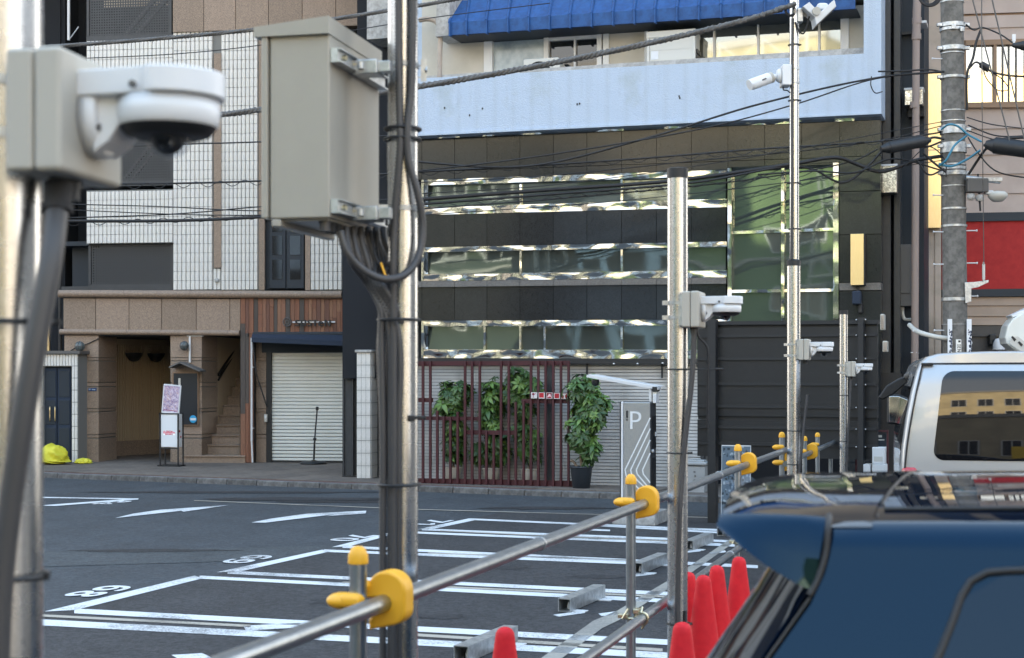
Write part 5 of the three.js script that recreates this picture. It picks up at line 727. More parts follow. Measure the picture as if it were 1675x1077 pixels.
{
  const g1 = 'thin black cables across the granite facade', g2 = 'thin black cables across the tiled wall', sg = (pts, lab, g, r = 0.008) => cableLine(pts, r, lab, g);
  const F1 = 'thin black cable among the bundle crossing the dark granite facade', F2 = 'thin black cable crossing the white tiled wall';
  sg([[640, 262, 20], [860, 272, 20.4], [1062, 225, 20.8], [1240, 171, 21.2], [1437, 127, 21.6], [1545, 117, 21.7]], 'black cable rising to the right across the blue parapet, upper of two', undefined, 0.014);
  sg([[640, 285, 20], [880, 256, 20.4], [1160, 208, 20.8], [1300, 171, 21.2], [1437, 128, 21.6], [1545, 118, 21.7]], 'black cable rising to the right across the blue parapet, lower of two', undefined, 0.01);
  const wig = (a, b, n, amp) => { const o = []; for (let i = 0; i <= n; i++) { const t = i / n; o.push([a[0] + (b[0] - a[0]) * t, a[1] + (b[1] - a[1]) * t + Math.sin(t * 3.14) * 3 + (i % 2 ? amp : -amp), a[2] + (b[2] - a[2]) * t]); } return o; };
  sg([[640, 284, 20.2], [1000, 263, 20.8], [1240, 244, 21.3], [1440, 231, 21.6], [1550, 215, 21.8]], 'straight black cable crossing the dark granite top row, second from the top', g1, 0.012); sg(wig([640, 287, 20.2], [1450, 232, 21.6], 38, 3.4), 'fine looping lashing wire wound round the upper granite-row cable', g1, 0.006); sg([[640, 301, 20.2], [900, 287, 20.6], [1150, 262, 21.2], [1330, 245, 21.5], [1450, 228, 21.7], [1548, 204, 21.8]], 'thin black wire rising from the cabinet pole to the pole bands', g1, 0.007); sg([[690, 317, 20.2], [900, 303, 20.6], [1200, 262, 21.2], [1548, 198, 21.8]], 'finest straight wire across the top ribbon window', g1, 0.006);
  sg([[640, 330, 20.2], [880, 312, 20.6], [1100, 296, 21], [1240, 277, 21.3], [1300, 268, 21.4], [1370, 258, 21.5], [1400, 268, 21.6], [1440, 281, 21.6], [1500, 262, 21.7], [1545, 255, 21.8]], 'thickest black cable bundle dipping before the tall corner windows', g1, 0.026); sg([[640, 338, 20.2], [900, 318, 20.6], [1140, 298, 21], [1290, 273, 21.4], [1330, 277, 21.5], [1378, 299, 21.5], [1420, 272, 21.6], [1445, 244, 21.6]], 'black cable forming a deep hanging loop right of the tallest pole', g1, 0.016);
  sg([[690, 342, 20.2], [900, 326, 20.6], [1240, 292, 21.3], [1400, 262, 21.6], [1436, 244, 21.7]], 'black cable ending at the left closure from below', g1, 0.010); sg([[1240, 286, 21.3], [1330, 280, 21.4], [1400, 282, 21.5], [1460, 260, 21.6], [1545, 280, 21.8]], 'black cable running under the thick bundle to the utility pole', g1, 0.012); sg(wig([690, 339, 20.2], [1330, 284, 21.4], 30, 3.2), 'fine looping lashing wire under the thick bundle', g1, 0.005); sg([[690, 352, 20.2], [1000, 330, 20.7], [1300, 297, 21.3], [1545, 262, 21.8]], 'lowest thin wire across the top ribbon window', g1, 0.006);
  sg([[100, 362, 19], [290, 361, 19.2], [430, 355, 19.4], [640, 340, 20]], 'thickest black cable across the lower white tiled wall', g2, 0.020); sg([[100, 357, 19], [290, 350, 19.2], [430, 338, 19.4], [640, 326, 20]], 'thin wire just above the thickest cable on the tiled wall', g2, 0.008); sg([[100, 334, 19], [260, 338, 19.2], [430, 345, 19.4], [640, 336, 20]], 'thin wire crossing diagonally down to the right on the tiled wall', g2, 0.007); sg(wig([100, 366, 19], [640, 342, 20], 26, 4), 'fine looping lashing wire under the thickest tiled-wall cable', g2, 0.005); sg([[100, 301, 19], [290, 300, 19.2], [430, 296, 19.4], [640, 284, 20]], 'black cable level with the bottom of the second dark balcony', g2, 0.012); sg(wig([200, 305, 19], [640, 286, 20], 22, 4.5), 'fine looping lashing wire under the second balcony', g2, 0.005); sg([[100, 97, 19], [290, 88, 19.2], [425, 74, 19.4], [700, 30, 20], [900, 5, 20]], 'thin wire high on the tiled wall rising to the blue roof', g2, 0.006); sg([[200, 240, 19], [300, 236, 19.2], [430, 232, 19.4], [640, 222, 20]], 'thin wire across the middle of the tiled wall', g2, 0.009);
  sg([[100, 343, 19], [300, 351, 19.2], [430, 352, 19.4], [640, 344, 20]], 'thin level wire between the lower tiled-wall cables', g2, 0.006);
  // cables round the utility pole
  const U = 'black cable hanging in loops beside the utility pole', gu = 'black cable loops at the utility pole';
  sg([[1492, 232, 21.5], [1515, 240, 21.5], [1540, 232, 21.5]], 'black cable dipping from the left closure to the pole', gu, 0.016); sg([[1500, 262, 21.5], [1520, 286, 21.5], [1545, 276, 21.5]], 'black loop low on the left of the utility pole', gu, 0.014); sg([[1510, 250, 21.5], [1530, 268, 21.5], [1548, 282, 21.5]], 'steep black cable falling to the pole left of the blue cables', gu, 0.016); sg([[1512, 230, 21.5], [1528, 225, 21.5], [1545, 228, 21.5]], 'black cable arching from the left closure tip to the pole', gu, 0.018); sg([[1580, 40, 21.5], [1594, 49, 21.5], [1606, 45, 21.5], [1634, 55, 21.4], [1660, 72, 21.1]], 'black cable leaving the top pole bracket to the right', gu, 0.012); sg([[1606, 46, 21.5], [1597, 70, 21.5], [1592, 95, 21.5], [1583, 118, 21.5], [1582, 180, 21.6]], 'heavy black cable bent down along the right edge of the pole', gu, 0.018); sg([[1586, 112, 21.5], [1596, 102, 21.5], [1606, 106, 21.4], [1622, 117, 21.4], [1646, 123, 21.3], [1690, 126, 21.2]], 'black cable leading to the small joint before the window', gu, 0.014); sg([[1608, 110, 21.4], [1614, 128, 21.4], [1634, 148, 21.4], [1650, 146, 21.4], [1640, 130, 21.4], [1622, 118, 21.4]], 'thin hanging loop below the small cable joint', gu, 0.008); sg([[1585, 285, 21.5], [1600, 262, 21.4], [1612, 245, 21.2], [1620, 240, 21]], 'heavy black cable reaching the right closure from below', gu, 0.02); sg([[1610, 238, 21.2], [1640, 228, 21], [1690, 224, 20.8]], 'black cable arching over the right closure', gu, 0.02); sg([[1584, 225, 21.5], [1600, 250, 21.4], [1630, 280, 21.2], [1690, 293, 21]], 'black cable sagging below the right closure', gu, 0.01); sg([[1582, 192, 21.5], [1620, 203, 21.3], [1690, 212, 21]], 'thin wire leaving the pole above the right closure', gu, 0.008); sg([[1584, 205, 21.5], [1630, 222, 21.3], [1690, 222, 21]], 'black cable running level just above the right closure', gu, 0.01); sg([[1582, 213, 21.5], [1625, 228, 21.3], [1690, 238, 21]], 'thin wire touching the top of the right closure', gu, 0.008); sg([[1480, 272, 21.6], [1520, 240, 21.6], [1546, 262, 21.6], [1548, 290, 21.6]], 'thin slanting loop on the beige column left of the pole', gu, 0.008); sg([[1437, 117, 21.5], [1480, 116, 21.6], [1520, 114, 21.7], [1545, 118, 21.7]], 'thin level cable crossing the drainpipe to the pole', gu, 0.012);
  sg([[1426, 125, 21.4], [1425, 140, 21.4], [1432, 152, 21.4], [1444, 150, 21.4]], 'thin black cable end curling over the blue parapet pier', undefined, 0.008);
  const cb = (pts, lab) => cableLine(pts, 0.016, lab, 'blue cables wrapped round the utility pole', M.cableBlue, 'blue_cable');
  cb([[1540, 212, 21.5], [1552, 204, 21.4], [1566, 206, 21.4], [1584, 220, 21.4], [1606, 232, 21.3]], 'blue cable arching over the upper pole band to the right'); cb([[1582, 222, 21.45], [1562, 238, 21.4], [1548, 262, 21.4], [1536, 272, 21.5]], 'blue cable slanting down across the front of the pole'); cb([[1536, 268, 21.5], [1556, 272, 21.4], [1580, 262, 21.4], [1604, 246, 21.3]], 'blue cable sagging below the pole bands'); 
  const GW = ['vertical pale guy wire, upper part, before the siding window', 'left slanting pale guy wire before the siding window', 'right slanting pale guy wire crossing the window bars', 'thin pale wire falling to the steel pole bracket'], gw = 'pale guy wires before the siding building', W2 = 'pale straight guy wire before the siding building'; for (const [a, b, r] of [[[1606, -40, 21], [1607, 178, 21], 0.008], [[1590, -6, 20.6], [1652, 230, 20.6], 0.010], [[1622, -6, 20.4], [1700, 330, 20.4], 0.010], [[1607, 176, 21], [1610, 440, 21.6], 0.006]]) cableLine([a, a.map((v, i) => (v + b[i]) / 2), b], r, GW.shift(), gw, M.cableGrey, 'guy_wire');
  const ins = thing('wire_insulator', 'pale wire tensioner above the steel pole bracket', 'insulator', P(1609.5, 445, 21.6)); part('body', [cyl(0.02, 0.22, 0, 0, 0, 10), cyl(0.012, 0.28, 0, -0.0, 0, 8)], M.acWhite, ins); part('wire', rod(V(0, 0.1, 0), V(0, -0.14, 0), 0.006, 6), M.cableGrey, ins);
  const coil = solo('cable_coil', [0, 1, 2].map((k) => new THREE.TorusGeometry(0.13 + k * 0.012, 0.014, 8, 32).translate(P(1519, -8, 21.5).x + k * 0.01, P(1519, -8, 21.5).y, P(1519, -8, 21.5).z)), M.cable, 'black cable coil at the top edge beside the drainpipe', 'cable');
  const tag1 = thing('cable_marker', 'small pale tag on the cable at the top right', 'cable tag', P(1659, 62, 21)); part('plate', rb(0.05, 0.1, 0.02, 0.006), M.white, tag1); part('tie', bx(0.02, 0.05, 0.03, 0, -0.06, 0), M.whiteMetal, tag1);
}
// ---------------------------------------------------------------- dome cameras: one prototype, copied
const camTurn = -16 * Math.PI / 180;
function makeDome() {
  const t = thing('dome_camera', 'x', 'security camera');
  part('junction_box', [rb(0.046, 0.195, 0.236, 0.008, 0.023, 0, 0, 2)], M.camBox, t); part('box_lid', [rb(0.047, 0.198, 0.24, 0.01, 0.0715, 0, 0, 2)], M.camBox, t);
  part('mount_plate', [lathe([[0, 0.03], [0.056, 0.03], [0.064, 0.024], [0.066, 0], [0, 0]], 40).rotateZ(-Math.PI / 2).translate(0.095, 0.0, 0)], M.camWhite, t);
  // bracket: a deep cheek hugging the box, then an arm that ends in a round cap over the housing
  const arm = new THREE.Shape(); arm.moveTo(0, -0.058); arm.lineTo(0.17 - 0.02, -0.085); arm.absarc(0.127, 0, 0.088, -Math.PI / 2, Math.PI / 2, false); arm.lineTo(0, 0.058); arm.closePath();
  part('arm', new THREE.ExtrudeGeometry(arm, { depth: 0.034, bevelEnabled: true, bevelSize: 0.004, bevelThickness: 0.004, bevelSegments: 3, curveSegments: 32 }).rotateX(-Math.PI / 2).translate(0.098, 0.033, 0), M.camWhite, t);
  const gus = poly([[0.0, 0.035], [0.055, 0.035], [0.045, -0.005], [0.02, -0.04], [0.0, -0.055]], 0.085, 0.004).translate(0.118, 0, -0.0425); part('gusset', gus, M.camWhite, t);
  part('arm_screw', [cyl(0.006, 0.006, 0, 0, 0, 12).rotateX(Math.PI / 2).translate(0.20, 0.04, 0.088), cyl(0.006, 0.008, 0, 0, 0, 12).rotateZ(Math.PI / 2).translate(0.125, -0.035, 0.035), cyl(0.006, 0.008, 0, 0, 0, 12).rotateZ(Math.PI / 2).translate(0.125, -0.02, 0.048)], M.cableGrey, t);
  part('housing', lathe([[0, 0.028], [0.083, 0.028], [0.084, 0.006], [0.082, -0.012], [0.074, -0.019], [0.06, -0.02]], 48).translate(0.225, 0, 0), M.camWhite, t);
  part('dome_ring', lathe([[0.078, -0.016], [0.068, -0.029], [0.05, -0.035], [0.037, -0.030], [0, -0.02]], 40).translate(0.225, 0, 0), M.black, t);
  part('clear_dome', new THREE.SphereGeometry(0.037, 32, 20, 0, 6.2832, Math.PI / 2 - 0.35, Math.PI / 2 + 0.35).translate(0.225, -0.030, 0), M.clearDome, t);
  const lens = part('lens_ball', new THREE.SphereGeometry(0.027, 24, 16).translate(0.225, -0.033, 0), M.black, t); part('lens', cyl(0.012, 0.012, 0, 0, 0, 20).rotateX(Math.PI / 2 - 0.5).translate(0.228, -0.043, 0.022), M.darkGlass, lens);
  part('cable_gland', [cyl(0.02, 0.035, 0.05, -0.115, 0.0, 16), cyl(0.024, 0.015, 0.05, -0.106, 0, 6)], M.black, t);
  part('back_bracket', [bx(0.03, 0.17, 0.1, -0.014, 0, 0)], M.galv, t);
  return t;
}
const dome0 = makeDome();
function bands(parent, r, ys, x = 0) { for (const y of ys) { const m = part('band', [new THREE.CylinderGeometry(r + 0.004, r + 0.004, 0.016, 32, 1, true).translate(x, y, 0), bx(0.03, 0.022, 0.03, x - r - 0.012, y, 0.01)], M.galv, parent); } }
const poleThing = (x, d, r, yTop, label, cat = 'pole') => { const c = P(x, CY, d), t = thing('steel_pole', label, cat, [c.x, 0, c.z]), h = EYE - (yTop - CY) / FOC * d; part('tube', cyl(r, h, 0, h / 2, 0, 48), M.steelPole, t); return [t, c, h]; };
const tie = (t, r, y, ex = 0.02, dz = 0, tilt = 0.0) => part('cable_tie', [new THREE.TorusGeometry(r, 0.0045, 6, 36).rotateX(Math.PI / 2 + tilt).scale(1, 1, 1).translate(ex, y, dz), bx(0.014, 0.012, 0.012, ex + r, y, dz + 0.01)], M.black, t);
const yAt = (y, d) => EYE - (y - CY) / FOC * d;
let placed = 0;
function placeDome(x, y, d, label, turn = camTurn) {                  // x, y: where the left end of the box's middle shows
  const o = placed++ ? dome0.clone() : dome0; if (placed > 1) { o.name = numbered('dome_camera'); scene.add(o); }
  o.userData = { label, category: 'security camera', group: 'white dome cameras on the steel poles' }; o.position.copy(P(x, y, d)); o.rotation.y = turn; return o;
}
// nearest unit at the left edge
{
  const d = 2.55, [t, c, h] = poleThing(8.8, d, 0.060, -260, 'nearest blurred steel pole at the left picture edge');
  placeDome(63.5, 199, 2.5485, 'largest dome camera, on the nearest pole at the left edge', -9 * Math.PI / 180);
  tie(t, 0.075, yAt(528, d), 0.016, 0.014); tie(t, 0.072, yAt(940, d), 0.0, 0.014); bands(t, 0.060, [yAt(140, d), yAt(225, d)]);
  const q = (x, y, z = 0.085) => { const p = P(x, y, d - z); return V(p.x - c.x, p.y, p.z - c.z); };
  part('conduit', hose([q(95, 318, 0.03), q(92, 350, 0.05), q(84, 420, 0.08), q(62, 540, 0.10), q(38, 680, 0.11), q(16, 830, 0.11), q(2, 960, 0.11), q(-8, 1200, 0.11)], 0.0195, 0.0065, 16, 0.1), M.conduit, t); part('conduit_fitting', [rod(q(96, 300, 0.03), q(93, 345, 0.045), 0.022, 20), rod(q(94, 335, 0.04), q(93, 348, 0.045), 0.026, 8)], M.rubber, t);
}
// second pole with the grey control cabinet
const PD = 4.85;
{
  const [t, c, h] = poleThing(659, PD, 0.0472, -120, 'tall steel pole carrying the grey control cabinet and conduits');
  const q = (x, y, z = 0.06) => { const p = P(x, y, PD - z); return V(p.x - c.x, p.y, p.z - c.z); };
  const bot = (x, z) => [q(x, 560, z), q(x, 700, z), q(x, 900, z), q(x, 1200, z)];
  part('conduit', hose([q(652, -60), q(652, 60), q(654, 190, 0.066), q(655, 228, 0.07), q(651, 290, 0.066), q(645, 360), q(643, 440), ...bot(644, 0.058)], 0.0135, 0.011, 14, 0.22), M.conduit, t);
  part('conduit', hose([q(676, -60), q(675, 60), q(672, 150), q(666, 215, 0.07), q(668, 260, 0.066), q(684, 320, 0.055), q(691, 372, 0.04), q(682, 425, 0.06), q(657, 452, 0.10), q(625, 456, 0.13), q(592, 440, 0.15), q(566, 410, 0.17), q(556, 378, 0.17)], 0.0135, 0.011, 14, 0.22), M.conduit, t);
  [[566, 0.1], [578, 0.06], [590, 0.03], [602, 0.0], [615, -0.03], [627, -0.06]].forEach(([x, z], i) => part('conduit', hose([q(x, 372, z), q(x + 1, 392, z + 0.01), q(x + 8 + i, 425, z + 0.02), q(600 + i * 5, 462, 0.04 + i * 0.004), q(622 + i * 5, 505, 0.05), q(623 + (i % 3) * 14, 548, 0.05 - (i > 2 ? 0.03 : 0)), ...bot(626 + (i % 3) * 13, 0.05 - (i > 2 ? 0.034 : 0)).slice(1)], 0.0125, 0.011, 12, 0.22), M.conduit, t));
  part('lead', [tube([q(616, 378, 0.02), q(620, 420, 0.03), q(628, 445, 0.05), q(634, 470, 0.06)], 0.006, 20, 6), tube([q(606, 378, 0.02), q(614, 420, 0.05), q(632, 452, 0.06), q(640, 480, 0.06)], 0.006, 20, 6)], M.cable, t);
  part('yellow_lead', tube([q(623, 430, 0.075), q(627, 442, 0.08), q(632, 456, 0.085)], 0.004, 10, 6), M.yellow, t);
  for (const [y, x, r] of [[213, 0.0, 0.056], [230, 0.0, 0.056], [524, -0.012, 0.066], [792, -0.012, 0.066]]) part('cable_tie', new THREE.TorusGeometry(r, 0.005, 6, 40).rotateX(Math.PI / 2).scale(1, 1, 1.15).translate(x, yAt(y, PD), 0.014), M.black, t);
  part('tie_head', [rb(0.022, 0.02, 0.016, 0.004, 0.03, yAt(684, PD), 0.044), rb(0.05, 0.012, 0.01, 0.003, 0.05, yAt(683, PD), 0.04), rb(0.018, 0.014, 0.014, 0.003, 0.0, yAt(528, PD), 0.085)], M.black, t);
  bands(t, 0.0472, [yAt(108, PD), yAt(342, PD)]);
  // cabinet
  const cd = 4.63, F2 = new Face(440, cd, 13), cb = F2.thing('control_cabinet', 'beige steel control cabinet with sloping roof strapped to the pole', 'control cabinet');
  const [u0, v1] = F2.loc(441, 59, 0), [u1, v0] = F2.loc(538, 356, 0), dp = 0.485, H = v1 - v0, um = (u0 + u1) / 2, vm = (v0 + v1) / 2;
  part('case', rb(u1 - u0, H, dp, 0.006, um, vm, -dp / 2, 2), M.cabinet, cb);
  part('door', rb(0.02, H - 0.004, dp + 0.02, 0.005, u0 - 0.014, vm - 0.001, -dp / 2, 2), M.cabinet, cb);
  part('roof', [loft([[V(u0 - 0.045, v1 - 0.004, 0.016), V(u0 - 0.045, v1 + 0.026, 0.016), V(u1 + 0.004, v1 + 0.048, 0.016), V(u1 + 0.004, v1 - 0.004, 0.016)], [V(u0 - 0.045, v1 - 0.004, -dp - 0.016), V(u0 - 0.045, v1 + 0.026, -dp - 0.016), V(u1 + 0.004, v1 + 0.048, -dp - 0.016), V(u1 + 0.004, v1 - 0.004, -dp - 0.016)]], true, true)].map((g) => toCreasedNormals(g, 0.4)), M.cabinet, cb);
  part('bottom_lip', [rb(0.03, 0.022, dp, 0.004, u0 + 0.02, v0 - 0.012, -dp / 2), rb(u1 - u0 - 0.02, 0.006, dp - 0.04, 0.002, um, v0 - 0.003, -dp / 2)], M.cabinet, cb);
  for (const y of [88, 336]) { const v = F2.loc(560, y, 0)[1] ; part('strut', [bx(0.022, 0.042, dp - 0.02, u1 + 0.012, v, -dp / 2), bx(0.012, 0.004, dp - 0.02, u1 + 0.028, v + 0.019, -dp / 2), bx(0.012, 0.004, dp - 0.02, u1 + 0.028, v - 0.019, -dp / 2)], M.galv, cb); part('clamp', [rb(0.08, 0.044, 0.08, 0.004, u1 + 0.06, v - 0.008, -dp / 2 + 0.05), rb(0.05, 0.034, 0.034, 0.003, u1 + 0.11, v - 0.006, -dp / 2 + 0.055), cyl(0.011, 0.02, u1 + 0.05, v - 0.006, -dp / 2 + 0.095, 6).rotateX(0)], M.galv, cb); part('bolt', [0.06, 0.16, 0.26].map((z) => cyl(0.009, 0.014, 0, 0, 0, 6).rotateZ(Math.PI / 2).translate(u1 + 0.028, v, -z)), M.zinc, cb); }
  for (const i of [0, 1, 2, 3, 4, 5, 6, 7]) part('gland', [cyl(0.0165, 0.034, u1 - 0.03 - (i % 2) * 0.0, v0 - 0.018, -0.05 - i * 0.048, 14), cyl(0.02, 0.012, u1 - 0.03, v0 - 0.006, -0.05 - i * 0.048, 6)], i % 3 ? M.rubber : M.conduit, cb);
  // strap tail standing off the pole
  part('strap_tail', [tube([V(0.043, 0, 0), V(0.060, 0.006, -0.01), V(0.072, 0.0, 0.0), V(0.074, -0.02, 0.02)], 0.004, 14, 6).scale(1, 1, 1).translate(0, yAt(108, PD), 0), bx(0.018, 0.07, 0.003, 0.066, yAt(116, PD), 0.01), bx(0.03, 0.045, 0.01, 0.048, yAt(345, PD), 0.01)], M.galv, t);
}
// third pole
{
  const d = 8.0, [t, c, h] = poleThing(1108.5, d, 0.0528, 286, 'capped steel pole with a dome camera left of the hoarding');
  part('cap', [cyl(0.0555, 0.05, 0, h + 0.005, 0, 32), cyl(0.0555, 0.006, 0, h + 0.031, 0, 32, 0.047)], M.black, t); bands(t, 0.0528, [yAt(496, d), yAt(520, d)]);
  const q = (x, y, z = 0.06) => { const p = P(x, y, d - z); return V(p.x - c.x, p.y, p.z - c.z); };
  part('conduit', hose([q(1136, 538), q(1134, 590), q(1130, 640), q(1123, 700), q(1117, 760), q(1112, 840, 0.075), q(1109, 950, 0.075), q(1107, 1160, 0.075)], 0.0155, 0.007, 12, 0.12), M.conduit, t);
  part('conduit', hose([q(1122, 1000, 0.05), q(1122, 800, 0.05), q(1122, 1160, 0.05)].slice(0, 1).concat([q(1121.5, 1100, 0.05), q(1121, 1160, 0.05)]), 0.008, 0.007, 8, 0.1), M.conduit, t);
  part('lead', tube([q(1139, 537), q(1142, 550), q(1156, 566), q(1158.5, 580), q(1158, 640), q(1157.5, 700)], 0.007, 30, 6), M.cable, t);
  for (const y of [604.5, 741, 1020]) tie(t, 0.062, yAt(y, d), 0.006, 0.008); part('tie_tail', [rod(q(1122, 604.5), q(1176, 604.5), 0.004, 6), rod(q(1172, 604), q(1183, 604.4), 0.007, 6)], M.black, t);
  placeDome(1121, 507.5, d - 0.02, 'dome camera on the capped pole left of the black hoarding').scale.setScalar(0.94);
}
// fourth: tall pole with bullet camera and twin floodlight
{
  const d = 13.1, c = P(1298.5, CY, d), t = thing('steel_pole', 'tallest two-stage steel pole before the hoarding with a bullet camera', 'pole', [c.x, 0, c.z]), h1 = yAt(433, d), h2 = yAt(-6, d);
  part('tube', cyl(0.057, h1, 0, h1 / 2, 0, 40), M.steelPole, t); part('upper_tube', cyl(0.040, h2 - h1, 0.006, (h1 + h2) / 2, 0, 36), M.steelPole, t); part('collar', [cyl(0.0605, 0.045, 0, h1 + 0.01, 0, 32), cyl(0.0605, 0.012, 0, h1 + 0.038, 0, 32, 0.043)], M.black, t);
  const q = (x, y, z = 0.05) => { const p = P(x, y, d - z); return V(p.x - c.x, p.y, p.z - c.z); };
  part('conduit', hose([q(1297, 30), q(1296, 150), q(1296, 300), q(1295, 425, 0.045)], 0.013, 0.008, 10, 0.1), M.conduit, t); part('conduit', hose([q(1321, 646), q(1316, 690), q(1311, 740, 0.06), q(1306, 790, 0.062), q(1303, 900, 0.062), q(1302, 1100, 0.06)], 0.012, 0.008, 10, 0.1), M.conduit, t);
  part('cable_loop', [0, 1].map((k) => new THREE.TorusGeometry(0.05 - k * 0.012, 0.006, 6, 24).rotateY(0.3).translate(q(1293, 17).x, q(1293, 17).y, 0.05)), M.cable, t);
  const box = [rod(q(1303, 34, 0.02), q(1306, 50, 0.02), 0.006, 6)]; part('lead', tube([q(1301, 36), q(1308, 52), q(1314, 55), q(1319, 46), q(1324, 27)], 0.008, 24, 6), M.cable, t);
  for (const y of [74, 165, 300, 375, 705, 760]) tie(t, y < 430 ? 0.050 : 0.062, yAt(y, d), 0.004, 0.006); bands(t, 0.04, [yAt(113, d), yAt(136, d)], 0.006); bands(t, 0.057, [yAt(564, d), yAt(582, d)]);
  placeDome(1308.5, 572.5, d - 0.02, 'dome camera on the tallest pole before the hoarding').scale.setScalar(0.9);
  // bullet camera
  const bc = thing('bullet_camera', 'white bullet camera pointing down-left from the tallest pole', 'security camera', P(1292, 125, d - 0.02)); const r2 = (x, y, z = 0.0) => V((x - 1292) / FOC * d, -(y - 125) / FOC * d, z);
  part('mount_box', rb(0.075, 0.175, 0.17, 0.008, r2(1285, 125).x, r2(1285, 125).y, 0, 2), M.camWhite, bc); part('mount_flange', [lathe([[0, 0.04], [0.045, 0.04], [0.06, 0.02], [0.062, 0], [0, 0]], 28).rotateZ(Math.PI / 2).translate(r2(1278, 124).x, r2(1278, 124).y, 0)], M.camWhite, bc);
  part('joint', [rod(r2(1276, 125), r2(1264, 126), 0.024, 16), new THREE.SphereGeometry(0.032, 20, 14).translate(r2(1264, 126.5).x, r2(1264, 126.5).y, 0.0)], M.camWhite, bc);
  const ax = [r2(1262, 127, 0.0), r2(1229, 141, 0.06)], dirv = ax[1].clone().sub(ax[0]).normalize(); part('barrel', rod(ax[0], ax[1], 0.045, 28), M.camWhite, bc); part('rear_cap', rod(ax[0].clone().addScaledVector(dirv, -0.006), ax[0].clone().addScaledVector(dirv, 0.02), 0.047, 28), M.camBox, bc); part('lens_window', rod(ax[1].clone().addScaledVector(dirv, -0.002), ax[1].clone().addScaledVector(dirv, 0.003), 0.038, 24), M.darkGlass, bc); part('sun_shield', rod(ax[0].clone().addScaledVector(dirv, 0.03).add(V(0, 0.006, 0)), ax[1].clone().addScaledVector(dirv, 0.03).add(V(0, 0.008, 0)), 0.046, 28), M.camWhite, bc); part('brand_mark', bx(0.05, 0.012, 0.002, 0, 0, 0).rotateZ(0.4).translate(r2(1247, 133).x, r2(1247, 133).y, 0.079), M.cableGrey, bc); part('lead', tube([r2(1281, 141), r2(1282, 147), r2(1288, 148), r2(1293, 152)], 0.006, 14, 6), M.cable, bc);
  // twin floodlight
  const fl = thing('floodlight', 'white twin floodlight spreading in a V at the pole top', 'floodlight', P(1308, 22, d)), r3 = (x, y, z = 0) => V((x - 1308) / FOC * d, -(y - 22) / FOC * d, z);
  const panel = (pts, name) => part(name, poly(pts.map(([x, y]) => { const p = r3(x, y); return [p.x, p.y]; }), 0.16, 0.006).translate(0, 0, -0.05), M.whiteMetal, fl);
  panel([[1311, 16], [1320, 10], [1333, 24], [1330, 33]], 'left_lamp'); panel([[1330, 33], [1360, 6], [1362.5, 15], [1331.5, 45]], 'right_lamp'); part('lamp_back', [rb(0.09, 0.06, 0.1, 0.02, r3(1345, 12).x, r3(1345, 12).y, 0.0)], M.whiteMetal, fl); part('arm', [rod(r3(1299, 22), r3(1320, 24), 0.02, 12), cyl(0.035, 0.03, 0, 0, 0, 20).rotateX(Math.PI / 2).translate(r3(1331, 24).x, r3(1331, 24).y, 0.12)], M.camBox, fl); part('bracket', rb(0.05, 0.12, 0.09, 0.008, r3(1308, 26).x, r3(1308, 26).y, 0), M.galv, fl);
  part('lens_panel', poly([[1331.5, 43], [1361, 15], [1362, 17], [1332, 45.5]].map(([x, y]) => { const p = r3(x, y); return [p.x, p.y]; }), 0.15, 0.002).translate(0, -0.004, -0.045), M.cableGrey, fl);
}
// fifth pole
{
  const d = 16.8, [t, c, h] = poleThing(1380.3, d, 0.045, 512, 'shortest capped steel pole with a dome camera before the hoarding');
  part('cap', cyl(0.0475, 0.045, 0, h + 0.005, 0, 28), M.black, t); bands(t, 0.045, [yAt(598, d), yAt(610, d)]); for (const y of [647, 722]) tie(t, 0.05, yAt(y, d), 0.004, 0.006);
  const q = (x, y, z = 0.05) => { const p = P(x, y, d - z); return V(p.x - c.x, p.y, p.z - c.z); }; part('conduit', hose([q(1392, 620), q(1390, 660), q(1387, 710), q(1385, 800), q(1384, 960)], 0.012, 0.01, 10, 0.1), M.conduit, t);
  placeDome(1387.5, 604, d - 0.02, 'smallest dome camera, on the shortest pole before the hoarding').scale.setScalar(0.84);
}
// ---------------------------------------------------------------- pipe fence
const fDir = V(0.302, 0, -1).normalize(), fTurn = -Math.atan(0.302), fx = (d) => -0.605 + 0.302 * (d - 3.48), fp = (d, y) => V(fx(d), y, -d), R0 = 0.0243;
function clampShape() {                                                // plastic coupler cover: a D-shaped shell across the rail, hooked at the bottom
  const s = new THREE.Shape(); s.moveTo(-0.036, -0.068); s.lineTo(0.030, -0.052); s.quadraticCurveTo(0.056, -0.044, 0.057, -0.02); s.lineTo(0.057, 0.030); s.bezierCurveTo(0.056, 0.085, -0.012, 0.095, -0.034, 0.058); s.quadraticCurveTo(-0.040, 0.045, -0.055, 0.040); s.lineTo(-0.055, 0.020); s.lineTo(-0.026, 0.022);
  s.absarc(0, 0, 0.0265, 2.3, -2.2, true); s.lineTo(-0.036, -0.052); s.closePath();
  return new THREE.ExtrudeGeometry(s, { depth: 0.05, bevelEnabled: true, bevelSize: 0.009, bevelThickness: 0.012, bevelSegments: 4, curveSegments: 20 }).translate(0, 0, -0.025);
}
const clampGeo = merged([clampShape()]), wingGeo = merged([new THREE.SphereGeometry(0.048, 24, 16).scale(1.0, 0.50, 0.8).translate(-0.008, 0.0, 0.0), rb(0.062, 0.04, 0.075, 0.018, 0.02, 0.003, 0, 4)]), knobGeo = merged([new THREE.SphereGeometry(0.018, 14, 10).translate(-0.055, 0.018, 0.02)]);
const capGeo = merged([lathe([[0, 0.036], [0.012, 0.0345], [0.02, 0.028], [0.0275, 0.012], [0.0285, -0.012], [0.026, -0.014], [0, -0.014]], 28)]);
const small = (name, g, m, parent, pos) => { const o = new THREE.Mesh(g, m); o.name = name; o.position.copy(pos); o.castShadow = o.receiveShadow = true; parent.add(o); return o; };
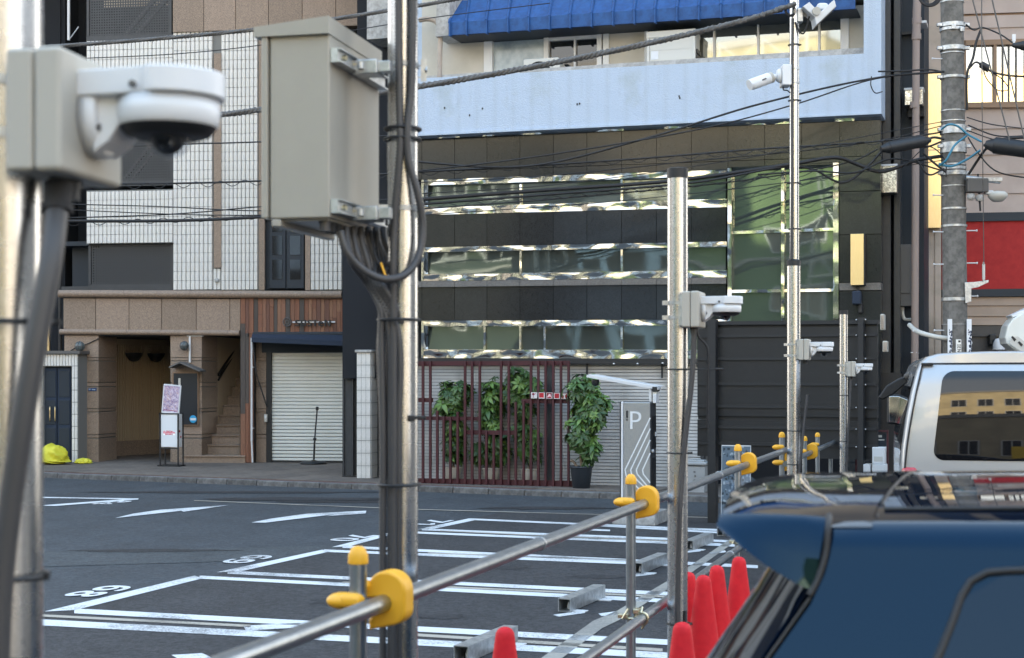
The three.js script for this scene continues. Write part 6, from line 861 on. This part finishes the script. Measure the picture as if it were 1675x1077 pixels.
function fence(name, label, d0, d1, top, low, posts, joints) {
  const o = fp(d0, 0), t = thing(name, label, 'fence', o, fTurn), L2 = (d) => (d - d0) * Math.sqrt(1 + 0.302 * 0.302);
  part('top_rail', [cyl(R0, L2(d1), 0, 0, 0, 32).rotateX(Math.PI / 2).translate(0, top, -L2(d1) / 2)], M.steelPipe, t);
  if (low) part('bottom_rail', [cyl(R0, L2(d1), 0, 0, 0, 32).rotateX(Math.PI / 2).translate(0, low, -L2(d1) / 2)], M.steelPipe, t);
  for (const [d, y] of joints) part('rail_joint', [cyl(R0 + 0.0025, 0.02, 0, 0, 0, 32).rotateX(Math.PI / 2).translate(0, y, -L2(d)), new THREE.TorusGeometry(R0 + 0.002, 0.0022, 6, 28).translate(0, y, -L2(d) + 0.012)], M.galv, t);
  for (const [d, h, kind] of posts) {
    const z = -L2(d) - 0.0, ps = part('post', cyl(R0, h, -0.057, h / 2, z, 28), M.steelPipe, t); small('post_cap', capGeo, M.yellow, ps, V(-0.057, h, z));
    if (kind !== 'bare') { small('clamp_cover', clampGeo, M.yellow, t, V(0, top, z - 0.08)); small('clamp_wing', wingGeo, M.yellow, t, V(-0.085, top + 0.012, z + 0.02)); small('clamp_knob', knobGeo, M.yellow, t, V(0, top + 0.03, z - 0.06)); }
    if (low) part('pipe_clamp', [new THREE.TorusGeometry(R0 + 0.006, 0.007, 8, 24).translate(0, low, z + 0.01), new THREE.TorusGeometry(R0 + 0.006, 0.007, 8, 24).rotateX(Math.PI / 2).translate(-0.057, low, z), rb(0.05, 0.02, 0.03, 0.004, -0.09, low + 0.012, z + 0.03), rb(0.03, 0.024, 0.06, 0.004, -0.025, low + 0.035, z + 0.0), rod(V(0.0, low + 0.03, z + 0.03), V(0.0, low + 0.055, z + 0.0), 0.006, 6), rod(V(-0.09, low, z + 0.05), V(-0.06, low + 0.05, z + 0.04), 0.006, 6), rod(V(0.0, low - 0.05, z + 0.005), V(0.02, low - 0.02, z + 0.01), 0.007, 6)], M.zinc, t);
  }
  return t;
}
fence('pipe_fence', 'galvanised pipe fence with yellow clamps sloping across the foreground', 3.0, 13.75, 1.12, 0.557, [[4.25, 1.247], [7.62, 1.235], [11.05, 1.235], [13.55, 1.235, 'bare']], [[5.83, 1.12], [9.9, 1.12], [10.35, 0.557]]);
{
  const t = fence('pipe_fence', 'farther lower pipe fence section with yellow clamps by the small pole', 13.35, 20.5, 1.0, 0.43, [[15.35, 1.13], [18.1, 1.12]], []);
  small('clamp_wing', wingGeo, M.yellow, t, V(-0.085, 1.0, -0.2)); small('clamp_cover', clampGeo, M.yellow, t, V(0, 1.0, -0.25)); small('clamp_wing', wingGeo, M.yellow, t, V(-0.085, 1.135, -0.2));
}
{ const o = fp(17.2, 0), t = thing('fence_post', 'short upright pipe with yellow cap beside the shortest pole', 'post', [o.x - 0.12, 0, o.z], fTurn); part('tube', cyl(R0, 1.1, 0, 0.55, 0, 24), M.steelPipe, t); small('post_cap', capGeo, M.yellow, t, V(0, 1.1, 0)); small('clamp_wing', wingGeo, M.yellow, t, V(-0.03, 1.0, 0)); }
// ---------------------------------------------------------------- cones
{
  const cone = thing('traffic_cone', 'x', 'traffic cone');
  part('body', lathe([[0, 0.70], [0.016, 0.698], [0.030, 0.690], [0.039, 0.675], [0.042, 0.655], [0.075, 0.4], [0.118, 0.06], [0.122, 0.04]], 40), M.coneRed, cone); part('base', [rb(0.36, 0.035, 0.36, 0.015, 0, 0.0175, 0, 2), cyl(0.135, 0.03, 0, 0.045, 0, 32, 0.124)], M.coneRed, cone);
  const spots = [[826, 1026, 6.5, 'red cone before the wheel stop, leftmost of the cones'], [1209, 911, 9.0, 'red cone with the highest tip, rightmost beside the black car'], [1173, 925, 8.62, 'red cone second from the right, next to the highest one'], [1151, 941, 8.2, 'red cone in the middle of the cluster by the black car'], [1126, 936, 8.45, 'red cone partly hidden right behind the capped steel pole'], [1116, 1018, 6.6, 'nearest red cone low in front of the cluster by the pole']];
  spots.forEach(([x, y, d, label], i) => { const o = i ? cone.clone() : cone; if (i) { o.name = numbered('traffic_cone'); scene.add(o); } const p = P(x, y, d); o.position.set(p.x, 0, p.z); o.rotation.y = i * 0.7; o.scale.setScalar(p.y / 0.70); o.userData = { label, category: 'traffic cone', group: 'red traffic cones along the pipe fence' }; });
}
// ---------------------------------------------------------------- wheel stops of square steel tube
{
  const proto = thing('wheel_stop', 'x', 'wheel stop'), L2 = 0.84, S = 0.098, th = 0.006;
  part('tube', [bx(S, th, L2, 0, S - th / 2, 0), bx(S, th, L2, 0, th / 2, 0), bx(th, S - 2 * th, L2, -S / 2 + th / 2, S / 2, 0), bx(th, S - 2 * th, L2, S / 2 - th / 2, S / 2, 0)].map((g) => g.translate(0, 0.006, -L2 / 2)), M.galv, proto);
  part('anchor_bolt', [cyl(0.012, 0.03, 0, 0.03, -0.1, 6), cyl(0.007, 0.05, 0, 0.04, -0.1, 8), cyl(0.012, 0.03, 0, 0.03, -0.8, 6)], M.whiteMetal, proto); part('base_plate', [bx(0.2, 0.006, 0.09, 0.04, 0.003, -0.1), bx(0.2, 0.006, 0.09, 0.04, 0.003, -L2 + 0.12)], M.white, proto);
  const ws = [[754, 1086, 'nearest steel-tube wheel stop behind the leftmost cone'], [923, 1003.5, 'steel-tube wheel stop second from the front, with an open square end'], [1042, 941, 'steel-tube wheel stop left of the capped pole, third from the front'], [1126.5, 902, 'steel-tube wheel stop right of the capped pole, fourth from the front'], [1180, 879, 'farthest steel-tube wheel stop near the hoarding post']];
  ws.forEach(([x, y, label], i) => { const o = i ? proto.clone() : proto; if (i) { o.name = numbered('wheel_stop'); scene.add(o); } o.position.copy(G(x, y)).setY(0.004); o.rotation.y = -Math.atan2(bayDir.x, -bayDir.z) ; o.userData = { label, category: 'wheel stop', group: 'square steel wheel stops in the parking bays' }; });
}
// ---------------------------------------------------------------- black hatchback at lower right
{
  const turn = -19 * Math.PI / 180, o = P(1350, 850, 2.9), car = thing('parked_car', 'glossy black hatchback with roof spoiler in the lower right corner', 'car', [o.x, 0, o.z], turn), yr = o.y, cz = -0.68;
  // section of the cabin: half width by height
  const hw = (y) => { const tb = [[0.2, 0.80], [0.35, 0.855], [0.6, 0.872], [0.9, 0.862], [1.0, 0.845], [1.15, 0.80], [1.3, 0.742], [1.4, 0.703], [1.455, 0.683], [1.4826, 0.64], [1.50, 0.56], [1.512, 0.4], [1.522, 0.2], [1.525, 0]]; for (let i = 0; i + 1 < tb.length; i++) if (y <= tb[i + 1][0]) { const t = (y - tb[i][0]) / (tb[i + 1][0] - tb[i][0]); return tb[i][1] + (tb[i + 1][1] - tb[i][1]) * Math.max(0, t); } return 0; };
  const roofY = (s) => s < 0.9 ? Math.sin(Math.min(1, (s + 0.25) / 1.2) * 1.4) * 0.03 - 0.012 : 0.018 - (s - 0.9) * (s - 0.9) * 0.16;     // gentle arch along the car
  const prof = [0.2, 0.35, 0.6, 0.78, 0.9, 0.97, 1.03, 1.1, 1.18, 1.26, 1.33, 1.39, 1.43, 1.455, 1.472, 1.4826, 1.492, 1.5, 1.507, 1.512, 1.517, 1.522, 1.525];
  const ring = (s, y0, y1, dx = () => 0, wk = 1, lift = 0) => { const out = []; const ys = prof.filter((y) => y >= y0 && y <= y1); for (const y of ys) out.push(V(s + dx(y, 1), y + lift * Math.max(0, (y - 1.2) / 0.3), cz + hw(y) * wk)); for (const y of [...ys].reverse().slice(y1 >= 1.525 ? 1 : 0)) out.push(V(s + dx(y, -1), y + lift * Math.max(0, (y - 1.2) / 0.3), cz - hw(y) * wk)); return out; };
  const xr = (y) => y > 1.36 ? -0.015 : y > 1.0 ? -0.02 - (1.36 - y) * 0.66 : y > 0.85 ? -0.2576 - (1.0 - y) * 0.5 : y > 0.5 ? -0.333 - (0.85 - y) * 0.2 : -0.40 + (0.5 - y) * 0.25;
  // cabin and body sides from the rear corner forward
  const front = [[0, 1], [0.06, 1], [0.2, 1], [0.45, 1], [0.8, 1], [1.2, 1], [1.6, 1], [1.9, 1]], sec = [];
  for (const [s, k] of front) { const dx = s < 0.21 ? (y) => (xr(y) + 0.02) * (1 - s / 0.21) : () => 0; sec.push(ring(s, 0.2, 1.53, dx, k, roofY(s))); }
  part('body', loft(sec), M.carBlack, car);
  // bonnet and nose
  const low = (s, top, k) => { const out = []; const ys = prof.filter((y) => y <= 1.03); for (const y of ys) { const yy = 0.2 + (y - 0.2) * (top - 0.2) / 0.83; out.push(V(s, yy, cz + hw(y) * k)); } out.push(V(s, top + 0.05, cz + 0.6 * k), V(s, top + 0.06, cz), V(s, top + 0.05, cz - 0.6 * k)); for (const y of [...ys].reverse()) { const yy = 0.2 + (y - 0.2) * (top - 0.2) / 0.83; out.push(V(s, yy, cz - hw(y) * k)); } return out; };
  part('bonnet', loft([low(1.88, 1.03, 1), low(2.4, 1.0, 1), low(2.9, 0.93, 0.98), low(3.25, 0.82, 0.92), low(3.42, 0.66, 0.84), low(3.46, 0.5, 0.8)], false, true), M.carBlack, car);
  part('windscreen', loft([[0.72, 1], [0.6, 1], [0.3, 1], [0, 1]].map(([z]) => [V(1.9, 1.49, cz + z * 0.8), V(2.05, 1.35, cz + z * 0.9), V(2.4, 1.06, cz + z)]).concat([[V(1.9, 1.49, cz - 0.58), V(2.05, 1.35, cz - 0.65), V(2.4, 1.06, cz - 0.72)]])), M.carGlass, car);
  // tailgate below the glass and the bumper
  const rear = (ys, off, bulge, name, m, wk = 0.985, xo = 0) => { const rws = ys.map((y) => { const r = []; for (let i = -12; i <= 12; i++) { const t = i / 12, z = hw(y) * wk * t; r.push(V(xr(y) + xo - off - bulge * (1 - Math.pow(Math.abs(t), 2.6)), y, cz + z)); } return r; }); return part(name, loft(rws), m, car); };
  rear([0.85, 0.92, 1.0, 1.03], 0.006, 0.155, 'tailgate', M.carBlack); rear([0.2, 0.35, 0.5, 0.6, 0.75, 0.85], 0.03, 0.155, 'bumper', M.carBlack);
  rear([1.02, 1.08, 1.15, 1.22, 1.30, 1.38], 0.004, 0.15, 'rear_window', M.carGlass, 0.90); rear([1.02, 1.08, 1.15, 1.22, 1.30, 1.38], -0.004, 0.135, 'window_surround', M.carBlack, 0.97);
  part('wiper', [rod(V(xr(1.04) - 0.12, 1.05, cz), V(xr(1.06) - 0.11, 1.07, cz + 0.42), 0.008, 6), new THREE.SphereGeometry(0.025, 12, 8).translate(xr(1.04) - 0.10, 1.04, cz)], M.trimBlack, car);
  // roof spoiler: top skin, rear lip, end fins
  const top = (s, zf) => { const y = 1.525 - 0.045 * Math.pow(Math.abs(zf), 2.4); return V(s, y + roofY(Math.max(s, -0.2)) * 0.9, cz + zf * 0.665); };
  const skinY = (z, s) => { let lo = 1.39, hi = 1.525; for (let i = 0; i < 24; i++) { const m = (lo + hi) / 2; hw(m) > z ? lo = m : hi = m; } return lo + roofY(Math.max(0, s)) * (lo - 1.2) / 0.3 + 0.003; };
  const fin = (sgn) => { const y0 = yr + 0.004, z = (q) => cz + sgn * q, rows = [];
    const edgeTop = [[-0.205, 1.481], [-0.15, 1.484], [-0.09, 1.484], [-0.04, 1.483], [0.0, 1.481]], edgeLow = [[-0.203, 1.466], [-0.155, 1.430], [-0.105, 1.394], [-0.055, 1.366], [-0.018, 1.350]];
    const r0 = [], r1 = [], r2 = [], r3 = []; edgeTop.forEach(([s, y], i) => { const [sl, yl] = edgeLow[i]; r0.push(V(s, y + 0.004, z(0.655))); r1.push(V(s, y - 0.012, z(0.684))); r2.push(V((s + sl) / 2, (y + yl) / 2 - 0.01, z(0.70))); r3.push(V(sl, yl, z(0.712))); });
    return mergeGeometries([loft([r0, r1, r2, r3]), loft([r3, edgeLow.map(([s, y]) => V(s + 0.004, y - 0.003, z(0.66)))])]); };
  const topRows = []; for (let i = 0; i <= 8; i++) { const r = []; for (let j = -16; j <= 16; j++) { const zf = j / 16, s0 = -0.205 - 0.062 * (1 - zf * zf) , s = s0 + (0.085 - s0) * i / 8; const p = top(s, zf), bl = Math.min(1, Math.max(0, (s + 0.06) / 0.06)); p.y += (skinY(Math.abs(zf) * 0.665, s) - p.y) * bl; if (i === 0) { p.y -= 0.028; p.x += 0.012; } if (i === 1) { p.x = s0 + 0.004; p.y -= 0.010; } r.push(p); } topRows.push(r); }
  const under = []; for (let j = -16; j <= 16; j++) { const zf = j / 16; under.push(V(-0.02 + 0.0, 1.40, cz + zf * 0.66)); } topRows.unshift(under);
  part('roof_spoiler', [loft(topRows), fin(1), fin(-1)], M.carBlack, car);
  part('spoiler_gap', tube([V(0.004, 1.4885, cz + 0.655), V(0.007, 1.470, cz + 0.688), V(0.004, 1.42, cz + 0.702), V(-0.008, 1.375, cz + 0.716), V(-0.022, 1.345, cz + 0.728)], 0.006, 24, 6), M.trimBlack, car); part('roof_gap', tube([V(0.09, 1.484, cz + 0.63), V(0.09, 1.508, cz + 0.46), V(0.09, 1.522, cz + 0.2), V(0.09, 1.524, cz - 0.1), V(0.09, 1.508, cz - 0.46), V(0.09, 1.484, cz - 0.63)], 0.0028, 30, 6), M.trimBlack, car);
  part('roof_moulding', tube([V(0.1, 1.497, cz + 0.585), V(0.6, 1.511, cz + 0.585), V(1.2, 1.50, cz + 0.585), V(1.85, 1.36, cz + 0.585)], 0.005, 30, 6), M.trimBlack, car);
  // windows on the visible side (and the far side)
  for (const sg of [1, -1]) {
    const P2 = (s, y, off) => V(s, y, cz + sg * (hw(y) + off));
    const patch = (s0, s1, y0, y1, sk, off, n = 10, rc = 0.06) => { const rows2 = []; for (let j = 0; j <= n; j++) { const t = j / n, y = y0 + (y1 - y0) * t, r = [], e = rc * (1 - Math.sqrt(Math.max(0, 1 - Math.pow(Math.max(0, (t - 0.72) / 0.28), 2)))); for (let i = 0; i <= n; i++) { const q2 = i / n; r.push(P2(s0 + e + sk * (1 - t) + (s1 - s0 - e - sk * (1 - t)) * q2, y, off)); } rows2.push(r); } return loft(rows2); };
    part('quarter_window', patch(0.262, 0.62, 1.02, 1.394, -0.16, 0.004), M.carGlass, car); part('door_window', [patch(0.68, 1.2, 1.02, 1.405, 0, 0.004), patch(1.26, 1.95, 1.02, 1.40, 0, 0.004)], M.carGlass, car);
    const edge = []; for (const [s, y] of [[0.10, 1.03], [0.155, 1.12], [0.208, 1.24], [0.238, 1.32], [0.254, 1.365], [0.278, 1.392], [0.33, 1.402], [0.45, 1.406], [0.7, 1.412], [1.2, 1.418], [1.9, 1.415]]) edge.push(P2(s, y, 0.004)); part('window_moulding', tube(edge, 0.0075, 60, 8), M.trimBlack, car);
    part('tailgate_gap', tube([1.34, 1.26, 1.18, 1.1, 1.03, 0.9, 0.6].map((y) => P2(xr(y) + 0.012, y, 0.0005)), 0.003, 30, 5), M.trimBlack, car); part('pillar_trim', [patch(0.615, 0.685, 1.02, 1.40, 0, 0.005, 8, 0), patch(1.195, 1.265, 1.02, 1.405, 0, 0.005, 8, 0)], M.trimBlack, car);
    part('tail_lamp', loft([0.78, 0.86, 0.94, 1.0].map((y) => [0, 1, 2, 3, 4].map((i) => { const t = i / 4; return V(xr(y) + 0.10 * t + 0.0, y, cz + sg * (hw(y) + 0.006 - 0.05 * (1 - t) * (1 - t))); }))), M.tailRed, car);
    part('door_gap', [tube([P2(0.66, 1.0, 0.0), P2(0.64, 0.7, 0.0), P2(0.55, 0.4, 0)], 0.004, 16, 5), tube([P2(1.25, 1.0, 0.0), P2(1.25, 0.35, 0.0)], 0.004, 10, 5)], M.trimBlack, car); part('handle', [rb(0.16, 0.03, 0.03, 0.012, 1.05, 0.9, cz + sg * 0.875), rb(0.16, 0.03, 0.03, 0.012, 1.75, 0.9, cz + sg * 0.875)], M.carBlack, car);
    for (const s of [0.38, 2.75]) { const wh = part('tyre', lathe([[0.2, -0.1], [0.3, -0.1], [0.32, -0.07], [0.325, 0], [0.32, 0.07], [0.3, 0.1], [0.2, 0.1]], 40).rotateX(Math.PI / 2).translate(s, 0.325, cz + sg * 0.80), M.rubber, car); part('rim', [lathe([[0, 0.05], [0.06, 0.06], [0.19, 0.045], [0.205, 0.09]], 32).rotateX(sg * Math.PI / 2).translate(s, 0.325, cz + sg * 0.80)], M.silver, wh); }
  }
  part('headlamp', [1, -1].map((sg) => new THREE.SphereGeometry(0.14, 16, 12).scale(0.9, 0.5, 0.7).translate(3.3, 0.72, cz + sg * 0.6)), M.darkGlass, car);
  part('rear_plate', plate(0.33, 0.165, 0, 0, 0).rotateY(-Math.PI / 2).translate(-0.44, 0.72, cz), M.white, car);
}
// ---------------------------------------------------------------- silver van behind it
{
  const tw = -13 * Math.PI / 180, van = thing('parked_van', 'silver box van seen from behind, dark rear window, on the right', 'van', [3.776, 0, -11.51], tw);
  const W = [[0.28, 0.78], [0.4, 0.82], [0.7, 0.84], [1.0, 0.845], [1.2, 0.835], [1.45, 0.80], [1.65, 0.762], [1.8, 0.722], [1.87, 0.69], [1.91, 0.645], [1.935, 0.56], [1.945, 0.4], [1.952, 0.2], [1.954, 0]];
  const hw = (y) => { for (let i = 0; i + 1 < W.length; i++) if (y <= W[i + 1][0]) { const t = Math.max(0, (y - W[i][0]) / (W[i + 1][0] - W[i][0])); return W[i][1] + (W[i + 1][1] - W[i][1]) * t; } return 0; }, lean = (y) => -Math.pow(Math.max(0, y - 0.95), 2) * 0.115 - Math.max(0, y - 1.75) * 0.35;
  const ring = (z, k, ky = 1) => { const o = []; for (const [y, w] of W) o.push(V(w * k, 0.9 + (y - 0.9) * ky, z + lean(y) * Math.max(0, 1 + z / 0.6))); for (const [y, w] of [...W].reverse().slice(1)) o.push(V(-w * k, 0.9 + (y - 0.9) * ky, z + lean(y) * Math.max(0, 1 + z / 0.6))); return o; };
  part('body', loft([ring(0.0, 0.955, 0.985), ring(-0.012, 0.975, 0.993), ring(-0.04, 0.992, 0.998), ring(-0.09, 1), ring(-0.6, 1), ring(-1.5, 1), ring(-2.6, 1), ring(-3.6, 0.99), ring(-4.2, 0.95, 0.96), ring(-4.6, 0.86, 0.8), ring(-4.75, 0.8, 0.65)], false, true), M.vanSilver, van);
  { const rows2 = []; for (let j = 0; j <= 24; j++) { const y = 0.62 + 1.225 * j / 24, half = y < 1.15 ? 0.8 - 0.005 * (y - 0.62) / 0.53 : 0.795 - 0.135 * Math.pow((y - 1.15) / 0.695, 1.3), r = []; for (let i = 0; i <= 20; i++) { const q = -1 + i / 10; r.push(V(half * q, y, 0.0165 + lean(y) - 0.016 * Math.pow(Math.abs(q), 4))); } rows2.push(r); } part('tailgate', loft(rows2), M.vanSilver, van); }
  { const rows2 = [], ny = 28, nx = 20; for (let j = 0; j <= ny; j++) { const t = (1 - Math.cos(Math.PI * j / ny)) / 2, y = 1.125 + 0.675 * t, half = 0.605 - 0.08 * t - 0.085 * (1 - Math.sqrt(Math.max(0, 1 - Math.pow(Math.max(0, Math.abs(t - 0.5) - 0.38) / 0.12, 2)))), r = []; for (let i = 0; i <= nx; i++) { const q = -1 + 2 * i / nx; r.push(V(half * q, y, 0.022 + lean(y) - 0.006 * q * q)); } rows2.push(r); } part('rear_window', loft(rows2), M.vanGlass, van); }
  part('tailgate_gap', [tube([[-0.675, 1.852], [-0.74, 1.55], [-0.79, 1.25], [-0.812, 1.0], [-0.815, 0.7]].map(([x, y]) => V(x, y, 0.012 + lean(y))), 0.007, 30, 6), tube([[0.675, 1.852], [0.74, 1.55], [0.79, 1.25], [0.812, 1.0], [0.815, 0.7]].map(([x, y]) => V(x, y, 0.012 + lean(y))), 0.007, 30, 6), tube([[-0.675, 1.855], [0, 1.858], [0.675, 1.855]].map(([x, y]) => V(x, y, 0.010 + lean(y))), 0.008, 20, 6), rb(0.09, 0.02, 0.03, 0.006, -0.64, 1.853, 0.02 + lean(1.85))], M.trimBlack, van);
  for (const sg of [-1, 1]) { part('tail_lamp', rb(0.12, 0.34, 0.1, 0.035, sg * 0.775, 0.90, -0.02, 4), M.tailRed, van); part('side_window', [loft([1.22, 1.4, 1.55, 1.68].map((y) => [-0.5, -1.2, -1.9, -2.5].map((z) => V(sg * (hw(y) + 0.003), y, z)))), loft([1.22, 1.4, 1.55, 1.68].map((y) => [-2.6, -3.3, -3.8].map((z) => V(sg * (hw(y) * (z < -3.5 ? 0.985 : 1) + 0.004), y, z))))], M.vanGlass, van); part('window_strip', [loft([1.15, 1.4, 1.6, 1.76].map((y) => [-0.16, -0.3, -0.45].map((z) => V(sg * (hw(y) + 0.004), y, z))))], M.vanGlass, van);
    for (const z of [-1.05, -3.7]) { const wh = part('tyre', lathe([[0.19, -0.095], [0.29, -0.095], [0.315, -0.06], [0.318, 0], [0.315, 0.06], [0.29, 0.095], [0.19, 0.095]], 36).rotateZ(Math.PI / 2).translate(sg * 0.74, 0.318, z), M.rubber, van); part('rim', lathe([[0, 0.03], [0.1, 0.05], [0.19, 0.04], [0.2, 0.08]], 28).rotateZ(-sg * Math.PI / 2).translate(sg * 0.74, 0.318, z), M.silver, wh); } }
  part('garnish', [rb(0.9, 0.05, 0.02, 0.008, 0, 0.955, 0.02), rb(0.3, 0.03, 0.03, 0.01, 0, 0.93, 0.03)], M.whiteMetal, van); part('bumper', rb(1.62, 0.26, 0.2, 0.05, 0, 0.44, 0.0, 3), M.trimBlack, van); part('number_plate', rb(0.33, 0.165, 0.012, 0.004, 0, 0.78, 0.022), M.white, van);
  // mirrors of the left front door
  const mq = (x, y, d) => { const p = P(x, y, d).sub(van.position); const c = Math.cos(-tw), s = Math.sin(-tw); return V(p.x * c + p.z * s, p.y, -p.x * s + p.z * c); };
  const mm = [mq(1497, 608, 13.2), mq(1484, 616, 13.4), mq(1470, 630, 13.6), mq(1441, 651, 13.8)];
  const blade = poly([[1440, 650], [1452, 633], [1470, 622], [1486, 615], [1489, 620], [1475, 631], [1460, 644], [1444, 652]].map(([x, y]) => { const p = mq(x, y, 13.6); return [p.x, p.y]; }), 0.07, 0.012).translate(0, 0, mq(1465, 635, 13.6).z - 0.03);
  part('under_mirror', blade, M.black, van); part('mirror_arm', [rod(mq(1484, 616, 13.5), mq(1492, 612, 13.4), 0.03, 10), rod(mq(1492, 612, 13.4), mq(1500, 608, 13.3), 0.022, 8)], M.cableGrey, van);
  const dmP = mq(1463, 670, 15.3); part('door_mirror', [rb(0.14, 0.3, 0.1, 0.03, dmP.x, dmP.y, dmP.z, 3), rod(V(dmP.x + 0.04, dmP.y - 0.1, dmP.z), V(dmP.x + 0.22, dmP.y - 0.16, dmP.z - 0.1), 0.025, 8)], M.black, van); part('mirror_glass', rb(0.11, 0.26, 0.01, 0.02, dmP.x + 0.005, dmP.y, dmP.z + 0.05), M.chrome, van);
}
// ---------------------------------------------------------------- the sunlit side of the street behind the camera, seen in panes, metal and paint
{
  const opp = (x0, x1, z, h, c, label, lay, turn = 0) => {
    const t = thing('opposite_building', label, 'building', [(x0 + x1) / 2, 0, z], Math.PI + turn), W = x1 - x0, wall = noisy(c.map((v) => v * 0.65), c.map((v) => v * 0.9), 512, 0.3, N.big, 2, 0.8); part('wall', bx(W, h, 8, 0, h / 2, -4), wall, t); part('roof_edge', bx(W + 0.2, 0.4, 0.4, 0, h + 0.2, -0.1), M.concrete, t);
    const [cw, gh, ph, off] = lay; for (let y = off; y + gh < h - 0.3; y += ph) for (let x = -W / 2 + 0.8; x + cw < W / 2 - 0.4; x += cw + 0.9) { const f = part('window', [bx(cw, 0.08, 0.14, x + cw / 2, y, 0.02), bx(cw, 0.08, 0.14, x + cw / 2, y + gh, 0.02), bx(0.07, gh, 0.12, x, y + gh / 2, 0.02), bx(0.07, gh, 0.12, x + cw, y + gh / 2, 0.02), bx(0.05, gh, 0.1, x + cw / 2, y + gh / 2, 0.02)], M.whiteMetal, t); part('pane', bx(cw - 0.06, gh - 0.06, 0.03, x + cw / 2, y + gh / 2, 0.015), M.darkGlass, f); }
    for (let y = off - 0.5; y < h - 1; y += ph * 2) part('string_course', bx(W, 0.18, 0.18, 0, y, 0.06), M.concrete, t);
    return t;
  };
  opp(-52, -29, 17, 13.5, [0.07, 0.09, 0.07], 'dark green building across the street, far left behind the camera', [2.2, 1.3, 3.2, 1.2]);
  opp(-28.8, -25.5, 15.5, 10.6, [0.10, 0.09, 0.075], 'narrow dark brown building across the street, behind the camera', [1.0, 1.5, 3, 1.0]);
  const bl = opp(-25.2, -18.9, 15, 9.4, [0.62, 0.80, 0.98], 'pale blue building with dark arched windows, behind the camera', [40, 1.8, 3, 1.0]);
  for (const y of [2.2, 5.6]) for (let k = 0; k < 3; k++) { const s = new THREE.Shape(); s.moveTo(-0.75, 1.7); s.lineTo(0.75, 1.7); s.lineTo(0.7, 0.4); s.quadraticCurveTo(0.65, 0, 0.3, 0); s.lineTo(-0.3, 0); s.quadraticCurveTo(-0.65, 0, -0.7, 0.4); s.closePath(); const w = part('window', new THREE.ExtrudeGeometry(s, { depth: 0.12, bevelEnabled: false }).translate(-2.1 + k * 2.1, y, -0.02), M.cableGrey, bl); part('pane', new THREE.ExtrudeGeometry(s, { depth: 0.05, bevelEnabled: false }).scale(0.86, 0.88, 1).translate(-2.1 + k * 2.1, y + 0.1, 0.07), M.darkGlass, w); }
  opp(-18.6, -8, 14.5, 11, [0.20, 0.29, 0.13], 'leaf green building across the street, behind the camera', [2.6, 1.2, 2.9, 1.4]);
  opp(-7.6, 6, 17, 7.5, [0.60, 0.52, 0.36], 'low cream building straight behind the camera', [0.8, 1.9, 3.1, 2.6]).add(new THREE.Mesh(uvMetres(rb(4.2, 1.5, 0.2, 0.02, -2.6, 3.0, 0.16)), M.signYellow)); scene.children[scene.children.length - 1].children.at(-1).name = 'sign_panel'; opp(-16, 14, 46, 20, [1.0, 0.82, 0.48], 'cream apartment tower a block behind the camera', [1.2, 1.7, 3.1, 1.0]);
  opp(-9, 26, 34, 12, [0.34, 0.30, 0.25], 'brown building along the left end of the street', [1.2, 1.6, 3, 1.2], 0).position.set(-37, 0, -8); scene.children[scene.children.length - 1].rotation.y = Math.PI / 2;
  opp(-9, 26, 34, 12, [0.30, 0.29, 0.27], 'grey building along the right end of the street', [1.2, 1.6, 3, 1.2], 0).position.set(30, 0, -6); scene.children[scene.children.length - 1].rotation.y = -Math.PI / 2;
  const y2 = opp(6.4, 27, 18, 9, [0.40, 0.36, 0.30], 'brown building across the street, right behind the camera', [1.2, 1.6, 3, 1.2]);
  
  const tw = opp(-47, -20, 31, 20, [0.50, 0.45, 0.30], 'scaffolded tan tower far behind the camera', [1.6, 1.5, 3.0, 1.0]);
  { const bars = [], W = 27, h = 20; for (let x = -13; x <= 13; x += 2.6) bars.push(rod(V(x, 0, 1.2), V(x, h, 1.2), 0.06, 5)); for (let y = 2; y < h; y += 2) { bars.push(rod(V(-13, y, 1.2), V(13, y, 1.2), 0.05, 5)); for (let x = -13; x < 12; x += 2.6) bars.push(rod(V(x, y, 1.25), V(x + 2.6, y + 2, 1.25), 0.035, 4), rod(V(x + 2.6, y, 1.28), V(x, y + 2, 1.28), 0.035, 4)); } stuff(part('scaffold', bars, M.whiteMetal, tw)); }
  const fe = thing('fire_escape', 'steel fire escape on the leaf green building behind the camera', 'fire escape', [-11, 0, 14.2], Math.PI); for (let k = 0; k < 4; k++) { part('landing', bx(2.6, 0.08, 1, 0, 3 + k * 2.9, 0.5), M.galv, fe); part('flight', [rod(V(-1.1, 0.1 + k * 2.9 + (k ? 0 : 0), 0.6), V(1.1, 3 + k * 2.9, 0.6), 0.06, 6), rod(V(-1.1, 0.8 + k * 2.9, 0.95), V(1.1, 3.9 + k * 2.9, 0.95), 0.03, 6)], M.galv, fe); part('railing', [...Array(9)].map((_, i) => rod(V(-1.2 + i * 0.3, 3 + k * 2.9, 0.98), V(-1.2 + i * 0.3, 4 + k * 2.9, 0.98), 0.02, 5)), M.galv, fe); } part('upright', [rod(V(-1.3, 0, 0.98), V(-1.3, 13, 0.98), 0.05, 6), rod(V(1.3, 0, 0.98), V(1.3, 13, 0.98), 0.05, 6)], M.galv, fe);
}
scene.traverse((o) => { if (o.isMesh) { o.castShadow = true; o.receiveShadow = true; } });
renderer.render(scene, camera);
